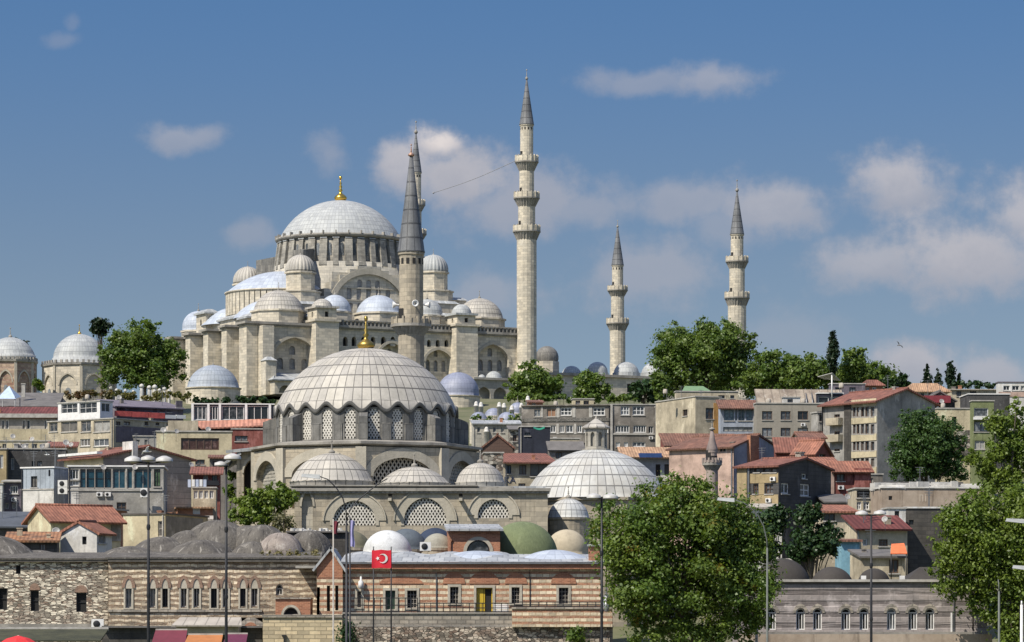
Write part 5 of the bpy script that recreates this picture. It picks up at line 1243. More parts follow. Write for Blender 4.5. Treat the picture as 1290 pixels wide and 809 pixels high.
h.win('f', 829, 866, 514.5, 526.5, mull=(8, 0), fw=.14); h.done(); h.block('white_corner', 'f', 825.5, 828.5, 512, 562, .1, COPING)
h = House('cream rendered house with an orange corner, below the big treetops', 826, 876, 908, 520, 24, 500, P_CREAM2, 'flat', rmat=R_SHEET, coping=COPING)
h.win('f', 889, 899, 514, 528, frame=BROWN_F, mull=(1, 1)); h.win('l', 860, 866, 516, 524, frame=BROWN_F); h.done(); h.block('orange_corner', 'f', 899, 907.5, 508, 548, .08, plaster('orange plaster', (.55, .30, .10), .4, 20))
h = House('house with glazed grey bay under a tiled slope, beside the orange corner', 905, 908, 952, 508, 4, 513, P_STEEL, 'shed', 503, T_BROWN, depth=9, oh=.8)
h.grid('f', [(912, 925), (926, 929), (930, 938), (940, 948)], [(515, 530)], frame=METAL, pane=glass('blue grey glass', (.05, .075, .085), .2), mull=(1, 0)); h.grid('f', [(911, 948)], [(538, 544)], frame=METAL, mull=(5, 0)); h.done()
h.block('white_corner', 'f', 949, 952, 508, 548, .2, COPING)
h = House('flat roofed house with pale parapet just below the big treetops', 850, 852, 930, 545, 4, 493.5, P_CREAM2, 'flat', rmat=R_SHEET, depth=9, coping=COPING); h.grid('f', [(905, 913), (920, 925)], [(498, 502)], frame=IRON); h.done()
mb = MB(); mb.slab((1, 1, h.H+.1), (6, 1, h.H+.1), (5, 5, h.H+1.3), (2, 5, h.H+1.3), .15); mb.build('green_roof', plain('green sheet', (.16, .26, .13), .7), h.t)
h = House('grey office block with two rows of dark windows, right of the glazed bay', 950, 953, 1048, 500, 5, 508.5, surf('grey concrete facade', (.29, .265, .22), (.2, .18, .15), nscale=.3, namt=.6, streak=.5), 'flat', rmat=R_BIT, depth=10)
h.grid('f', [(960, 973), (983.5, 996), (1005, 1018), (1028.5, 1041)], [(518, 529), (539, 550)], frame=BROWN_F, mull=(1, 0)); h.win('f', 1028, 1042, 551, 556, mull=(3, 0)); h.done()
h = House('wide slanted pale sheet roof with open framework above the grey office block', 952, 955, 1062, 530, 6, 507, P_GREY, 'shed', 490, surf('patched rusty sheet', (.33, .28, .22), (.15, .115, .09), nscale=.5, namt=.9, streak=.4, pat='plank', p=dict(h=1.3, vert=True, white=.5, ws=.7)), depth=12, oh=.4); h.done()
mb = MB(); [mb.tube([(h.W*(.55+.07*i), -1.5, h.H-.2), (h.W*(.6+.07*i), 3, h.H+2.4)], .1, 5) for i in range(6)]; mb.build('frame', METAL, h.t)
h = House('white framed roof shelter with dark openings under an awning, right of the slanted sheet roof', 1028, 1030, 1062, 515, 3, 496, P_NAVY, 'flat', rmat=R_SHEET, depth=5, coping=WHITE); h.grid('f', [(1031, 1044), (1046, 1060)], [(488+12, 508)], frame=WHITE, mull=(0, 0)); h.done()
aw = empty('awning', (wx(1046, 512), 511, wz(471, 512)), 'pale angular sun awning on a thin white pole, above the office block', 'awning'); mb = MB(); kk = 512/F
mb.slab((-16*kk, 1, -.4), (0, -2, -.05), (14*kk, 2.5, -.9), (-6*kk, 4, -.5), .08); mb.build('canopy', plain('pale canvas', (.5, .5, .46), .8), aw); MB().tube([(0, -1.5, -.1), (0, -1.5, -4.4)], .1, 8).build('pole', WHITE, aw)
h = House('tall apartment house with cream window bands, red tiled roof and a blank grey gable', 1036, 1105, 1178, 450, -53, 505, P_GREY, 'gable_x', 488, T_RED, oh=.7)
for (y0, y1) in ((513, 525), (534.5, 546.5), (556.5, 567.5), (577.5, 588)):
    h.grid('f', [(1074.5, 1078), (1079, 1082.5), (1084.5, 1088.5), (1090, 1094.5), (1097, 1101.5)], [(y0, y1)], frame=BROWN_F, mull=(0, 0))
    h.win('f', 1051, 1058, y0+9, y1+1, frame=BROWN_F)
h.done()
for (a, b) in ((503, 512.2), (525.8, 533.6), (547.4, 555.6), (568.5, 576.5), (589, 610)): h.block('cream_band', 'f', 1073, 1104.5, a, b, .1, P_CREAM)
for y in (527, 548): h.block('balcony', 'f', 1046, 1062, y, y+9, .9, P_CREAM2)
h.block('bay_shade_strip', 'f', 1064, 1072.5, 506, 612, .12, P_DKCONC); h.chimney(.8, .5, .3, .5)  # dark strip paints in the shade of the recessed part of the front
h = House('grey house with balconies between the office block and the tall apartment house', 1022, 1030, 1052, 462, 18, 520, P_GREY, 'flat', rmat=R_BIT); h.win('f', 1032, 1041, 521+2, 531, frame=BROWN_F); h.grid('f', [(1031, 1043)], [(543, 553)], frame=BROWN_F, mull=(2, 0)); h.done(); h.block('balcony', 'f', 1030, 1044, 553, 557, .8, WHITE)
# --- far right ridge
h = House('villa with tan tiled roof and white dormer wall, on the right ridge', 1140, 1143, 1190, 560, 3, 494, P_WHITE, 'hip', 482, T_TAN, depth=9, oh=1.0); h.grid('f', [(1160, 1164), (1170, 1174), (1178, 1183)], [(495.5, 501)], frame=IRON, mull=(0, 0)); h.done()
h = House('terrace house with dark red railing and pitched dark roof on the right ridge', 1163, 1165, 1203, 545, 3, 504, P_DKCONC, 'gable_y', 493, R_BIT, depth=7); h.done(); h.block('railing', 'f', 1163, 1196, 499, 508, 1.2, plain('dark red paint', (.22, .03, .04), .6)); h.block('post', 'f', 1180, 1182, 508, 516, .4, WHITE)
h = House('cream rendered house beside the round green tree, right', 1178, 1181, 1225, 500, 5, 515, P_CREAM, 'flat', rmat=R_BIT, depth=7, coping=COPING); h.win('f', 1199, 1205, 525, 537, frame=IRON); h.block('lower_wall', 'f', 1205, 1224.5, 542, 575, .06, P_RUBBLE); h.done()
h = House('green house with wide dark windows at the right, behind the bright tree', 1222, 1225, 1252, 490, 4, 505.5, P_GREEN, 'flat', rmat=R_BIT, depth=7, coping=COPING); h.win('f', 1227, 1245, 514, 525, frame=WHITE, mull=(0, 0)); h.win('f', 1227, 1245, 531, 544, frame=IRON); h.win('f', 1228, 1241, 555, 566, frame=COPING); h.done(); h.block('balcony_slab', 'f', 1226, 1245, 526, 529, .7, WHITE)
h = House('dark topped flat building behind the green house', 1218, 1220, 1272, 520, 3, 497, P_SLATE, 'flat', rmat=R_BIT, depth=7, coping=WHITE); h.done()
h = House('white and pink building at the right edge of the ridge', 1255, 1258, 1330, 560, 3, 482, P_WHITE, 'flat', rmat=R_BIT, depth=8, coping=P_MAUVE); h.grid('f', [(1264, 1272), (1275, 1284), (1286, 1294)], [(486, 492)], mull=(1, 0)); h.done(); h.block('pink_band', 'f', 1258, 1320, 494, 500, .1, P_PINK)
h = House('low white roof house on the ridge behind the terrace railing', 1196, 1198, 1262, 575, 3, 491, P_CREAM2, 'shed', 487, R_SHEET, depth=8); h.grid('f', [(1205, 1211), (1222, 1230)], [(493, 499)], frame=IRON); h.done()
h = House('dark house with little red kiosk roof under the cypress', 1085, 1087, 1112, 545, 3, 486, P_BRICK, 'hip', 478, T_RED, depth=4); h.grid('f', [(1091, 1095), (1099, 1104)], [(488, 494)]); h.done()
h = House('purple grey low building on the ridge left of the apartment roof', 1044, 1046, 1090, 540, 3, 484, P_MAUVE, 'flat', rmat=R_BIT, depth=6); h.grid('f', [(1052, 1060), (1070, 1078)], [(488, 494)], frame=IRON); h.done()
# --- right middle
h = House('faded pink house with brown roof and blue grey gable, behind the small minaret', 843, 924, 986, 400, -38, 563, P_PINK, 'gable_x', 546, T_BROWN, oh=.5)
h.win('f', 907, 910, 564, 569, frame=IRON, mull=(0, 0)); h.win('f', 911, 914.5, 564, 569, frame=IRON, mull=(0, 0)); h.win('r', 930.5, 933, 568, 572, frame=IRON, mull=(0, 0)); h.win('r', 953, 955.5, 568, 572, frame=IRON, mull=(0, 0)); h.done()
ox, oy, a_, L = h.faces['r']; mb = MB().panel(ox, oy, a_, [(.1, 3), (L-.1, 3), (L-.1, h.H-.12), (L*.5, h.rz-.1), (.1, h.H-.12)], .05); mb.build('gable_render', P_STEEL, h.t)
h.block('chimney', 'r', 941, 952, 549, 588, .5, P_BRICK)
h = House('house with red brown roof slope just left of the pink house', 832, 838, 930, 425, 8, 561, P_RED, 'shed', 545, T_BROWN, depth=8); h.done()
h = House('bluish low house under a tan roof with a blue tarpaulin, right of the hamam dome', 783, 786, 850, 415, 6, 573, P_STEEL, 'shed', 563, T_TAN, depth=8, oh=1.0); h.grid('f', [(826, 832), (837, 843)], [(585, 600)], frame=IRON, mull=(0, 0)); h.done(); h.block('tarpaulin', 'f', 804, 832, 571.5, 577, 1.1, plain('blue tarp', (.03, .07, .2), .5)); h.block('white_ledge', 'f', 832, 851, 599, 606, .5, P_WHITE)
h = House('orange walled house with bright red roof, right of the blue grey gable', 1000, 1027, 1046, 392, -30, 570, P_RED, 'gable_x', 555, T_ORANGE, oh=.6); h.win('r', 1032, 1040, 572, 584, frame=BROWN_F); h.done(); h.block('orange_render', 'f', 1000.5, 1026.5, 571.5, 590, .05, plaster('terracotta plaster', (.50, .20, .11), .4, 22))
h = House('red roofed wing running left from the orange walled house', 975, 978, 1035, 402, 4, 568, P_RED, 'shed', 551, T_RED, depth=9); h.done()
h = House('ochre house with dark slate gable and white windows, behind the dark trees', 928, 981, 1047, 360, -36, 587, P_SLATE, 'gable_x', 575, T_RED, oh=.5)
h.grid('f', [(949, 955), (964, 974)], [(610, 622)], frame=BROWN_F, mull=(1, 1)); h.grid('f', [(950, 957), (961, 969), (971, 978)], [(590, 595)], frame=BROWN_F, mull=(0, 0)); h.win('r', 984, 994, 609, 622, mull=(1, 0), fw=.12); h.win('r', 1008, 1020, 610, 625, mull=(1, 1), fw=.12); h.win('r', 1010, 1016, 597, 603, mull=(0, 0)); h.done()
h.block('ochre_render', 'f', 929, 941, 588.5, 640, .07, P_YELLOW); h.block('ochre_front', 'f', 945, 980.5, 596.5, 608.5, .05, P_YELLOW); h.block('ochre_front', 'f', 945, 980.5, 623.5, 640, .05, P_YELLOW); h.block('drainpipe', 'f', 943, 945, 590, 630, .2, METAL); h.block('ochre_front', 'f', 956, 963, 609, 623, .045, P_YELLOW); h.chimney(.85, .52, .6, .7, P_RUBBLE)
h = House('lower orange roof in front of the orange walled house', 1020, 1022, 1062, 384, 5, 590, P_SLATE, 'shed', 573, T_ORANGE, depth=7); h.done()
h = House('dark red house with one white window, left of the rain stained wall', 1045, 1050, 1096, 374, 9, 592, P_RED, 'shed', 581, T_ORANGE, depth=9, oh=.7); h.win('f', 1080, 1089, 595.5, 604.5, mull=(2, 0), fw=.1); h.grid('f', [(1054, 1064)], [(597, 606)], frame=BROWN_F); h.done(); h.block('pink_corner', 'f', 1047, 1050.5, 592, 625, .15, P_PINK); h.block('side_wing', 'f', 1076, 1096.5, 590, 650, .25, P_RED)
h = House('slate grey lean-to house under the dark red house', 1038, 1040, 1070, 362, 4, 633, P_SLATE, 'shed', 621, R_BIT, depth=6); h.done()
h = House('shed with small orange tiled roof and dark opening under the red house', 1032, 1034, 1078, 332, 6, 645, P_CREAM2, 'shed', 635, T_ORANGE, depth=5, oh=.5); h.win('f', 1038, 1052, 647, 656, frame=BROWN_F); h.win('f', 1062, 1068, 648, 653, frame=IRON); h.done()
h = House('long flat building with rain stained pinkish wall and rubble parapet', 1097, 1111, 1240, 345, 6, 615, P_CONC, 'flat', rmat=R_BIT, depth=12, coping=P_WHITE); h.win('f', 1119.5, 1124, 625, 630, frame=IRON, mull=(0, 0)); h.done()
rn = random.Random(3); mb = MB()
for i in range(26):
    x_ = rn.uniform(.5, h.W-.5); y_ = rn.uniform(.3, 4); l_ = rn.uniform(.3, 1.6); mb.rbox(x_, y_, rn.uniform(-.5, .5), -l_, l_, -.12, .12, h.H-.1, h.H+rn.uniform(.2, .8))
mb.build('roof_debris', P_WHITE, h.t)['kind'] = 'stuff'; mb = MB(); mb.box(1, h.W-1, 5, 10, h.H-.5, h.H+.9); mb.build('roof_shed', R_BIT, h.t)
mb = MB(); uu = h.u('f', 1159); zz_ = h.zz('f', 1159, 632)
for (x_, w_, a0_, a1_) in ((0, .1, 0, .62), (.3, .1, 0, .7), (.6, .1, 0, .75)): mb.box(uu+x_-.05, uu+x_+.05, -.02, .01, zz_+a0_, zz_+a1_)
mb.box(uu-.12, uu+.3, -.022, .008, zz_+.62, zz_+.7); mb.build('painted_mark', plain('chalky paint', (.52, .44, .35), .9), h.t)
h = House('broken balcony house with white frames, left end of the rain stained wall', 1075, 1078, 1098, 352, 4, 616, P_CREAM2, 'flat', rmat=R_BIT, depth=5, coping=COPING); h.win('f', 1079, 1096, 618, 627, frame=IRON, mull=(3, 0)); h.grid('f', [(1079, 1085), (1088, 1095)], [(632, 642)], mull=(1, 1)); h.done()
h = House('windowless dark rough walled block with white top ledge, left of the big right tree', 1139, 1141, 1205, 326, 4, 640.5, P_DKCONC, 'flat', rmat=R_BIT, depth=7, coping=P_WHITE); h.win('f', 1145, 1151, 655, 661, frame=IRON); h.done()
h = House('shabby beige house with maroon roof and two windows, behind the leaden domes', 1064, 1079, 1143, 316, 16, 665, P_CREAM2, 'shed', 649, T_MAROON, oh=.6); h.win('f', 1087, 1093, 679, 687.5, frame=WHITE, mull=(0, 0)); h.win('f', 1107, 1118.5, 679.5, 688, frame=BROWN_F, mull=(2, 1)); h.done()
h = House('grey white concrete stub standing on the maroon roof', 1117, 1119, 1141, 322, 5, 641, P_WHITE, 'flat', depth=3); h.win('f', 1127, 1133, 644, 656, frame=IRON); h.done()
h = House('sky blue painted wall with brown eave, right of the dark trees', 1058, 1060, 1083, 312, 3, 682, P_BLUE, 'shed', 679, T_BROWN, depth=4); h.done()
h = House('low patched beige annex with dark doorway, in front of the shabby beige house', 1082, 1085, 1140, 304, 6, 702, P_CREAM2, 'shed', 692, R_BIT, depth=5, oh=.4); h.win('f', 1120, 1132, 705, 722, frame=BROWN_F, mull=(1, 0)); h.done()
oa = empty('awning', (wx(1130, 303), 302.4, wz(698, 303)), 'bright orange awning against the dark rough wall', 'awning'); mb = MB(); kk = 303/F
mb.slab((-11*kk, -1.2, 0), (10*kk, -1.2, 0), (10*kk, 1.2, 14*kk), (-6*kk, 1.2, 13*kk), .08); mb.build('cloth', plain('orange cloth', (.70, .17, .06), .8), oa); mb = MB(); [mb.tube([(a*kk, -1.1, -2.5), (a*kk, -1.1, 0)], .05, 6) for a in (-10, 9)]; mb.build('pole', IRON, oa)

# --- small domes and chimneys of the lower college, behind the beige dome
for i, (px_, r_, yb, yt, d, lab) in enumerate(((652, 10.5, 521, 507, 640, 'lavender grey dome of the low college, under the trees'), (639, 13, 532, 519, 600, 'small lavender dome with a lantern below the low college dome'), (622, 12, 524, 514, 625, 'flat bluish dome of the low college with white chimneys around'), (603, 11, 528, 519, 600, 'lead dome nearest the beige dome rim in the low college'))):
    low_dome('dome', px_, r_, yb, yt, d, LEAD_U, lab, mat=STONE, nu=18, nv=3, fin=(i == 0), n=24)
chim = None
for px_, yt, yb, d in ((600, 506, 520, 612), (606, 507, 520, 614), (629, 507, 522, 618), (635, 508, 521, 618), (657, 508, 524, 628), (665, 499, 514, 640), (674, 506, 520, 635), (679, 504, 517, 640), (613, 538, 549, 560), (660, 520, 531, 600), (645, 511, 520, 630)):
    hh = (yb-yt)*d/F; 
    if chim is None:
        g0 = ground(d); chim = empty('chimney', (0, 0, 0), 'slender white stone chimney among the low college domes, under the trees', 'chimney', 'white chimneys of the low college')
        mb = MB(); mb.lathe([(.42, -6), (.42, 1.4), (.5, 1.45), (.5, 1.6), (.36, 1.65), (.36, 2.0), (.2, 2.3), (0, 2.35)], 10); mb.build('stack', P_WHITE, chim); c = chim
        MB().lathe([(.39, 1.66), (.25, 2.1), (0, 2.4)], 10).build('cap', WHITE, chim)
    else: c = copy_tree(chim)
    c.location = (wx(px_, d), d, wz(yt, d)-2.3)

# --- smaller buildings filling the rows
h = House('old stone wing with a lead roof in front of the low college domes', 594, 596, 656, 560, 4, 534, STONE_D, 'shed', 528, LEAD_R, depth=6); h.grid('f', [(601, 605), (611, 615), (621, 625), (631, 635), (641, 645)], [(538, 545)], frame=TRIMW, mull=(0, 0)); h.done()
h = House('weathered stone hut with chimney under the low college, beside the brown wooden hut', 640, 642, 660, 470, 6, 541, P_RUBBLE, 'shed', 536, R_BIT, depth=4); h.win('f', 646, 651, 548, 556, frame=BROWN_F); h.done()
h = House('low ochre terrace wall house at the left edge under the balcony', -20, -20, 62, 480, 3, 556, P_CREAM, 'flat', depth=5); h.grid('f', [(3, 8), (24, 30), (40, 47)], [(559, 568)], frame=TRIMW); h.done()
h = House('maroon roofed shed crowded with dishes behind the dark slate house', 58, 60, 96, 452, 5, 563, P_CREAM2, 'shed', 555, T_RED, depth=5); h.win('f', 66, 72, 565, 572, frame=BROWN_F); h.done()
h = House('narrow mauve grey house squeezed between the cafe and the cream block', 166, 168, 197, 462, 6, 550, P_GREY, 'flat', depth=5); h.grid('f', [(172, 176), (182, 186)], [(554, 561)], frame=TRIMW); h.done()
h = House('shaded brown house between the cream block and the arcade', 262, 264, 300, 425, 5, 577, P_GREYB, 'shed', 571, T_BROWN, depth=6); h.grid('f', [(268, 273), (280, 285)], [(581, 588)], frame=BROWN_F); h.done()
h = House('small white washed hut below the washing balcony', 244, 246, 266, 345, 5, 655, P_WHITE, 'shed', 650, R_SHEET, depth=3); h.win('f', 250, 255, 658, 666, frame=IRON); h.done()
h = House('tiny brick hut with tin roof behind the orange roofed house', 120, 122, 160, 345, -4, 641, P_BRICK, 'shed', 636, R_SHEET, depth=4); h.win('f', 130, 136, 644, 650, frame=TRIMW); h.done()
h = House('beige house with green shutters between the office block and the red roofs', 1006, 1008, 1040, 440, 5, 552, P_CREAM2, 'gable_x', 544, T_BROWN, depth=7); h.grid('f', [(1012, 1016), (1022, 1026), (1031, 1035)], [(555, 562)], frame=TRIMW); h.done()
h = House('small plastered hut with patched roof under the ochre house', 938, 940, 985, 335, 6, 640, P_WHITE, 'shed', 634, R_SHEET, depth=4); h.done()
h = House('grey stepped annex with railings at the foot of the tall apartment house', 1076, 1078, 1112, 425, 5, 598, P_GREYB, 'flat', depth=4); h.grid('f', [(1082, 1088), (1094, 1100)], [(602, 610)], frame=TRIMW); h.done()
h = House('cream penthouse with dark panes on top of the grey tenement', 720, 722, 748, 552, 4, 503, P_CREAM, 'flat', depth=4, base=wz(514, 552)); h.grid('f', [(725, 731), (735, 742)], [(505, 510)], frame=BROWN_F); h.done()
h = House('brick roof cabin on the left end of the grey tenement', 664, 666, 684, 550, 4, 507, P_BRICK, 'shed', 503, T_BROWN, depth=3, base=wz(515, 550)); h.win('f', 670, 675, 508, 512, frame=TRIMW); h.done()
h = House('pale roof cabin beside the chimneys of the grey office block', 985, 987, 1008, 507, 4, 501, P_WHITE, 'flat', depth=3, base=wz(509, 505)); h.win('f', 992, 999, 503, 507, frame=IRON); h.done()
tk0 = None
for i, (px_, yb, d) in enumerate(((700, 511, 545), (838, 496, 524), (872, 494, 550), (968, 508, 504), (1012, 508, 506), (110, 503, 505), (212, 544, 444), (24, 565, 434), (60, 565, 433), (1060, 489, 455), (1188, 514, 503))):
    if tk0 is None:
        tk0 = empty('water_tank', (0, 0, 0), 'pale cylindrical water tank on a flat hillside roof', 'water tank', 'water tanks on the hillside roofs'); c = tk0
        MB().lathe([(0, .3), (.55, .3), (.58, .5), (.55, 1.3), (.35, 1.45), (0, 1.5)], 16).build('tank', R_SHEET, tk0)
        for a_ in range(4): MB().box(.36*(1 if a_ % 2 else -1)-.04, .36*(1 if a_ % 2 else -1)+.04, .36*(1 if a_ > 1 else -1)-.04, .36*(1 if a_ > 1 else -1)+.04, -.5, .32).build('leg', METAL, tk0)
    else: c = copy_tree(tk0)
    c.location = (wx(px_, d), d, wz(yb, d)-.2); c.scale = (.62,)*3
# ------------------------------------------------------------------ foreground: the old han along the street
HANBRICK = surf('worn thin brick', (.25, .155, .11), (.16, .11, .085), nscale=.8, namt=.8, streak=.3, pat='brick', p=dict(w=.3, h=.09))
HAN = surf('worn han masonry', (.72, .63, .49), (.30, .25, .19), nscale=.35, namt=.75, streak=.45, pat='band', p=dict(h=.42, w=.5, wob=.5, patch=.75, share=.47, brick=(.23, .155, .105), brick2=(.11, .083, .063), white=.6, ws=.7, wc=(.15, .12, .092)), bump=.6)
HAN2 = surf('rubble han masonry', (.58, .51, .40), (.22, .185, .15), nscale=.4, namt=.7, streak=.3, pat='rubble', p=dict(s=2.5, red=.5, zs=3.4, white=.5, ws=.7, wc=(.15, .125, .1)), bump=.6)
SALLY = surf('banded brick and limestone', (.66, .58, .44), (.46, .40, .30), nscale=.5, namt=.5, streak=.3, pat='band', p=dict(h=.43, w=.5, wob=.10, white=.3, ws=1.2, wc=(.24, .2, .16), patch=.35, brick=(.33, .16, .095), brick2=(.23, .115, .075), share=.56), bump=.5)
GREYB = surf('grey banded stone', (.34, .305, .29), (.20, .18, .17), nscale=.3, namt=.75, streak=.5, pat='strata', p=dict(h=.78, dark=(.12, .105, .10)), bump=.4)
YBRICK = surf('yellow cut stone wall', (.56, .47, .31), (.40, .33, .22), nscale=.5, namt=.5, streak=.3, pat='blocks', p=dict(w=.85, h=.29, mortar=.03, dark=.45, amt=.9))
GSTONE = surf('grey terrace stone', (.36, .33, .28), (.17, .15, .125), nscale=.6, namt=.8, streak=.4, pat='blocks', p=dict(w=.7, h=.3, mortar=.04, dark=.5, amt=.9))
RUB = surf('coarse rubble', (.36, .31, .245), (.15, .13, .11), nscale=.4, namt=.6, streak=.3, pat='rubble', p=dict(s=3.0, red=.35, zs=2.0), bump=.7)
VAULT = surf('old grey vault render', (.125, .114, .098), (.055, .05, .044), nscale=.6, namt=.8, streak=.3, bump=.8, p=dict(white=.35, ws=1.3, wc=(.36, .335, .29), radial=42))
EAVE = surf('shadow toned eaves', (.12, .11, .095), (.05, .047, .04), nscale=.9, namt=.8, streak=.3)  # dark tone paints the roof edge shadow into the eaves
VAULT2 = surf('pinkish vault render', (.29, .25, .215), (.15, .125, .11), nscale=.9, namt=.8, streak=.2, bump=.6, p=dict(white=.4, ws=1.6, radial=30))
DOMEG = surf('dull brown grey dome render', (.055, .049, .043), (.035, .031, .028), nscale=.4, namt=.6, streak=.1)
def lumpy(seed, amt):
    rn = random.Random(seed); ph = [(rn.uniform(0, 6.28), rn.randint(2, 9), rn.uniform(.3, 1)) for _ in range(6)]
    return lambda a, t, k: 1+amt*sum(w_*math.sin(n_*a+p_+t*5) for p_, n_, w_ in ph)/3
GD = 1.5
def hw_windows(mb_holes, items, d, X0, kind='pointed'): pass
class Front:
    """a straight street front facing the camera at distance d"""
    def __init__(s, name, label, cat, px0, px1, ytop, d, depth, wall, group=None, base=GD):
        s.x0 = wx(px0, d); s.x1 = wx(px1, d); s.d = d; s.D = depth; s.base = base; s.H = wz(ytop, d)-base; s.W = s.x1-s.x0
        s.t = empty(name, (s.x0, d, base), label, cat, group); s.wall = wall; s.h = []; s.w = []
    def U(s, px): return wx(px, s.d)-s.x0
    def Z(s, py): return wz(py, s.d)-s.base
    def win(s, xa, xb, ya, yb, kind='rect', frame=TRIMW, pane=GLASS_O, mull=(1, 0), reveal=.3, fw=.08, pane_only=False):
        a, b, z1, z0 = s.U(xa), s.U(xb), s.Z(ya), s.Z(yb)
        hw = (b-a)/2; s.h.append(rect(a, b, z0, z1) if kind == 'rect' else arch_poly(a, b, z0, z1-hw*(1 if kind == 'round' else 1.25), z1, kind, 10))
        s.w.append(((a+b)/2, z0, b-a, z1-z0, frame, pane, kind, mull, reveal, fw))
    def done(s, poly=None, reveal=.4):
        mb = MB(); mb.wall(0, 0, 0, poly or rect(0, s.W, 0, s.H), s.h, reveal); mb.wall(s.W, 0, PI/2, rect(0, s.D, 0, s.H)); mb.wall(0, s.D, -PI/2, rect(0, s.D, 0, s.H)); mb.wall(s.W, s.D, PI, rect(0, s.W, 0, s.H))
        s.wo = mb.build('wall', s.wall, s.t)
        for (u_, z0, w_, h_, fm, pm, kind, mull, rv, fw) in s.w: window(s.t, 0, 0, 0, u_, z0, w_, h_, fm, pm, kind, mull, rv, fw)
        return s
    def bx(s, name, xa, xb, ya, yb, y0, y1, mat, parent=None):
        return MB().box(s.U(xa), s.U(xb), y0, y1, s.Z(yb), s.Z(ya)).build(name, mat, parent or s.t)
A = Front('old_han', 'old rubble walled han with dark eaves at the left edge, air conditioner on its wall', 'building', -60, 136, 704, 256, 14, HAN2)
for xa, xb, ya, yb in ((-2, 9, 741, 768), (38.5, 49, 744, 770), (96, 109, 747, 771), (20, 26, 712, 723)): A.win(xa, xb, ya, yb, pane=DARK, frame=IRON, mull=(0, 1) if xb-xa > 8 else (0, 0))
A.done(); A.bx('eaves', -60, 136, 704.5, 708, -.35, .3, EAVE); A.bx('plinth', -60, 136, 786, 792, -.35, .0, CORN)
mb = MB(); mb.slab((0-.3, -.42, A.Z(704.2)+.05), (A.W+.2, -.42, A.Z(704.2)+.05), (A.W, 5, A.Z(694)), (0, 5, A.Z(694)), .12); mb.build('roof_edge', VAULT, A.t)
for i, (px_, r_, yt, dy) in enumerate(((-10, 62, 671, 6), (45, 40, 690, 7), (105, 36, 694, 7))):
    o = MB().dome((wx(px_, 262)-A.x0), dy, A.Z(703), r_*.06, (703-yt)*.06, 40, 12, 1, 1, rm=lumpy(i+1, .06)).build('vault', VAULT, A.t)
for xa, xb, ya, yb in ((37, 50.5, 735, 743.5), (94, 110.5, 737, 746.5)):
    u0, u1 = A.U(xa), A.U(xb); MB().panel(0, 0, 0, arch_poly(u0, u1, A.Z(yb), A.Z(yb)+.02, A.Z(ya), 'round', 10), .05, -.1).build('relieving_arch', HANBRICK, A.t)
B = Front('old_han', 'long banded han with pairs of pointed windows and bare grey vaults on its roof', 'building', 136.5, 402, 703, 255, 14, HAN)
for xc, w_, ya, yb, o_ in ((162, 9, 733, 766, 1), (192.5, 8, 733, 765, 1), (208, 8, 733, 765, 0), (231.5, 8.5, 732, 765, 1), (247.5, 8.5, 732, 765, 1), (269.5, 8.5, 732, 766, 0), (284, 8, 732, 765, 1), (306, 7.5, 733, 764, 0), (320.5, 9, 733, 764, 1), (352, 9, 729, 750, 1)):
    B.win(xc-w_/2, xc+w_/2, ya+7, yb, 'rect' if xc != 352 else 'pointed', frame=TRIMW if o_ else IRON, pane=DARK if xc > 200 else GLASS_O, mull=(1, 0), fw=.1)
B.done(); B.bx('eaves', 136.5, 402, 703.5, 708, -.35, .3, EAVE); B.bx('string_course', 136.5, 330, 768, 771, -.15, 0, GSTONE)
for xc, w_ in ((162, 13), (192.5, 12), (208, 12), (231.5, 12.5), (247.5, 12.5), (269.5, 12.5), (284, 12), (306, 12), (320.5, 13)):
    u0, u1 = B.U(xc-w_/2), B.U(xc+w_/2); zb_ = B.Z(741.5); 
    MB().panel(0, 0, 0, arch_poly(u0+.12, u1-.12, zb_, zb_+.05, zb_+.75, 'pointed', 10), .03, -.1).build('lunette', STONE_T, B.t)
    MB().band(0, 0, 0, arch_line(u0+.12, u1-.12, zb_+.05, zb_+.75, 'pointed', 10), arch_line(u0-.12, u1+.12, zb_+.05, zb_+1.02, 'pointed', 10), .09, -.1).build('brick_arch', HANBRICK, B.t)
    m_ = MB(); m_.box(u0+.02, u0+.15, -.07, .0, B.Z(766), zb_); m_.box(u1-.15, u1-.02, -.07, .0, B.Z(766), zb_); m_.box(u0, u1, -.12, .0, B.Z(767.5), B.Z(766)); m_.build('stone_surround', STONE_T, B.t)
mb = MB(); mb.slab((-.2, -.42, B.Z(703.2)+.05), (B.W+.2, -.42, B.Z(703.2)+.05), (B.W, 5, B.Z(693)), (0, 5, B.Z(693)), .12); mb.build('roof_edge', VAULT, B.t)
for i, (px_, r_, yt, dy, m_) in enumerate(((165, 44, 688, 6, VAULT), (205, 48, 676, 8, VAULT), (240, 44, 668, 9, VAULT), (275, 50, 655, 9.5, VAULT), (255, 48, 680, 5.5, VAULT), (312, 34, 662, 9, VAULT), (330, 34, 661, 7.5, VAULT), (318, 30, 682, 5, VAULT), (353, 31, 671, 5.2, VAULT2), (390, 30, 668, 8, VAULT))):
    d_ = 255+dy; MB().dome(wx(px_, d_)-B.x0, dy, wz(704, d_)-B.base, r_*d_/F, (704-yt)*d_/F, 44, 14, 1, 1, rm=lumpy(i+11, .075)).build('vault', m_, B.t)
B2 = Front('shed', 'flat dark roofed shed strewn with pale rubbish, on the han beside the brick gable', 'shed', 362, 436, 671, 268, 5, P_DKCONC, base=wz(706, 262)); B2.done()
rn = random.Random(8); mb = MB(); mb.box(-.1, B2.W+.1, -.3, 5, B2.H, B2.H+.12); mb.build('roof', R_BIT, B2.t); mb = MB()
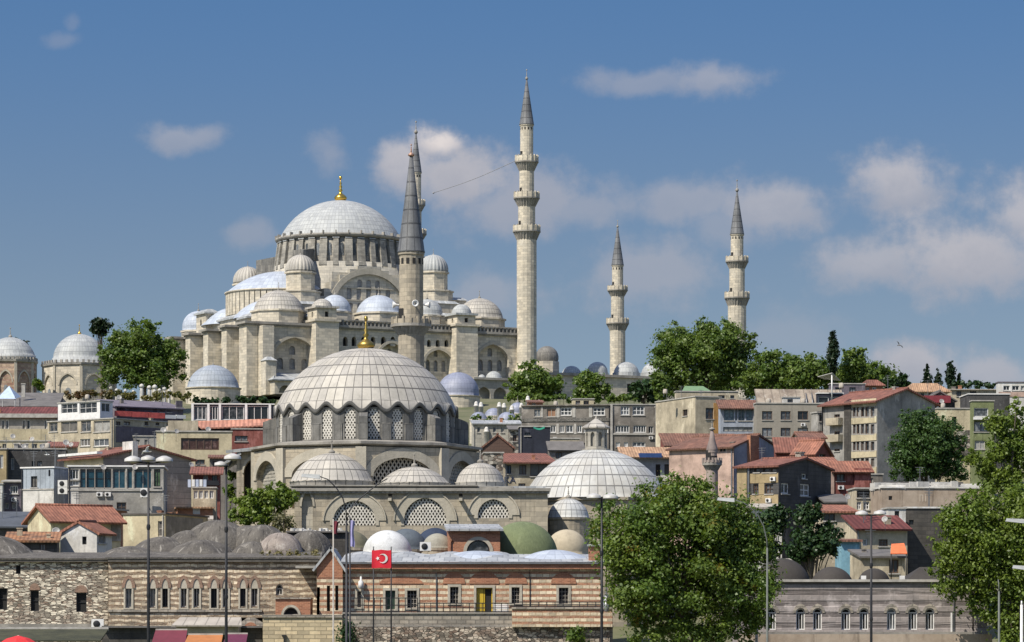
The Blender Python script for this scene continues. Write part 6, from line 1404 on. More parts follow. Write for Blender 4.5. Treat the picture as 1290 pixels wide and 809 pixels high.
for i in range(34):
    x_ = rn.uniform(.3, B2.W-.3); l_ = rn.uniform(.08, .4); mb.rbox(x_, rn.uniform(-.2, 2), rn.uniform(0, 3), -l_, l_, -.08, .08, B2.H+.12, B2.H+rn.uniform(.15, .4))
mb.build('rubbish', P_WHITE, B2.t)['kind'] = 'stuff'
# gate house and small brick arch
GH = Front('gatehouse', 'stone gatehouse with a low arched doorway under the han windows', 'gatehouse', 298, 334, 778, 251, 4, GSTONE); GH.win(309.5, 322, 791, 812, 'round', frame=IRON, pane=DARK, mull=(0, 0)); GH.done([(0, 0), (GH.W, 0), (GH.W, GH.Z(786)), (GH.W*.62, GH.H), (GH.W*.38, GH.H), (0, GH.Z(788))])
u0, u1 = GH.U(306), GH.U(326); MB().band(0, 0, 0, arch_line(GH.U(309), GH.U(322.5), GH.Z(797), GH.Z(790.5), 'round', 12), arch_line(u0, u1, GH.Z(797), GH.Z(784), 'round', 12), .12, -.1).build('arch_ring', P_BRICK, GH.t)
BA = Front('brick_arch', 'little brick box with an arched niche on the retaining wall', 'niche', 347, 391, 754, 250, 3, P_BRICK, base=wz(778, 250)); BA.win(357, 376, 765, 777, 'round', frame=TRIMW, pane=DARK, mull=(0, 0)); BA.done(); BA.bx('cap', 346, 392, 752.8, 754.6, -.12, 3, GSTONE)
MB().band(0, 0, 0, arch_line(BA.U(357), BA.U(376), BA.Z(776), BA.Z(765), 'round', 12), arch_line(BA.U(354), BA.U(379), BA.Z(776), BA.Z(762), 'round', 12), .08, -.1).build('arch_ring', STONE_T, BA.t)
YW = Front('retaining_wall', 'clean yellow cut stone retaining wall under the brick building', 'wall', 331, 431, 778, 246, 3, YBRICK); YW.done(); YW.bx('coping', 330.5, 431, 774.5, 778, -.12, 3, GSTONE); YW.bx('pipe', 355, 361, 800, 801.5, -.25, -.02, IRON); YW.bx('drain', 357.5, 359.5, 801.5, 815, -.25, -.1, IRON)
# brick and limestone school with lead roof
C = Front('brick_building', 'low banded brick and limestone building with lead roof, yellow door and brick lunettes', 'building', 432, 759, 716, 252, 12, SALLY)
for xa, xb, ya, yb, fr_, pn_ in ((485.5, 498, 744, 768, TRIMW, plain('dark green door', (.02, .055, .03), .5)), (513, 525, 744, 766, TRIMW, DARK), (567, 577.5, 739.5, 760, TRIMW, DARK), (644.5, 654.5, 740, 760.5, TRIMW, DARK), (704, 716, 740.5, 761, TRIMW, DARK), (450, 455, 745, 765, TRIMW, DARK)):
    C.win(xa, xb, ya, yb, frame=fr_, pane=pn_, mull=(2, 3) if pn_ is DARK else (1, 0), fw=.035)
C.win(600, 620.5, 740.5, 776, frame=plain('yellow painted door', (.55, .38, .03), .5), pane=DARK, mull=(1, 0), fw=.09); C.done()
for xa, xb, ya, yb in ((485.5, 498, 744, 768), (513, 525, 744, 766), (567, 577.5, 739.5, 760), (600, 620.5, 740.5, 776), (644.5, 654.5, 740, 760.5), (704, 716, 740.5, 761), (450, 455, 745, 765)):
    m_ = MB(); a, b, z1, z0 = C.U(xa), C.U(xb), C.Z(ya), C.Z(yb); e = .19; m_.box(a-e, a-.004, -.06, .02, z0, z1); m_.box(b+.004, b+e, -.06, .02, z0, z1); m_.box(a-e, b+e, -.06, .02, z1+.004, z1+e)
    if xa != 600: m_.box(a-e, b+e, -.08, .02, z0-.12, z0-.004)
    m_.build('stone_surround', STONE_T, C.t)
dl = MB().panel(0, 0, 0, rect(C.U(600.5), C.U(609), C.Z(775.5), C.Z(741)), -.2, -.26).build('door_leaf', MATS['yellow painted door'], C.t)
for xa, xb, ya in ((478, 533, 726), (558, 586, 720), (591, 629, 719), (636, 664, 721), (694, 726, 721)):
    a, b = C.U(xa), C.U(xb); zb_ = C.Z(735.5); MB().panel(0, 0, 0, arch_poly(a, b, zb_, zb_+.03, C.Z(ya), 'keel', 14), .055, -.1).build('lunette', P_BRICK, C.t)
MB().box(C.U(549), C.U(549.8), -.12, -.02, C.Z(780), C.Z(722)).build('drainpipe', METAL, C.t)
C.bx('eaves', 431, 760, 710.5, 717, -.45, .3, P_BRICK); C.bx('gutter', 430, 767, 708.5, 710.8, -.62, -.2, METAL)
MB().box(C.U(667), C.U(667.6), -.1, -.02, C.Z(775), C.Z(718)).build('crack_pipe', IRON, C.t)
mb = MB(); zr0 = C.Z(709)+.05; zr1 = C.Z(695)
nx_, ny_ = 80, 10; vs = []
for j in range(ny_+1):
    for i in range(nx_+1):
        u_ = -.2+(C.W+.5)*i/nx_; v_ = -.6+8.6*j/ny_; px_ = 432+327*i/nx_; t_ = j/ny_
        zz = zr0+(zr1-zr0)*t_*1.0+.55*math.sin(min(1, t_*1.4)*PI*.5)*(.5+.5*math.cos((px_-510)/28*PI))*(.4 if px_ < 640 else .0)
        vs.append((u_, v_, zz))
mb.add(vs, [(j*(nx_+1)+i, j*(nx_+1)+i+1, (j+1)*(nx_+1)+i+1, (j+1)*(nx_+1)+i) for j in range(ny_) for i in range(nx_)], [[(vs[k][0], vs[k][1]) for k in (j*(nx_+1)+i, j*(nx_+1)+i+1, (j+1)*(nx_+1)+i+1, (j+1)*(nx_+1)+i)] for j in range(ny_) for i in range(nx_)], True)
mb.build('roof', LEAD_R, C.t)
mb = MB(); mb.dome(C.U(700), 5.0, zr0+.1, 3.0, .95, 40, 10, 20, 3); mb.build('low_dome', LEAD_S, C.t)
mb = MB(); mb.dome(C.U(600), 6.0, zr0+.2, 3.4, .8, 40, 10, 22, 3); mb.build('low_dome', LEAD_S, C.t)
C.bx('chimney', 742, 757, 688, 711, .8, 2.0, P_BRICK); C.bx('chimney_cap', 740.5, 758.5, 685.5, 687.9, .6, 2.2, LEAD_R)
# gabled bay at its left end
gx0, gx1 = C.U(400), C.U(432.4); zg0, zga = C.Z(713), C.Z(690.5)
op = [rect(C.U(412.5)-gx0, C.U(416.5)-gx0, C.Z(770), C.Z(738)), rect(C.U(423)-gx0, C.U(427)-gx0, C.Z(769), C.Z(738)), rect(C.U(404)-gx0-.25, C.U(404)-gx0+.0, C.Z(752), C.Z(740))]
mb = MB(); Wg = gx1-gx0; mb.wall(gx0, -.9, 0, [(0, 0), (Wg, 0), (Wg, zg0), (Wg*.55, zga), (0, zg0)], op, .35); mb.wall(gx1, -.9, PI/2, rect(0, .9, 0, zg0)); mb.wall(gx0, 8, -PI/2, rect(0, 8.9, 0, zg0)); mb.build('gable_bay', SALLY, C.t)
mb = MB(); mb.panel(gx0, -.9, 0, [(.0, zg0-.9), (Wg, zg0-.9), (Wg, zg0-.02), (Wg*.55, zga-.04), (0, zg0-.02)], .03, -.02); mb.build('gable_brick', P_BRICK, C.t)
q = MB(); [q.panel(gx0, -.9, 0, o_, -.33) for o_ in op]; q.build('window', DARK, C.t)
mb = MB(); xm = gx0+Wg*.55; o_ = .35; sl = (zga-zg0)/(Wg*.55); sr = (zga-zg0)/(Wg*.45)
mb.slab((gx0-o_, 7, zg0-o_*sl+.1), (gx0-o_, -1.2, zg0-o_*sl+.1), (xm, -1.2, zga+.1), (xm, 7, zga+.1), .16); mb.slab((gx1+o_, -1.2, zg0-o_*sr+.1), (gx1+o_, 7, zg0-o_*sr+.1), (xm, 7, zga+.096), (xm, -1.2, zga+.096), .16); mb.build('gable_roof', LEAD_R, C.t)
MB().box(gx0-1.6, gx0+.1, -.9, 6, C.Z(716), C.Z(713)).build('side_eaves', CORN, C.t)
q = MB(); q.lathe([(.0, C.Z(742)), (.22, C.Z(741)), (.2, C.Z(733)), (.08, C.Z(731)), (.08, C.Z(727)), (0, C.Z(726))], 10, C.U(455), -.35); q.build('wall_lantern', WHITE, C.t)
# terrace in front: railings, terrace wall, rubble base
TW = Front('terrace_wall', 'weathered grey terrace wall with dark string course below the brick building', 'wall', 431.5, 772, 773, 247.5, 4.2, GSTONE); TW.done(); TW.bx('coping', 431, 772.5, 771.5, 773.2, -.1, .5, CORN); TW.bx('string_course', 431, 772.5, 788, 790.6, -.25, 0, CORN)
RB = MB(); 
TB_ = Front('rubble_wall', 'rough rubble wall at the foot of the terrace', 'wall', 432, 768, 789.5, 247.1, .39, RUB); TB_.done()
PW = Front('pale_wall', 'pale banded stone wall at the right end of the terrace', 'wall', 645, 771.5, 767, 246.6, .48, SALLY, base=wz(789.8, 246.6)); PW.done(); PW.bx('coping', 644.5, 772, 765, 767.2, -.1, .5, GSTONE)
def railing(label, xa, xb, yt, yb, d, n, mat=IRON):
    k = d/F; t = empty('railing', (wx(xa, d), d, wz(yb, d)), label, 'railing'); W_ = (xb-xa)*k; H_ = (yb-yt)*k; mb = MB()
    for z_ in (H_, H_*.5, .08): mb.box(0, W_, -.03, .03, z_-.035, z_+.035)
    mb.build('rail', mat, t); pm = MB().box(-.03, .03, -.025, .025, 0, H_).mesh('post', mat)
    for i in range(n+1): o = bpy.data.objects.new('post', pm); COL.objects.link(o); o.parent = t; o.location = (W_*i/n, 0, 0)
    return t
railing('dark iron railing on the terrace left of the yellow door', 433, 526, 753.5, 771.5, 247.9, 12); railing('dark iron railing on the terrace in front of the yellow door', 526.5, 648, 760, 772, 247.9, 15); railing('dark iron railing on top of the pale banded wall', 648, 771, 765-6.5, 765.5, 246.9, 12)
MB_ = MB(); b_ = Front('bench', 'white slatted bench on the terrace right of the yellow door', 'bench', 622, 641, 769.5, 249.5, .5, WHITE, base=wz(776, 249.5))
mb = MB(); mb.box(0, b_.W, 0, .5, .36, .42); mb.build('seat', WHITE, b_.t); mb = MB(); [mb.box(0, b_.W, .48, .53, .5+i*.14, .58+i*.14) for i in range(3)]; mb.build('backrest', WHITE, b_.t)
for x_ in (.08, b_.W-.14): MB().box(x_, x_+.06, .05, .5, -.1, .36).build('leg', WHITE, b_.t)
# domes and cabin behind the brick building
low_dome('dome', 488, 31, 696, 668, 272, surf('whitewashed dome', (.60, .61, .60), (.42, .43, .42), nscale=.7, namt=.8, streak=.35, p=dict(radial=30, wc=(.5, .5, .49))), 'whitewashed smooth dome behind the flag', fin=False, mat=P_WHITE)
low_dome('dome', 512, 26, 692, 666, 281, surf('slate dome skin', (.10, .12, .14), (.06, .07, .08), nscale=.6), 'slate grey dome peeping out behind the whitewashed one', fin=False)
low_dome('dome', 548, 24, 686, 665, 283, surf('dark blue membrane', (.035, .05, .085), (.02, .025, .04), nscale=.9, namt=.8), 'dark blue covered dome between the white dome and the brick cabin', fin=False)
low_dome('dome', 551, 19, 690, 672, 277, surf('stone grey render dome', (.30, .29, .24), (.2, .19, .16), nscale=.8), 'low grey rendered dome touching the brick cabin', fin=False)
low_dome('dome', 440, 28, 690, 668, 284, surf('mossy dome render', (.16, .15, .10), (.1, .1, .06), nscale=.5), 'mossy dark dome behind the gable of the brick building', fin=False)
low_dome('dome', 658, 45, 703, 657, 276, surf('moss green dome paint', (.155, .185, .09), (.12, .145, .075), nscale=.4, namt=.8, streak=.4, p=dict(white=.35, ws=.8, radial=26, wc=(.22, .25, .14))), 'large moss green dome right of the brick cabin', fin=False, mat=P_RUBBLE)
low_dome('dome', 714, 26, 698, 667, 281, surf('sand dome render', (.44, .38, .27), (.34, .29, .21), nscale=.4, namt=.5), 'sand coloured dome between the green dome and the big tree', fin=False)
h = House('red brick cabin with lead roof and a barred half round window', 563, 566, 630, 268, 2, 668, P_BRICK, 'shed', 656, LEAD_R, depth=6, oh=.5, name='brick_cabin', cat='cabin', clutter=False)
h.win('f', 588, 617, 680.5, 695, frame=IRON, mull=(4, 2), kind='round'); h.win('f', 567, 572, 681, 696, frame=P_BRICK, kind='pointed', mull=(0, 0)); h.done()
a, b = h.u('f', 586), h.u('f', 619); zz_ = h.zz('f', 602, 680.5); r_ = (h.u('f', 617)-h.u('f', 588))/2
MB().band(0, 0, 0, arch_line(a+.12, b-.12, zz_-r_, zz_, 'round', 14), arch_line(a-.15, b+.15, zz_-r_, zz_+.28, 'round', 14), .06, -.1).build('arch_ring', STONE_T, h.t)

# ------------------------------------------------------------------ right: grey banded stone hall with domes
D = Front('stone_hall', 'long grey banded stone hall with round arched white windows and dull domes, right foreground', 'building', 940, 1244, 733, 240, 16, GREYB)
for xc in (972, 1008.5, 1030, 1065.5, 1088.5, 1123, 1150, 1171.5): D.win(xc-5.6, xc+5.6, 766.5, 793.5, 'round', frame=WHITE, pane=DARK if xc != 1123 else GLASS_O, mull=(2, 0), fw=.075)
D.win(1225, 1227, 772, 795, frame=IRON, pane=DARK, mull=(0, 0), fw=.02); D.done()
for xc in (972, 1008.5, 1030, 1065.5, 1088.5, 1123, 1150, 1171.5):
    u_ = D.U(xc); r_ = D.U(xc+5.6)-u_; zt_ = D.Z(766.5); MB().band(0, 0, 0, arch_line(u_-r_-.03, u_+r_+.03, zt_-r_, zt_+.03, 'round', 12), arch_line(u_-r_-.22, u_+r_+.22, zt_-r_, zt_+.34, 'pointed', 12), .05, -.08).build('arch_hood', GSTONE, D.t)
D.bx('cornice', 939, 1244.5, 730, 733.2, -.25, .8, COPING); D.bx('plinth', 939, 1245, 796, 799.5, -.4, 0, CORN)
D.bx('pipe', 1197.5, 1199.5, 772, 797, -.12, -.02, WHITE); D.bx('pipe', 1201, 1202, 745, 797, -.1, -.02, METAL)
zr = D.Z(731); MB().box(.2, D.W-.2, .5, 15.5, zr-.3, zr-.1).build('roof', DOMEG, D.t)
for px_, r_, yt, dy in ((985, 36, 700, 6.5), (1048, 27, 711, 5), (1101, 20.5, 713, 5)):
    d_ = 240+dy; MB().dome(wx(px_, d_)-D.x0, dy, zr-.15, r_*d_/F, (732-yt)*d_/F, 40, 12, 1, 1).build('dome', DOMEG, D.t)
x0, x1 = D.U(1143), D.U(1238); z1 = D.Z(713.5); mb = MB(); mb.add([(x0, .9, zr-.1), (x1, .9, zr-.1), (x1, 9, zr-.1), (x0, 9, zr-.1), (x0+1.2, 2.6, z1), (x1-2.6, 2.6, z1), (x1-3.2, 6, z1+.05), (x0+1.6, 6, z1+.05)], [(0, 1, 5, 4), (1, 2, 6, 5), (2, 3, 7, 6), (3, 0, 4, 7), (4, 5, 6, 7)]); mb.build('flat_dome', DOMEG, D.t)
for px_ in (1090, 1139): D.bx('roof_vent', px_-3, px_+3, 725, 730, 1, 1.4, WHITE)
SB = Front('base_wall', 'stained stone base wall under the grey banded hall', 'wall', 930, 1250, 799, 238.5, 1.3, P_CONC); SB.done()
ld = Front('lookout_hut', 'red and white striped little roof behind the leaden domes', 'hut', 984, 1005, 711, 262, 3, T_MAROON, base=wz(724, 262)); mb = MB(); mb.slab((-.2, -.3, ld.Z(712)), (ld.W+.2, -.3, ld.Z(712)), (ld.W*.6, 1.5, ld.Z(703)), (ld.W*.3, 1.5, ld.Z(703)), .1); mb.build('roof', R_SHEET, ld.t); ld.done()

# ------------------------------------------------------------------ street edge, bottom left
cn = empty('canopy', (wx(-20, 236), 236, 1.5), 'long dull green shop canopy with pale edge, bottom left', 'canopy'); kk = 236/F; zc = wz(797, 236)-1.5
mb = MB(); mb.slab((0, -1.6, zc-.55), (150*kk, -1.6, zc-.55), (150*kk, 3, zc+.25), (0, 3, zc+.25), .1); mb.build('roof', surf('dull green canvas', (.065, .065, .036), (.03, .032, .02), nscale=.7, namt=.8), cn); mb = MB(); mb.box(0, 150*kk, 3.0, 3.2, zc+.1, zc+.4); mb.build('edge', COPING, cn)
mb = MB(); [mb.box(i*2.0, i*2.0+.1, -1.5, -1.4, 0, zc-.6) for i in range(5)]; mb.build('post', IRON, cn)
def awning(px0, px1, yt, yb, d, col, label):
    kk = d/F; z0 = wz(yb, d); t = empty('awning', (wx((px0+px1)/2, d), d, 1.5), label, 'awning'); w_ = (px1-px0)*kk/2; zt_ = wz(yt, d)-1.5; zb_ = z0-1.5
    MB().slab((-w_, -1.8, zb_), (w_, -1.8, zb_), (w_*.96, .4, zt_), (-w_*.9, .4, zt_), .07).build('cloth', col, t); mb = MB(); mb.box(-w_, w_, -1.86, -1.8, zb_-.4, zb_); mb.build('valance', col, t)
    mb = MB(); [mb.tube([(a, -1.7, 0), (a, -1.7, zb_)], .05, 6) for a in (-w_+.1, w_-.1)]; mb.box(-w_*.9, w_*.96, .4, .46, zt_-.03, zt_+.1); mb.build('frame', TRIMW, t)
awning(193, 236, 794, 815, 228, plain('wine red cloth', (.15, .025, .04), .8), 'wine red sloping shop awning beside the three shaded lamp')
awning(234, 281, 800, 814, 226, plain('orange patterned cloth', (.42, .16, .05), .8), 'orange shop awning between the two lamp posts')
awning(283, 312, 799, 813, 224, plain('magenta cloth', (.12, .02, .05), .8), 'magenta awning right of the orange one')
um = empty('parasol', (wx(23, 215), 215, 1.5), 'bright red parasol at the bottom left corner', 'parasol'); zt_ = wz(800.5, 215)-1.5; rn = 29*215/F
MB().lathe([(rn, zt_-.85), (rn*.97, zt_-.62), (rn*.5, zt_-.2), (0, zt_)], 8, smooth=False).build('canopy', plain('bright red cloth', (.62, .03, .03), .7), um); MB().tube([(0, 0, 0), (0, 0, zt_)], .05, 8).build('pole', WHITE, um)
LS = Front('street_shops', 'dark flat roofed row of shops under the han windows', 'building', 130, 330, 791, 247, 7.5, P_DKCONC); LS.done(); LS.bx('roof', 129, 331, 788.5, 791, -.5, 7.5, R_BIT)
kg = Front('kiosk', 'tan sheet roofed lean-to on the shop row, right of the wine red awning', 'kiosk', 222, 300, 786, 244, 2.5, P_CREAM2, base=wz(800, 244)); kg.done(); mb = MB(); mb.slab((-.3, -.6, kg.H-.1), (kg.W+.3, -.6, kg.H-.1), (kg.W, 2.8, kg.H+.5), (0, 2.8, kg.H+.5), .1); mb.build('roof', R_SHEET, kg.t)

# ------------------------------------------------------------------ street lamps, flags
SHADEW = plain('dusty white lamp shade', (.50, .49, .46), .5, 0, .35)
def lamp_shades(label, px_, ybase, d, shades, ymast=None, r0=.062, base=1.5, mat=None, size=1.0):
    """mast with flat white shades on short arms: shades = (dx px, y px, radius px)"""
    mat = mat or IRON; k = d/F; t = empty('street_lamp', (wx(px_, d), d, base), label, 'street lamp'); zt_ = wz(ybase, d)-base
    mb = MB(); mb.lathe([(r0*1.9, 0), (r0*1.9, .9), (r0*1.25, 1.2), (r0*1.1, zt_*.5), (r0*.75, zt_), (0, zt_)], 12)
    for zz in (.28, .55, .78): mb.lathe([(r0*1.15, zt_*zz-.12), (r0*1.5, zt_*zz), (r0*1.15, zt_*zz+.12)], 12)
    mb.build('pole', mat, t)
    for i, (dx, y_, r_) in enumerate(shades):
        x_, z_ = dx*k, wz(y_, d)-base; yy = (-.5 if i % 2 else .5)*(0 if abs(dx) > 3 else 1)
        MB().tube([(0, 0, zt_-.05), (x_*.5, yy*.5, zt_-.02), (x_, yy, z_-.02)], .05, 6).build('arm', mat, t)
        rr = r_*k; o = MB().lathe([(rr, z_-.02), (rr*.96, z_+.10), (rr*.7, z_+rr*.42), (rr*.25, z_+rr*.6), (0, z_+rr*.62)], 20, x_, yy).build('shade', SHADEW, t)
        MB().lathe([(0, z_-.1), (rr*.5, z_-.06), (rr*.9, z_-.03), (0, z_-.02)], 16, x_, yy).build('diffuser', TRIMW, o)
    return t
lamp_shades('tall dark lamp post with three white shades, left of the orange awning', 187, 582, 150, [(-19.5, 581, 11), (1, 580, 9), (20, 581, 11)])
lamp_shades('tall dark lamp post with tilted white floodlight, right of the orange awning', 285, 586, 150, [(-7, 586, 8), (8, 578, 11)])
lamp_shades('thin lamp post with two flat white shades rising in front of the big green tree', 758, 627, 160, [(-10, 627, 9), (11, 627.5, 9.5)])
lamp_shades('dark lamp post with two white shades in front of the grey banded hall', 1097.5, 648, 165, [(-12, 648, 8), (11, 647.5, 8)], r0=.06)
def cobra(label, px_, d, mast_top, arms, r0=.12, mat=None, base=1.5):
    mat = mat or IRON; k = d/F; t = empty('street_lamp', (wx(px_, d), d, base), label, 'street lamp'); zt_ = wz(mast_top, d)-base
    MB().lathe([(r0*1.7, 0), (r0*1.7, 1.0), (r0*1.2, 1.3), (r0*.8, zt_), (0, zt_)], 12).build('pole', mat, t)
    for pts, head in arms:
        P = [((x_-px_)*k, 0, wz(y_, d)-base) for x_, y_ in pts]
        a = MB().tube(P, r0*.62, 8, r0*.4).build('arm', mat, t)
        if head:
            ex_, ez_ = P[-1][0], P[-1][2]; s_ = head
            MB().hexa([(ex_+s_*.0, -.16, ez_-.12), (ex_+s_*.95, -.16, ez_-.02), (ex_+s_*.95, .16, ez_-.02), (ex_+s_*.0, .16, ez_-.12), (ex_+s_*.0, -.12, ez_+.1), (ex_+s_*.9, -.1, ez_+.14), (ex_+s_*.9, .1, ez_+.14), (ex_, .12, ez_+.1)]).build('lamp_head', plain('lamp head grey', (.42, .43, .42), .5), a)
    return t
cobra('dark lamp post with a curved double arm beside the red flag', 436.5, 170, 655, [([(436.5, 656), (436, 643), (432, 628), (424, 615), (413, 604), (403, 600.5)], -1), ([(437, 655), (441, 643), (449, 632), (462, 621), (476, 610), (488, 603)], 0)], r0=.062)
cobra('pale grey lamp post arching out of the right side of the big tree', 966.5, 185, 690, [([(966.5, 695), (966, 680), (962, 663), (955, 650), (946, 640), (936, 633), (925, 630)], -1)], mat=plain('pale galvanised steel', (.13, .14, .125), .7, .1), r0=.06)
cobra('thin pale post with curved tip at the right, before the right tree', 1258.5, 190, 745, [([(1258.5, 746), (1258.3, 738), (1257.5, 730)], 0)], mat=MATS['pale galvanised steel'], r0=.07)
cobra('white post at the far right edge with lamp arms reaching in from outside', 1287, 180, 762, [([(1287, 763), (1287, 757)], 0)], mat=WHITE, r0=.09)
cobra('street lamp whose two grey heads reach in from the right edge over the big tree', 1312, 175, 640, [([(1312, 645), (1306, 652), (1296, 657), (1290, 656.5)], -1.0), ([(1312, 724), (1306, 719), (1296, 715.5), (1294, 715.5)], -.8)], mat=MATS['pale galvanised steel'], r0=.08)
lp = cobra('short pale post with a grey box beside the white windows, right of the big tree', 953, 230, 757, [], mat=TRIMW, r0=.1)
MB().box(-.2, .2, -.2, .2, 3.2, 4.3).build('junction_box', METAL, lp)
hl = empty('street_lantern', (wx(764, 232), 232, wz(752, 232)), 'small hanging street lantern right of the thin lamp post, before the tree', 'lantern'); mb = MB(); mb.lathe([(.0, -1.05), (.16, -1.0), (.24, -.3), (.3, -.25), (.2, .05), (.06, .2), (.05, .9), (0, .92)], 8, smooth=False); mb.build('lantern_body', METAL, hl); MB().lathe([(.17, -.9), (.25, -.33), (.0, -.3)], 8).build('lantern_glass', GLASS_O, hl); MB().tube([(0, 0, .9), (0, .2, 3.4), (0, .2, 4.5)], .04, 6).build('bracket', IRON, hl)

# flags: cloth mesh hung on a pole
def cloth(W_, H_, amp, nx=18, ny=10, seed=0, droop=0.):
    rn = random.Random(seed); p_ = rn.uniform(0, 6); vs = []
    for j in range(ny+1):
        for i in range(nx+1):
            u_, v_ = i/nx, j/ny
            vs.append((W_*u_, amp*math.sin(u_*7+p_+v_*1.3)*u_, -H_*v_-droop*u_*u_-.02*math.sin(u_*9)))
    mb = MB(); mb.add(vs, [(j*(nx+1)+i, (j+1)*(nx+1)+i, (j+1)*(nx+1)+i+1, j*(nx+1)+i+1) for j in range(ny) for i in range(nx)], None, True); return mb
FL = 236; kf = FL/F
fl = empty('flag', (wx(492.8, FL), FL, wz(693, FL)), 'red flag with white crescent and star stretched between two slim poles', 'flag')
W_, H_ = 24.5*kf, 22.5*kf; amp = .07
mb = cloth(-W_, H_, amp, seed=4); o = mb.build('cloth', plain('flag red', (.62, .012, .03), .75, 0, .12), fl)
yf = lambda x_: -.015+amp*math.sin((-x_/W_)*7+random.Random(4).uniform(0, 6)+.6)*(-x_/W_)
def decal(pts2, name):
    mb = MB(); tr = tessellate_polygon([[Vector((a, b, 0)) for a, b in pts2]]); V = [(a, yf(a)-.03, b) for a, b in pts2]
    fs = [t if (pts2[t[1]][0]-pts2[t[0]][0])*(pts2[t[2]][1]-pts2[t[0]][1])-(pts2[t[1]][1]-pts2[t[0]][1])*(pts2[t[2]][0]-pts2[t[0]][0]) > 0 else (t[0], t[2], t[1]) for t in tr]
    mb.add(V, fs); return mb.build(name, WHITE, o)
cxm, czm, rm_ = -W_*.42, -H_*.47, H_*.265
outer = [(cxm+rm_*math.cos(a), czm+rm_*math.sin(a)) for a in np.linspace(PI*.78, -PI*.78, 26)]; inner = [(cxm-rm_*.27+rm_*.80*math.cos(a), czm+rm_*.80*math.sin(a)) for a in np.linspace(-PI*.72, PI*.72, 26)]
decal([(float(a), float(b)) for a, b in outer+inner], 'crescent')
decal([(cxm-rm_*1.12+(rm_*.46 if i % 2 == 0 else rm_*.19)*math.cos(PI+i*PI/5), czm+(rm_*.46 if i % 2 == 0 else rm_*.19)*math.sin(PI+i*PI/5)) for i in range(10)], 'star')
for px_ in (470.5, 492.8):
    fp = empty('flagpole', (wx(px_, FL+.15), FL+.15, 1.5), 'slim dark flagpole on the left edge of the red flag' if px_ < 480 else 'slim dark flagpole on the right edge of the red flag', 'flagpole'); zt_ = wz(690.5, FL)-1.5
    MB().lathe([(.06, 0), (.055, zt_*.6), (.04, zt_), (0, zt_)], 8).build('pole', IRON, fp); MB().lathe([(0, zt_), (.07, zt_+.07), (0, zt_+.14)], 8).build('finial', METAL, fp)
for px_, y0, y1, w_, col, lab, pl in ((420.5, 656, 672, 8, plain('maroon flag cloth', (.13, .012, .025), .8), 'limp maroon flag hanging from a thin pale pole', 'thin pale flagpole carrying the limp maroon flag'), (441.5, 655, 688, 7.5, plain('violet white flag cloth', (.34, .32, .55), .8, 0, .4), 'limp violet and white flag beside the double armed lamp', 'flagpole of the limp violet flag, next to the lamp')):
    fg = empty('flag', (wx(px_, 226), 226, wz(y0, 226)), lab, 'flag'); k2 = 226/F
    mb = cloth(w_*k2*.8, (y1-y0)*k2, .12, 12, 10, seed=int(px_)); 
    for i, v in enumerate(mb.v): mb.v[i] = (v[0]*(1-.35*abs(math.sin(-v[2]*2.1))), v[1], v[2]-.25*v[0])
    mb.build('cloth', col, fg)
    fp = empty('flagpole', (wx(px_-.6, 226.1), 226.1, 1.5), pl, 'flagpole'); zt_ = wz(y0-2, 226)-1.5; MB().lathe([(.07, 0), (.045, zt_), (0, zt_)], 8).build('pole', TRIMW if px_ < 430 else IRON, fp); MB().lathe([(0, zt_), (.07, zt_+.07), (0, zt_+.14)], 8).build('finial', METAL, fp)

# ------------------------------------------------------------------ air conditioners, dishes, aerials
def aircon(label, px0, px1, py0, py1, d, n=1):
    k = d/F; w_, h_ = (px1-px0)*k, (py1-py0)*k; t = empty('air_conditioner', (wx((px0+px1)/2, d), d, wz(py1, d)), label, 'air conditioner')
    MB().box(-w_/2, w_/2, -.18, .18, 0, h_).build('case', WHITE, t); MB().lathe([(0, 0), (h_*.36, 0), (h_*.36, .03), (h_*.3, .05), (0, .05)], 20).build('fan_grille', IRON, t)
    g_ = t.children[-1]; g_.rotation_euler = (R(90), 0, 0); g_.location = (-w_*.08, -.185, h_*.5)
    m_ = MB(); [m_.box(s_*w_*.3-.03, s_*w_*.3+.03, -.15, .7, -.08, -.004) for s_ in (-1, 1)]; m_.build('bracket', IRON, t)
aircon('white air conditioner low on the rubble han wall', 115.5, 131, 780, 792, 255.2); aircon('upper of two white air conditioners on the blue grey workshop side', 73, 85, 605, 613.5, 371.3); aircon('lower of two white air conditioners on the blue grey workshop side', 73, 85, 614, 622.5, 371.3)
aircon('white air conditioner on the stained wall under the teal glazing', 177, 187, 615, 626.5, 365.2); aircon('white air conditioner behind the lead roof, between white dome and brick cabin', 529, 543, 683, 694, 266)
dish0 = None
def dish(px_, py_, d, r_=.45, yaw=.4):
    global dish0
    if dish0 is None:
        dish0 = empty('satellite_dish', (0, 0, 0), 'grey satellite dish on a flat roof of the left town', 'satellite dish', 'satellite dishes on the roofs')
        mb = MB(); mb.lathe([(0, 0), (.22, .03), (.36, .09), (.45, .15), (.445, .165), (.35, .105), (.2, .045), (0, .015)], 18); o = mb.build('reflector', plain('grey dish paint', (.34, .33, .31), .5), dish0); o.rotation_euler = (R(65), 0, 0); o.location = (0, -.1, .95)
        mb = MB(); mb.tube([(0, .05, -.9), (0, .05, .9)], .03, 6); mb.tube([(0, -.15, .62), (0, -.62, 1.05)], .018, 5); mb.build('mount', METAL, dish0); c = dish0
    else: c = copy_tree(dish0)
    c.location = (wx(px_, d), d, wz(py_, d)-.95); c.rotation_euler = (0, 0, yaw); c.scale = (r_/.7,)*3
    return c
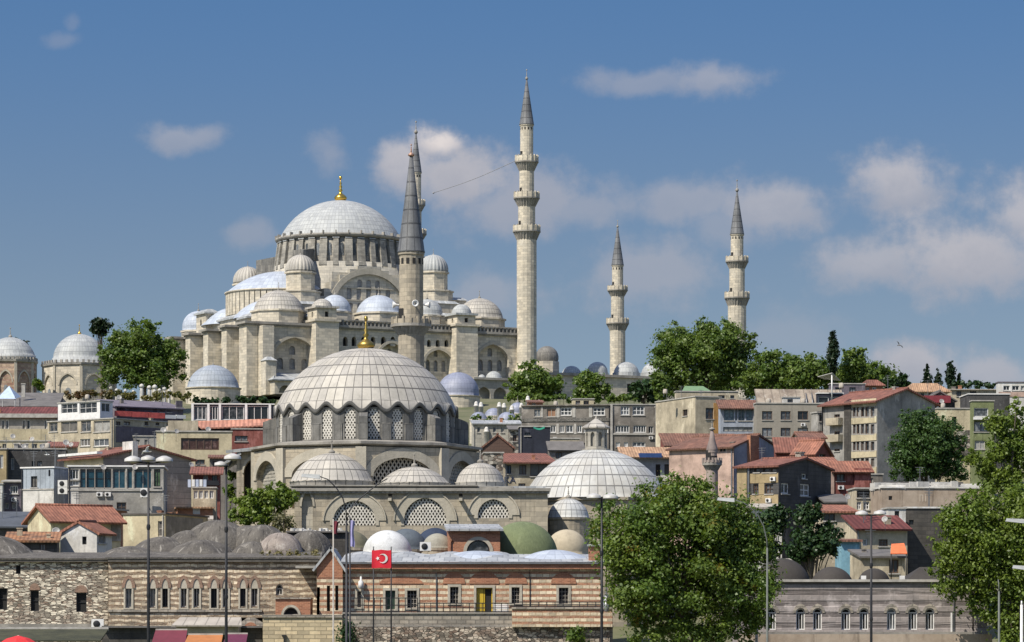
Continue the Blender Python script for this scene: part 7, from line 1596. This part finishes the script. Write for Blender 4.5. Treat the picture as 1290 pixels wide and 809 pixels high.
for a in ((83, 556.5, 402, .6, .3), (41, 551, 424, .5, -.3), (52, 560, 424, .5, .5), (70.5, 668, 316, .6, .2), (30, 560, 428, .5, .2), (16, 549, 478, .6, .3), (90, 558, 450, .5, -.2), (150, 500, 506, .6, .3), (206, 541, 438, .6, .1), (222, 541, 438, .5, .5), (262, 540, 470, .6, .3), (170, 586, 366, .5, .2), (130, 586, 366, .5, .4)): dish(*a)
for a, lab in zip(((1186, 505, 520, .6, .2), (240.5, 583, 400, .5, .6), (1067, 623, 350, .5, .4), (1115, 650, 314, .45, -.4)), ('satellite dish by the terrace house with the dark red railing', 'satellite dish at the right foot of the blank grey gable', 'satellite dish near the dark red house with one white window', 'satellite dish on the maroon roof below the rain stained wall')):
    dish(*a)['label'] = lab
# ------------------------------------------------------------------ gulls
def gull(label, px_, py_, d, span, yaw, roll, dark=False):
    t = empty('gull', (wx(px_, d), d, wz(py_, d)), label, 'bird', None, yaw); t.rotation_euler = (0, roll, yaw)
    wm_ = plain('gull white', (.7, .7, .68), .7) if not dark else plain('gull grey', (.2, .2, .2), .7)
    body = MB(); body.lathe([(0, -.28), (.05, -.22), (.085, -.05), (.075, .1), (.045, .2), (.05, .24), (.03, .29), (0, .33)], 10); o = body.build('body', wm_, t); o.rotation_euler = (R(90), 0, R(180))
    for s_ in (-1, 1):
        h2 = span/2; P = [(0, .1, .02), (s_*h2*.45, .16, .20), (s_*h2, -.02, .12), (s_*h2*.5, -.06, .19), (0, -.1, .02)]; m_ = MB(); q = P+[(a, b, c_-.025) for a, b, c_ in P]
        m_.add(q, [(0, 1, 3, 4), (1, 2, 3), (9, 8, 6, 5), (8, 7, 6), (0, 5, 6, 1), (1, 6, 7, 2), (2, 7, 8, 3), (3, 8, 9, 4)]); m_.build('wing', wm_, t)
    m_ = MB(); m_.add([(-.04, .22, 0), (.04, .22, 0), (.09, .42, .01), (-.09, .42, .01), (-.04, .22, -.02), (.04, .22, -.02), (.09, .42, -.01), (-.09, .42, -.01)], [(0, 1, 2, 3), (7, 6, 5, 4), (0, 4, 5, 1), (2, 6, 7, 3), (1, 5, 6, 2), (3, 7, 4, 0)]); m_.build('tail', wm_, t)
gull('white gull flying over the dark slate house', 60, 573, 380, 1.2, R(60), R(25)); gull('white gull flying just above the three shaded lamp', 184, 569, 240, 1.1, R(-50), R(-30)); gull('tiny dark gull in the sky above the right ridge', 1133, 435, 420, 1.3, R(30), R(40), True)

# ------------------------------------------------------------------ gravestones beside the hilltop trees
gs = None; rn = random.Random(12)
for px_, yt, yb, d in ((140, 486, 499, 700), (147, 489, 500, 690), (178.5, 483, 498, 690), (188, 485, 499, 690), (195, 484, 500, 690), (201, 489, 500, 690), (207, 487, 500, 690), (168, 491, 500, 690), (213, 490, 501, 690), (158, 490, 500, 690)):
    if gs is None:
        gs = empty('gravestone', (0, 0, 0), 'white carved gravestone under the big hilltop tree', 'gravestone', 'white gravestones under the hilltop tree'); c = gs
        mb = MB(); mb.lathe([(.34, -2), (.34, .0), (.30, 1.15), (.22, 1.3), (.2, 1.38), (.36, 1.45), (.42, 1.65), (.33, 1.95), (.1, 2.1), (0, 2.12)], 12); mb.build('headstone', P_WHITE, gs)
    else: c = copy_tree(gs)
    s_ = (yb-yt)*d/F/2.2; c.location = (wx(px_, d), d, wz(yb, d)); c.scale = (s_*1.1, s_*1.1, s_)
# ------------------------------------------------------------------ trees
L_SUN = leafmat('plane tree leaves', (.085, .142, .028), (.12, .17, .034), rare=(.20, .14, .02))
L_BRT = leafmat('bright plane leaves', (.105, .16, .028), (.135, .185, .033))
L_MID = leafmat('mid green leaves', (.085, .142, .03), (.115, .162, .036))
L_DRK = leafmat('dark evergreen leaves', (.022, .05, .016), (.03, .06, .02), trans=.15)
L_BLU = leafmat('blue green leaves', (.05, .10, .03), (.065, .115, .035), trans=.3)
L_CYP = leafmat('cypress needles', (.012, .026, .012), (.018, .035, .014), trans=.08)
BARK = surf('grey brown bark', (.14, .115, .09), (.07, .06, .05), nscale=1.5, namt=.8, streak=.3)
def leaves(mat, clumps, n, size, seed, flat=.75, up=.35):
    """clumps: array of (x,y,z,r); n leaf faces spread over them; each leaf is a small bent rhombus"""
    rg = np.random.default_rng(seed); C_ = np.array(clumps); wgt = C_[:, 3]**2; wgt /= wgt.sum()
    idx = rg.choice(len(C_), n, p=wgt); dv = rg.normal(size=(n, 3)); dv /= np.linalg.norm(dv, axis=1)[:, None]
    rad = np.abs(rg.normal(0, .62, n)).clip(0, 1.55); pos = C_[idx, :3]+dv*(rad*C_[idx, 3])[:, None]*np.array([1, 1, flat])
    nor = dv*.8+rg.normal(size=(n, 3))*.55+np.array([0, 0, up]); nor /= np.linalg.norm(nor, axis=1)[:, None]
    a = np.cross(nor, rg.normal(size=(n, 3))); a /= np.linalg.norm(a, axis=1)[:, None]; b = np.cross(nor, a)
    s_ = size*rg.uniform(.6, 1.35, n)[:, None]; wd = s_*rg.uniform(.5, .8, n)[:, None]
    bend = nor*s_*.18
    v = np.stack([pos-a*s_-bend, pos-b*wd, pos+a*s_-bend, pos+b*wd], 1).reshape(-1, 3)
    me = bpy.data.meshes.new('crown'); me.vertices.add(4*n); me.vertices.foreach_set('co', v.ravel().astype(np.float32))
    me.loops.add(4*n); me.loops.foreach_set('vertex_index', np.arange(4*n, dtype=np.int32)); me.polygons.add(n)
    me.polygons.foreach_set('loop_start', np.arange(0, 4*n, 4, dtype=np.int32)); me.update(calc_edges=True)
    at = me.attributes.new('tint', 'FLOAT', 'FACE'); ctint = rg.uniform(0, 1, len(C_)); at.data.foreach_set('value', (ctint[idx]*.55+rg.uniform(0, .45, n)).astype(np.float32))
    me.materials.append(mat); return me
def tree(label, lobes, d, n, size, mat, seed, nclump=60, cr=.3, name='tree', cat='tree', base=None, trunk_px=None, tr=.28, group=None, thick=.85, hollow=.35, flat=.75):
    """lobes: ellipses in photo pixels (x, y, rx, ry, extra depth m) with real depth; clumps sit in their outer shells"""
    rg = random.Random(seed); k = d/F; z0 = (ground(d)-.3) if base is None else base
    x0 = trunk_px if trunk_px is not None else sum(l[0]*l[2] for l in lobes)/sum(l[2] for l in lobes)
    nclump = int(nclump*1.5); t = empty(name, (wx(x0, d), d, z0), label, cat, group); L_ = []; tot = sum(l[2]*l[3] for l in lobes)
    for l in lobes:
        px_, py_, rx, ry = l[:4]; dd = l[4] if len(l) > 4 else 0.
        c = Vector((wx(px_, d)-wx(x0, d), dd, wz(py_, d)-z0)); ax, az = rx*k, ry*k; ay = ax*thick; m_ = max(5, int(nclump*l[2]*l[3]/tot))
        for i in range(m_):
            v = Vector((rg.gauss(0, 1), rg.gauss(0, 1), rg.gauss(0, 1))).normalized(); q = rg.uniform(hollow, 1)**.5; r_ = cr*min(ax, az)*rg.uniform(.65, 1.3)
            e = max(0., 1-r_/max(ax, az)*.75)
            if i % 4 == 0: q *= .5; r_ *= 1.35
            v.z *= 1.; L_.append((c.x+v.x*ax*q*e, c.y+v.y*ay*q*e, c.z+v.z*az*q*e, r_))
    o = bpy.data.objects.new('crown', leaves(mat, L_, n, size, seed, flat)); COL.objects.link(o); o.parent = t
    mb = MB(); zt_ = sum(l[2] for l in L_)/len(L_); zt_ = max(zt_, 1.)
    mb.tube([(0, 0, -.6), (.05, 0, zt_*.3), (-.08, .05, zt_*.65), (0, 0, zt_)], tr, 9, tr*.35)
    for i in range(min(16, len(L_))):
        c = L_[int(i*len(L_)/16) % len(L_)]; f = rg.uniform(.35, .85); s_ = Vector((0, 0, zt_*f)); e = Vector(c[:3]); m_ = s_.lerp(e, .5)+Vector((0, 0, .12*(e-s_).length)); mb.tube([s_, m_, e], tr*.35, 6, tr*.08)
    mb.build('trunk', BARK, t); return t
tree('big bright leafy plane tree in the foreground, standing between brick building and grey hall', [(865, 662, 100, 64), (802, 684, 66, 58, -1), (920, 690, 66, 62, 1), (860, 740, 112, 60), (815, 762, 42, 54, 1.), (940, 745, 50, 48, -1), (758, 672, 30, 30), (960, 735, 34, 40), (955, 772, 36, 38), (800, 735, 40, 40), (905, 790, 60, 40), (848, 800, 70, 40, -.5), (850, 628, 62, 34), (775, 640, 30, 28, .6), (818, 620, 36, 22), (870, 612, 26, 16), (955, 690, 30, 35), (735, 700, 0.1, 0.1), (930, 655, 40, 30)], 226, 120000, .118, L_SUN, 1, 420, .32, trunk_px=862, tr=.4, base=1.5)
tree('huge bright leafy plane tree at the right edge, before the round tree', [(1240, 680, 62, 62), (1215, 650, 42, 40, -1), (1290, 700, 60, 80), (1230, 740, 50, 40, .5), (1290, 790, 50, 45), (1203, 690, 36, 40), (1190, 720, 26, 36), (1196, 655, 28, 28), (1250, 625, 40, 24), (1300, 640, 50, 50), (1262, 760, 34, 40)], 236, 90000, .118, L_BRT, 2, 320, .32, trunk_px=1275, tr=.4, base=1.5)
tree('bright green tree at the right edge behind the huge plane tree', [(1262, 560, 22, 36), (1285, 560, 28, 50, 1), (1255, 530, 18, 22, -.5), (1240, 585, 22, 20), (1225, 575, 16, 16, .5), (1280, 510, 18, 12), (1262, 605, 30, 26)], 330, 26000, .155, L_BRT, 3, 130, .34, trunk_px=1275)
tree('dense round dark green tree between the blank gable and the green house', [(1166, 560, 48, 50), (1148, 588, 36, 30), (1198, 590, 34, 28, .5), (1160, 527, 34, 22), (1200, 560, 24, 32), (1135, 570, 22, 30)], 392, 48000, .15, L_BLU, 4, 260, .22, trunk_px=1168)
tree('dark leafy tree in front of the ochre house', [(972, 655, 24, 26), (965, 685, 26, 24), (985, 645, 15, 14)], 300, 9000, .18, L_DRK, 5, 60, .34)
tree('dark leafy tree beside the sky blue wall', [(1020, 650, 25, 22), (1025, 685, 38, 28), (1045, 672, 22, 20), (1008, 700, 28, 18)], 296, 14000, .18, L_DRK, 6, 90, .32)
tree('bushy tree growing at the left foot of the nearer mosque', [(335, 630, 34, 22), (312, 640, 26, 22), (360, 630, 20, 20), (330, 650, 36, 14), (350, 615, 20, 10), (293, 650, 10, 12)], 308, 14000, .16, L_BRT, 7, 80, .34, tr=.15, base=10)
tree('shrub under the arcade roof at the left of the nearer mosque', [(292, 600, 6, 16), (289, 620, 8, 14)], 334, 1100, .2, L_MID, 8, 14, .5, name='shrub', cat='shrub', tr=.06, base=14)
tree('big broad tree on the hilltop left of the great mosque', [(175, 435, 42, 34), (150, 450, 28, 40), (205, 455, 28, 34, .5), (222, 452, 20, 32), (185, 415, 26, 17), (165, 475, 42, 22), (200, 478, 34, 18), (137, 478, 17, 18), (182, 465, 46, 24), (135, 445, 16, 28)], 700, 44000, .31, L_MID, 9, 130, .33, trunk_px=182, tr=.6)
tree('dark umbrella pine behind the big hilltop tree', [(127, 411, 15, 13), (120, 405, 7, 7)], 720, 2200, .42, L_CYP, 10, 22, .4, trunk_px=128, tr=.3)
tree('dark evergreen peeking out from behind the small banded tomb', [(28, 438, 10, 10), (34, 448, 6, 10), (22, 430, 6, 4)], 745, 1200, .45, L_CYP, 11, 16, .45, tr=.2)
tree('light shrub between the two tombs', [(47, 483, 8, 6), (52, 488, 6, 5)], 705, 700, .4, L_MID, 12, 10, .5, name='shrub', cat='shrub', tr=.08)
tree('biggest round tree of the ridge, before the rightmost minaret', [(885, 445, 66, 44), (915, 430, 44, 32, 1), (846, 450, 36, 42), (872, 418, 44, 20), (932, 458, 36, 34), (848, 480, 42, 22), (900, 480, 62, 22), (942, 428, 18, 18), (900, 412, 36, 14)], 680, 60000, .3, L_MID, 13, 200, .28, trunk_px=890, tr=.6)
tree('lower broad tree on the ridge, right of the biggest round one', [(972, 466, 38, 28), (950, 482, 34, 16), (1003, 470, 30, 26), (985, 485, 40, 14), (960, 452, 20, 14)], 668, 26000, .29, L_MID, 14, 90, .3, tr=.4)
tree('spreading tree on the ridge left of the cypress', [(1022, 464, 26, 22), (1036, 473, 24, 20), (1010, 478, 30, 16)], 660, 10000, .34, L_MID, 15, 60, .32, tr=.35)
tree('leafy tree on the ridge right of the cypress', [(1080, 461, 28, 24), (1098, 470, 24, 18), (1063, 473, 20, 20), (1085, 482, 36, 12), (1072, 448, 18, 11)], 655, 12000, .34, L_MID, 16, 70, .3, tr=.35)
tree('low tree closing the ridge before the two conifers', [(1120, 484, 20, 10), (1137, 480, 9, 10), (1145, 487, 14, 7)], 640, 2600, .42, L_DRK, 17, 30, .4, tr=.2)
tree('round tree below the tall minaret', [(672, 480, 30, 24), (655, 488, 24, 18), (693, 487, 22, 18), (670, 495, 40, 13), (668, 462, 16, 12)], 700, 17000, .33, L_MID, 18, 80, .3, tr=.35)
tree('round tree between the tall minaret and the slim one', [(743, 482, 23, 20), (735, 494, 21, 14), (755, 492, 19, 16), (745, 500, 30, 10)], 690, 12000, .33, L_MID, 19, 55, .32, tr=.3)
tree('dark little tree by the courtyard wall, left of the biggest tree', [(808, 490, 14, 16), (800, 498, 10, 10), (822, 488, 12, 16), (815, 500, 18, 8)], 665, 3800, .42, L_DRK, 20, 40, .36, tr=.25)
tree('light green bush between the dark little tree and the biggest tree', [(832, 485, 12, 18), (836, 497, 14, 9)], 660, 2600, .42, L_MID, 21, 26, .4, tr=.2)
def cypress(label, px_, yt, yb, w_, d, n, seed, name='cypress', spread=1.):
    k = d/F; z0 = ground(d)-.3; t = empty(name, (wx(px_, d), d, z0), label, 'tree'); rg = random.Random(seed); L_ = []; z1, zb_ = wz(yt, d)-z0, wz(yb, d)-z0
    for i in range(46):
        f = i/45; r_ = w_*k/2*(math.sin(PI*(.12+.88*(1-f)))**.8 if spread == 1 else (1-f)**.8+.06)
        for j in range(3 if f < .8 else 1):
            a = rg.uniform(0, 6.28); L_.append((r_*.55*math.cos(a)*rg.uniform(.4, 1.1), r_*.55*math.sin(a), zb_+(z1-zb_)*f, max(.25, r_*rg.uniform(.4, .62))))
    o = bpy.data.objects.new('crown', leaves(L_CYP, L_, n, .3, seed, 1.25, .1)); COL.objects.link(o); o.parent = t; MB().tube([(0, 0, -.5), (0, 0, z1*.9)], .25, 8, .05).build('trunk', BARK, t)
cypress('tall slim cypress standing above the ridge trees', 1049.5, 418, 480, 17, 650, 3600, 31)
cypress('thick cypress, right one of the conifers on the right ridge', 1197.5, 457, 494, 14, 610, 2400, 32)
cypress('small pointed conifer behind the villa with the tan roof', 1168, 459, 492, 18, 612, 1700, 33, 'conifer', 2.)
cypress('loose dark conifer between the pointed one and the thick cypress', 1182, 466, 492, 16, 616, 900, 34, 'conifer', 2.)
cypress('tiny dark conifer on the ridge beside the thick cypress', 1208, 472, 492, 7, 612, 600, 35, 'conifer', 2.)
for i, (px_, yt, lab) in enumerate(((1135, 470, 'small dark conifer at the right end of the ridge trees'),)): cypress(lab, px_, yt, 492, 10, 640, 800, 36+i, 'conifer', 2.)
# hedges and plants
def hedge(label, x0, x1, y0, y1, d, n, mat, seed, size=.3, name='hedge', cat='hedge', th=1.2, m=22):
    k = d/F; rg = random.Random(seed); z0 = wz(y1, d)-.4; t = empty(name, (wx((x0+x1)/2, d), d, z0), label, cat); L_ = []
    for i in range(m):
        f = rg.random(); L_.append(((f-.5)*(x1-x0)*k, rg.uniform(-th/2, th/2), .4+rg.uniform(.1, .85)*(y1-y0)*k, (y1-y0)*k*rg.uniform(.25, .5)))
    o = bpy.data.objects.new('foliage', leaves(mat, L_, n, size, seed)); COL.objects.link(o); o.parent = t; mb = MB(); [mb.tube([(c[0], c[1], -.3), (c[0]*.99, c[1], c[2])], .04, 5) for c in L_[::3]]; mb.build('stem', BARK, t)
hedge('row of scrubby plants along the terrace above the pergola restaurant', 243, 348, 500, 508, 520, 3000, L_DRK, 41, .28, m=40)
hedge('dry bushes and flowers under the octagonal tomb', 82, 150, 492, 500, 640, 1600, leafmat('dry brown foliage', (.14, .09, .04), (.09, .10, .035)), 42, .3, m=30)
hedge('dry yellowish bushes among the gravestones', 150, 240, 494, 503, 640, 2200, leafmat('dry yellow foliage', (.20, .17, .07), (.11, .12, .04)), 43, .3, m=36)
hedge('leafy scrub on the slope under the round trees right of the tall minaret', 640, 800, 496, 506, 650, 3500, L_MID, 44, .35, m=50)
hedge('green scrub beside the white chimneys of the low college', 596, 660, 522, 533, 590, 1200, L_MID, 45, .22, m=28)
hedge('ivy bush growing out of the pale wall beside the tree', 719, 733, 788, 812, 245, 900, L_MID, 46, .13, 'ivy', 'plant', .6, 14)
hedge('ivy tuft at the corner of the yellow retaining wall', 432, 444, 786, 815, 245.5, 700, L_DRK, 47, .13, 'ivy', 'plant', .6, 12)
hedge('dry creeper hanging by the left end of the gallery', 345, 368, 645, 668, 306, 900, leafmat('grey creeper', (.18, .17, .11), (.12, .13, .07)), 48, .13, 'creeper', 'plant', 1., 16)
hedge('low roof garden on the far right ridge', 1196, 1262, 480, 490, 600, 1300, L_DRK, 49, .3, m=26)
hedge('weeds along the roof edge of the banded han', 330, 400, 692, 702, 256.5, 800, leafmat('straw weeds', (.22, .19, .10), (.16, .15, .07)), 50, .09, 'weeds', 'plant', .6, 26)
hedge('potted shrubs on the left terrace roof behind the cafe', 86, 140, 493, 502, 560, 900, leafmat('reddish shrubs', (.12, .07, .04), (.07, .08, .03)), 51, .28, m=18)

hedge('dark leafy undergrowth along the ridge under the big hilltop trees', 815, 1000, 470, 500, 705, 14000, L_MID, 61, .3, 'undergrowth', 'bushes', 4., 90)
hedge('leafy undergrowth along the ridge around the cypress', 985, 1128, 463, 500, 690, 16000, L_MID, 62, .3, 'undergrowth', 'bushes', 4., 90)
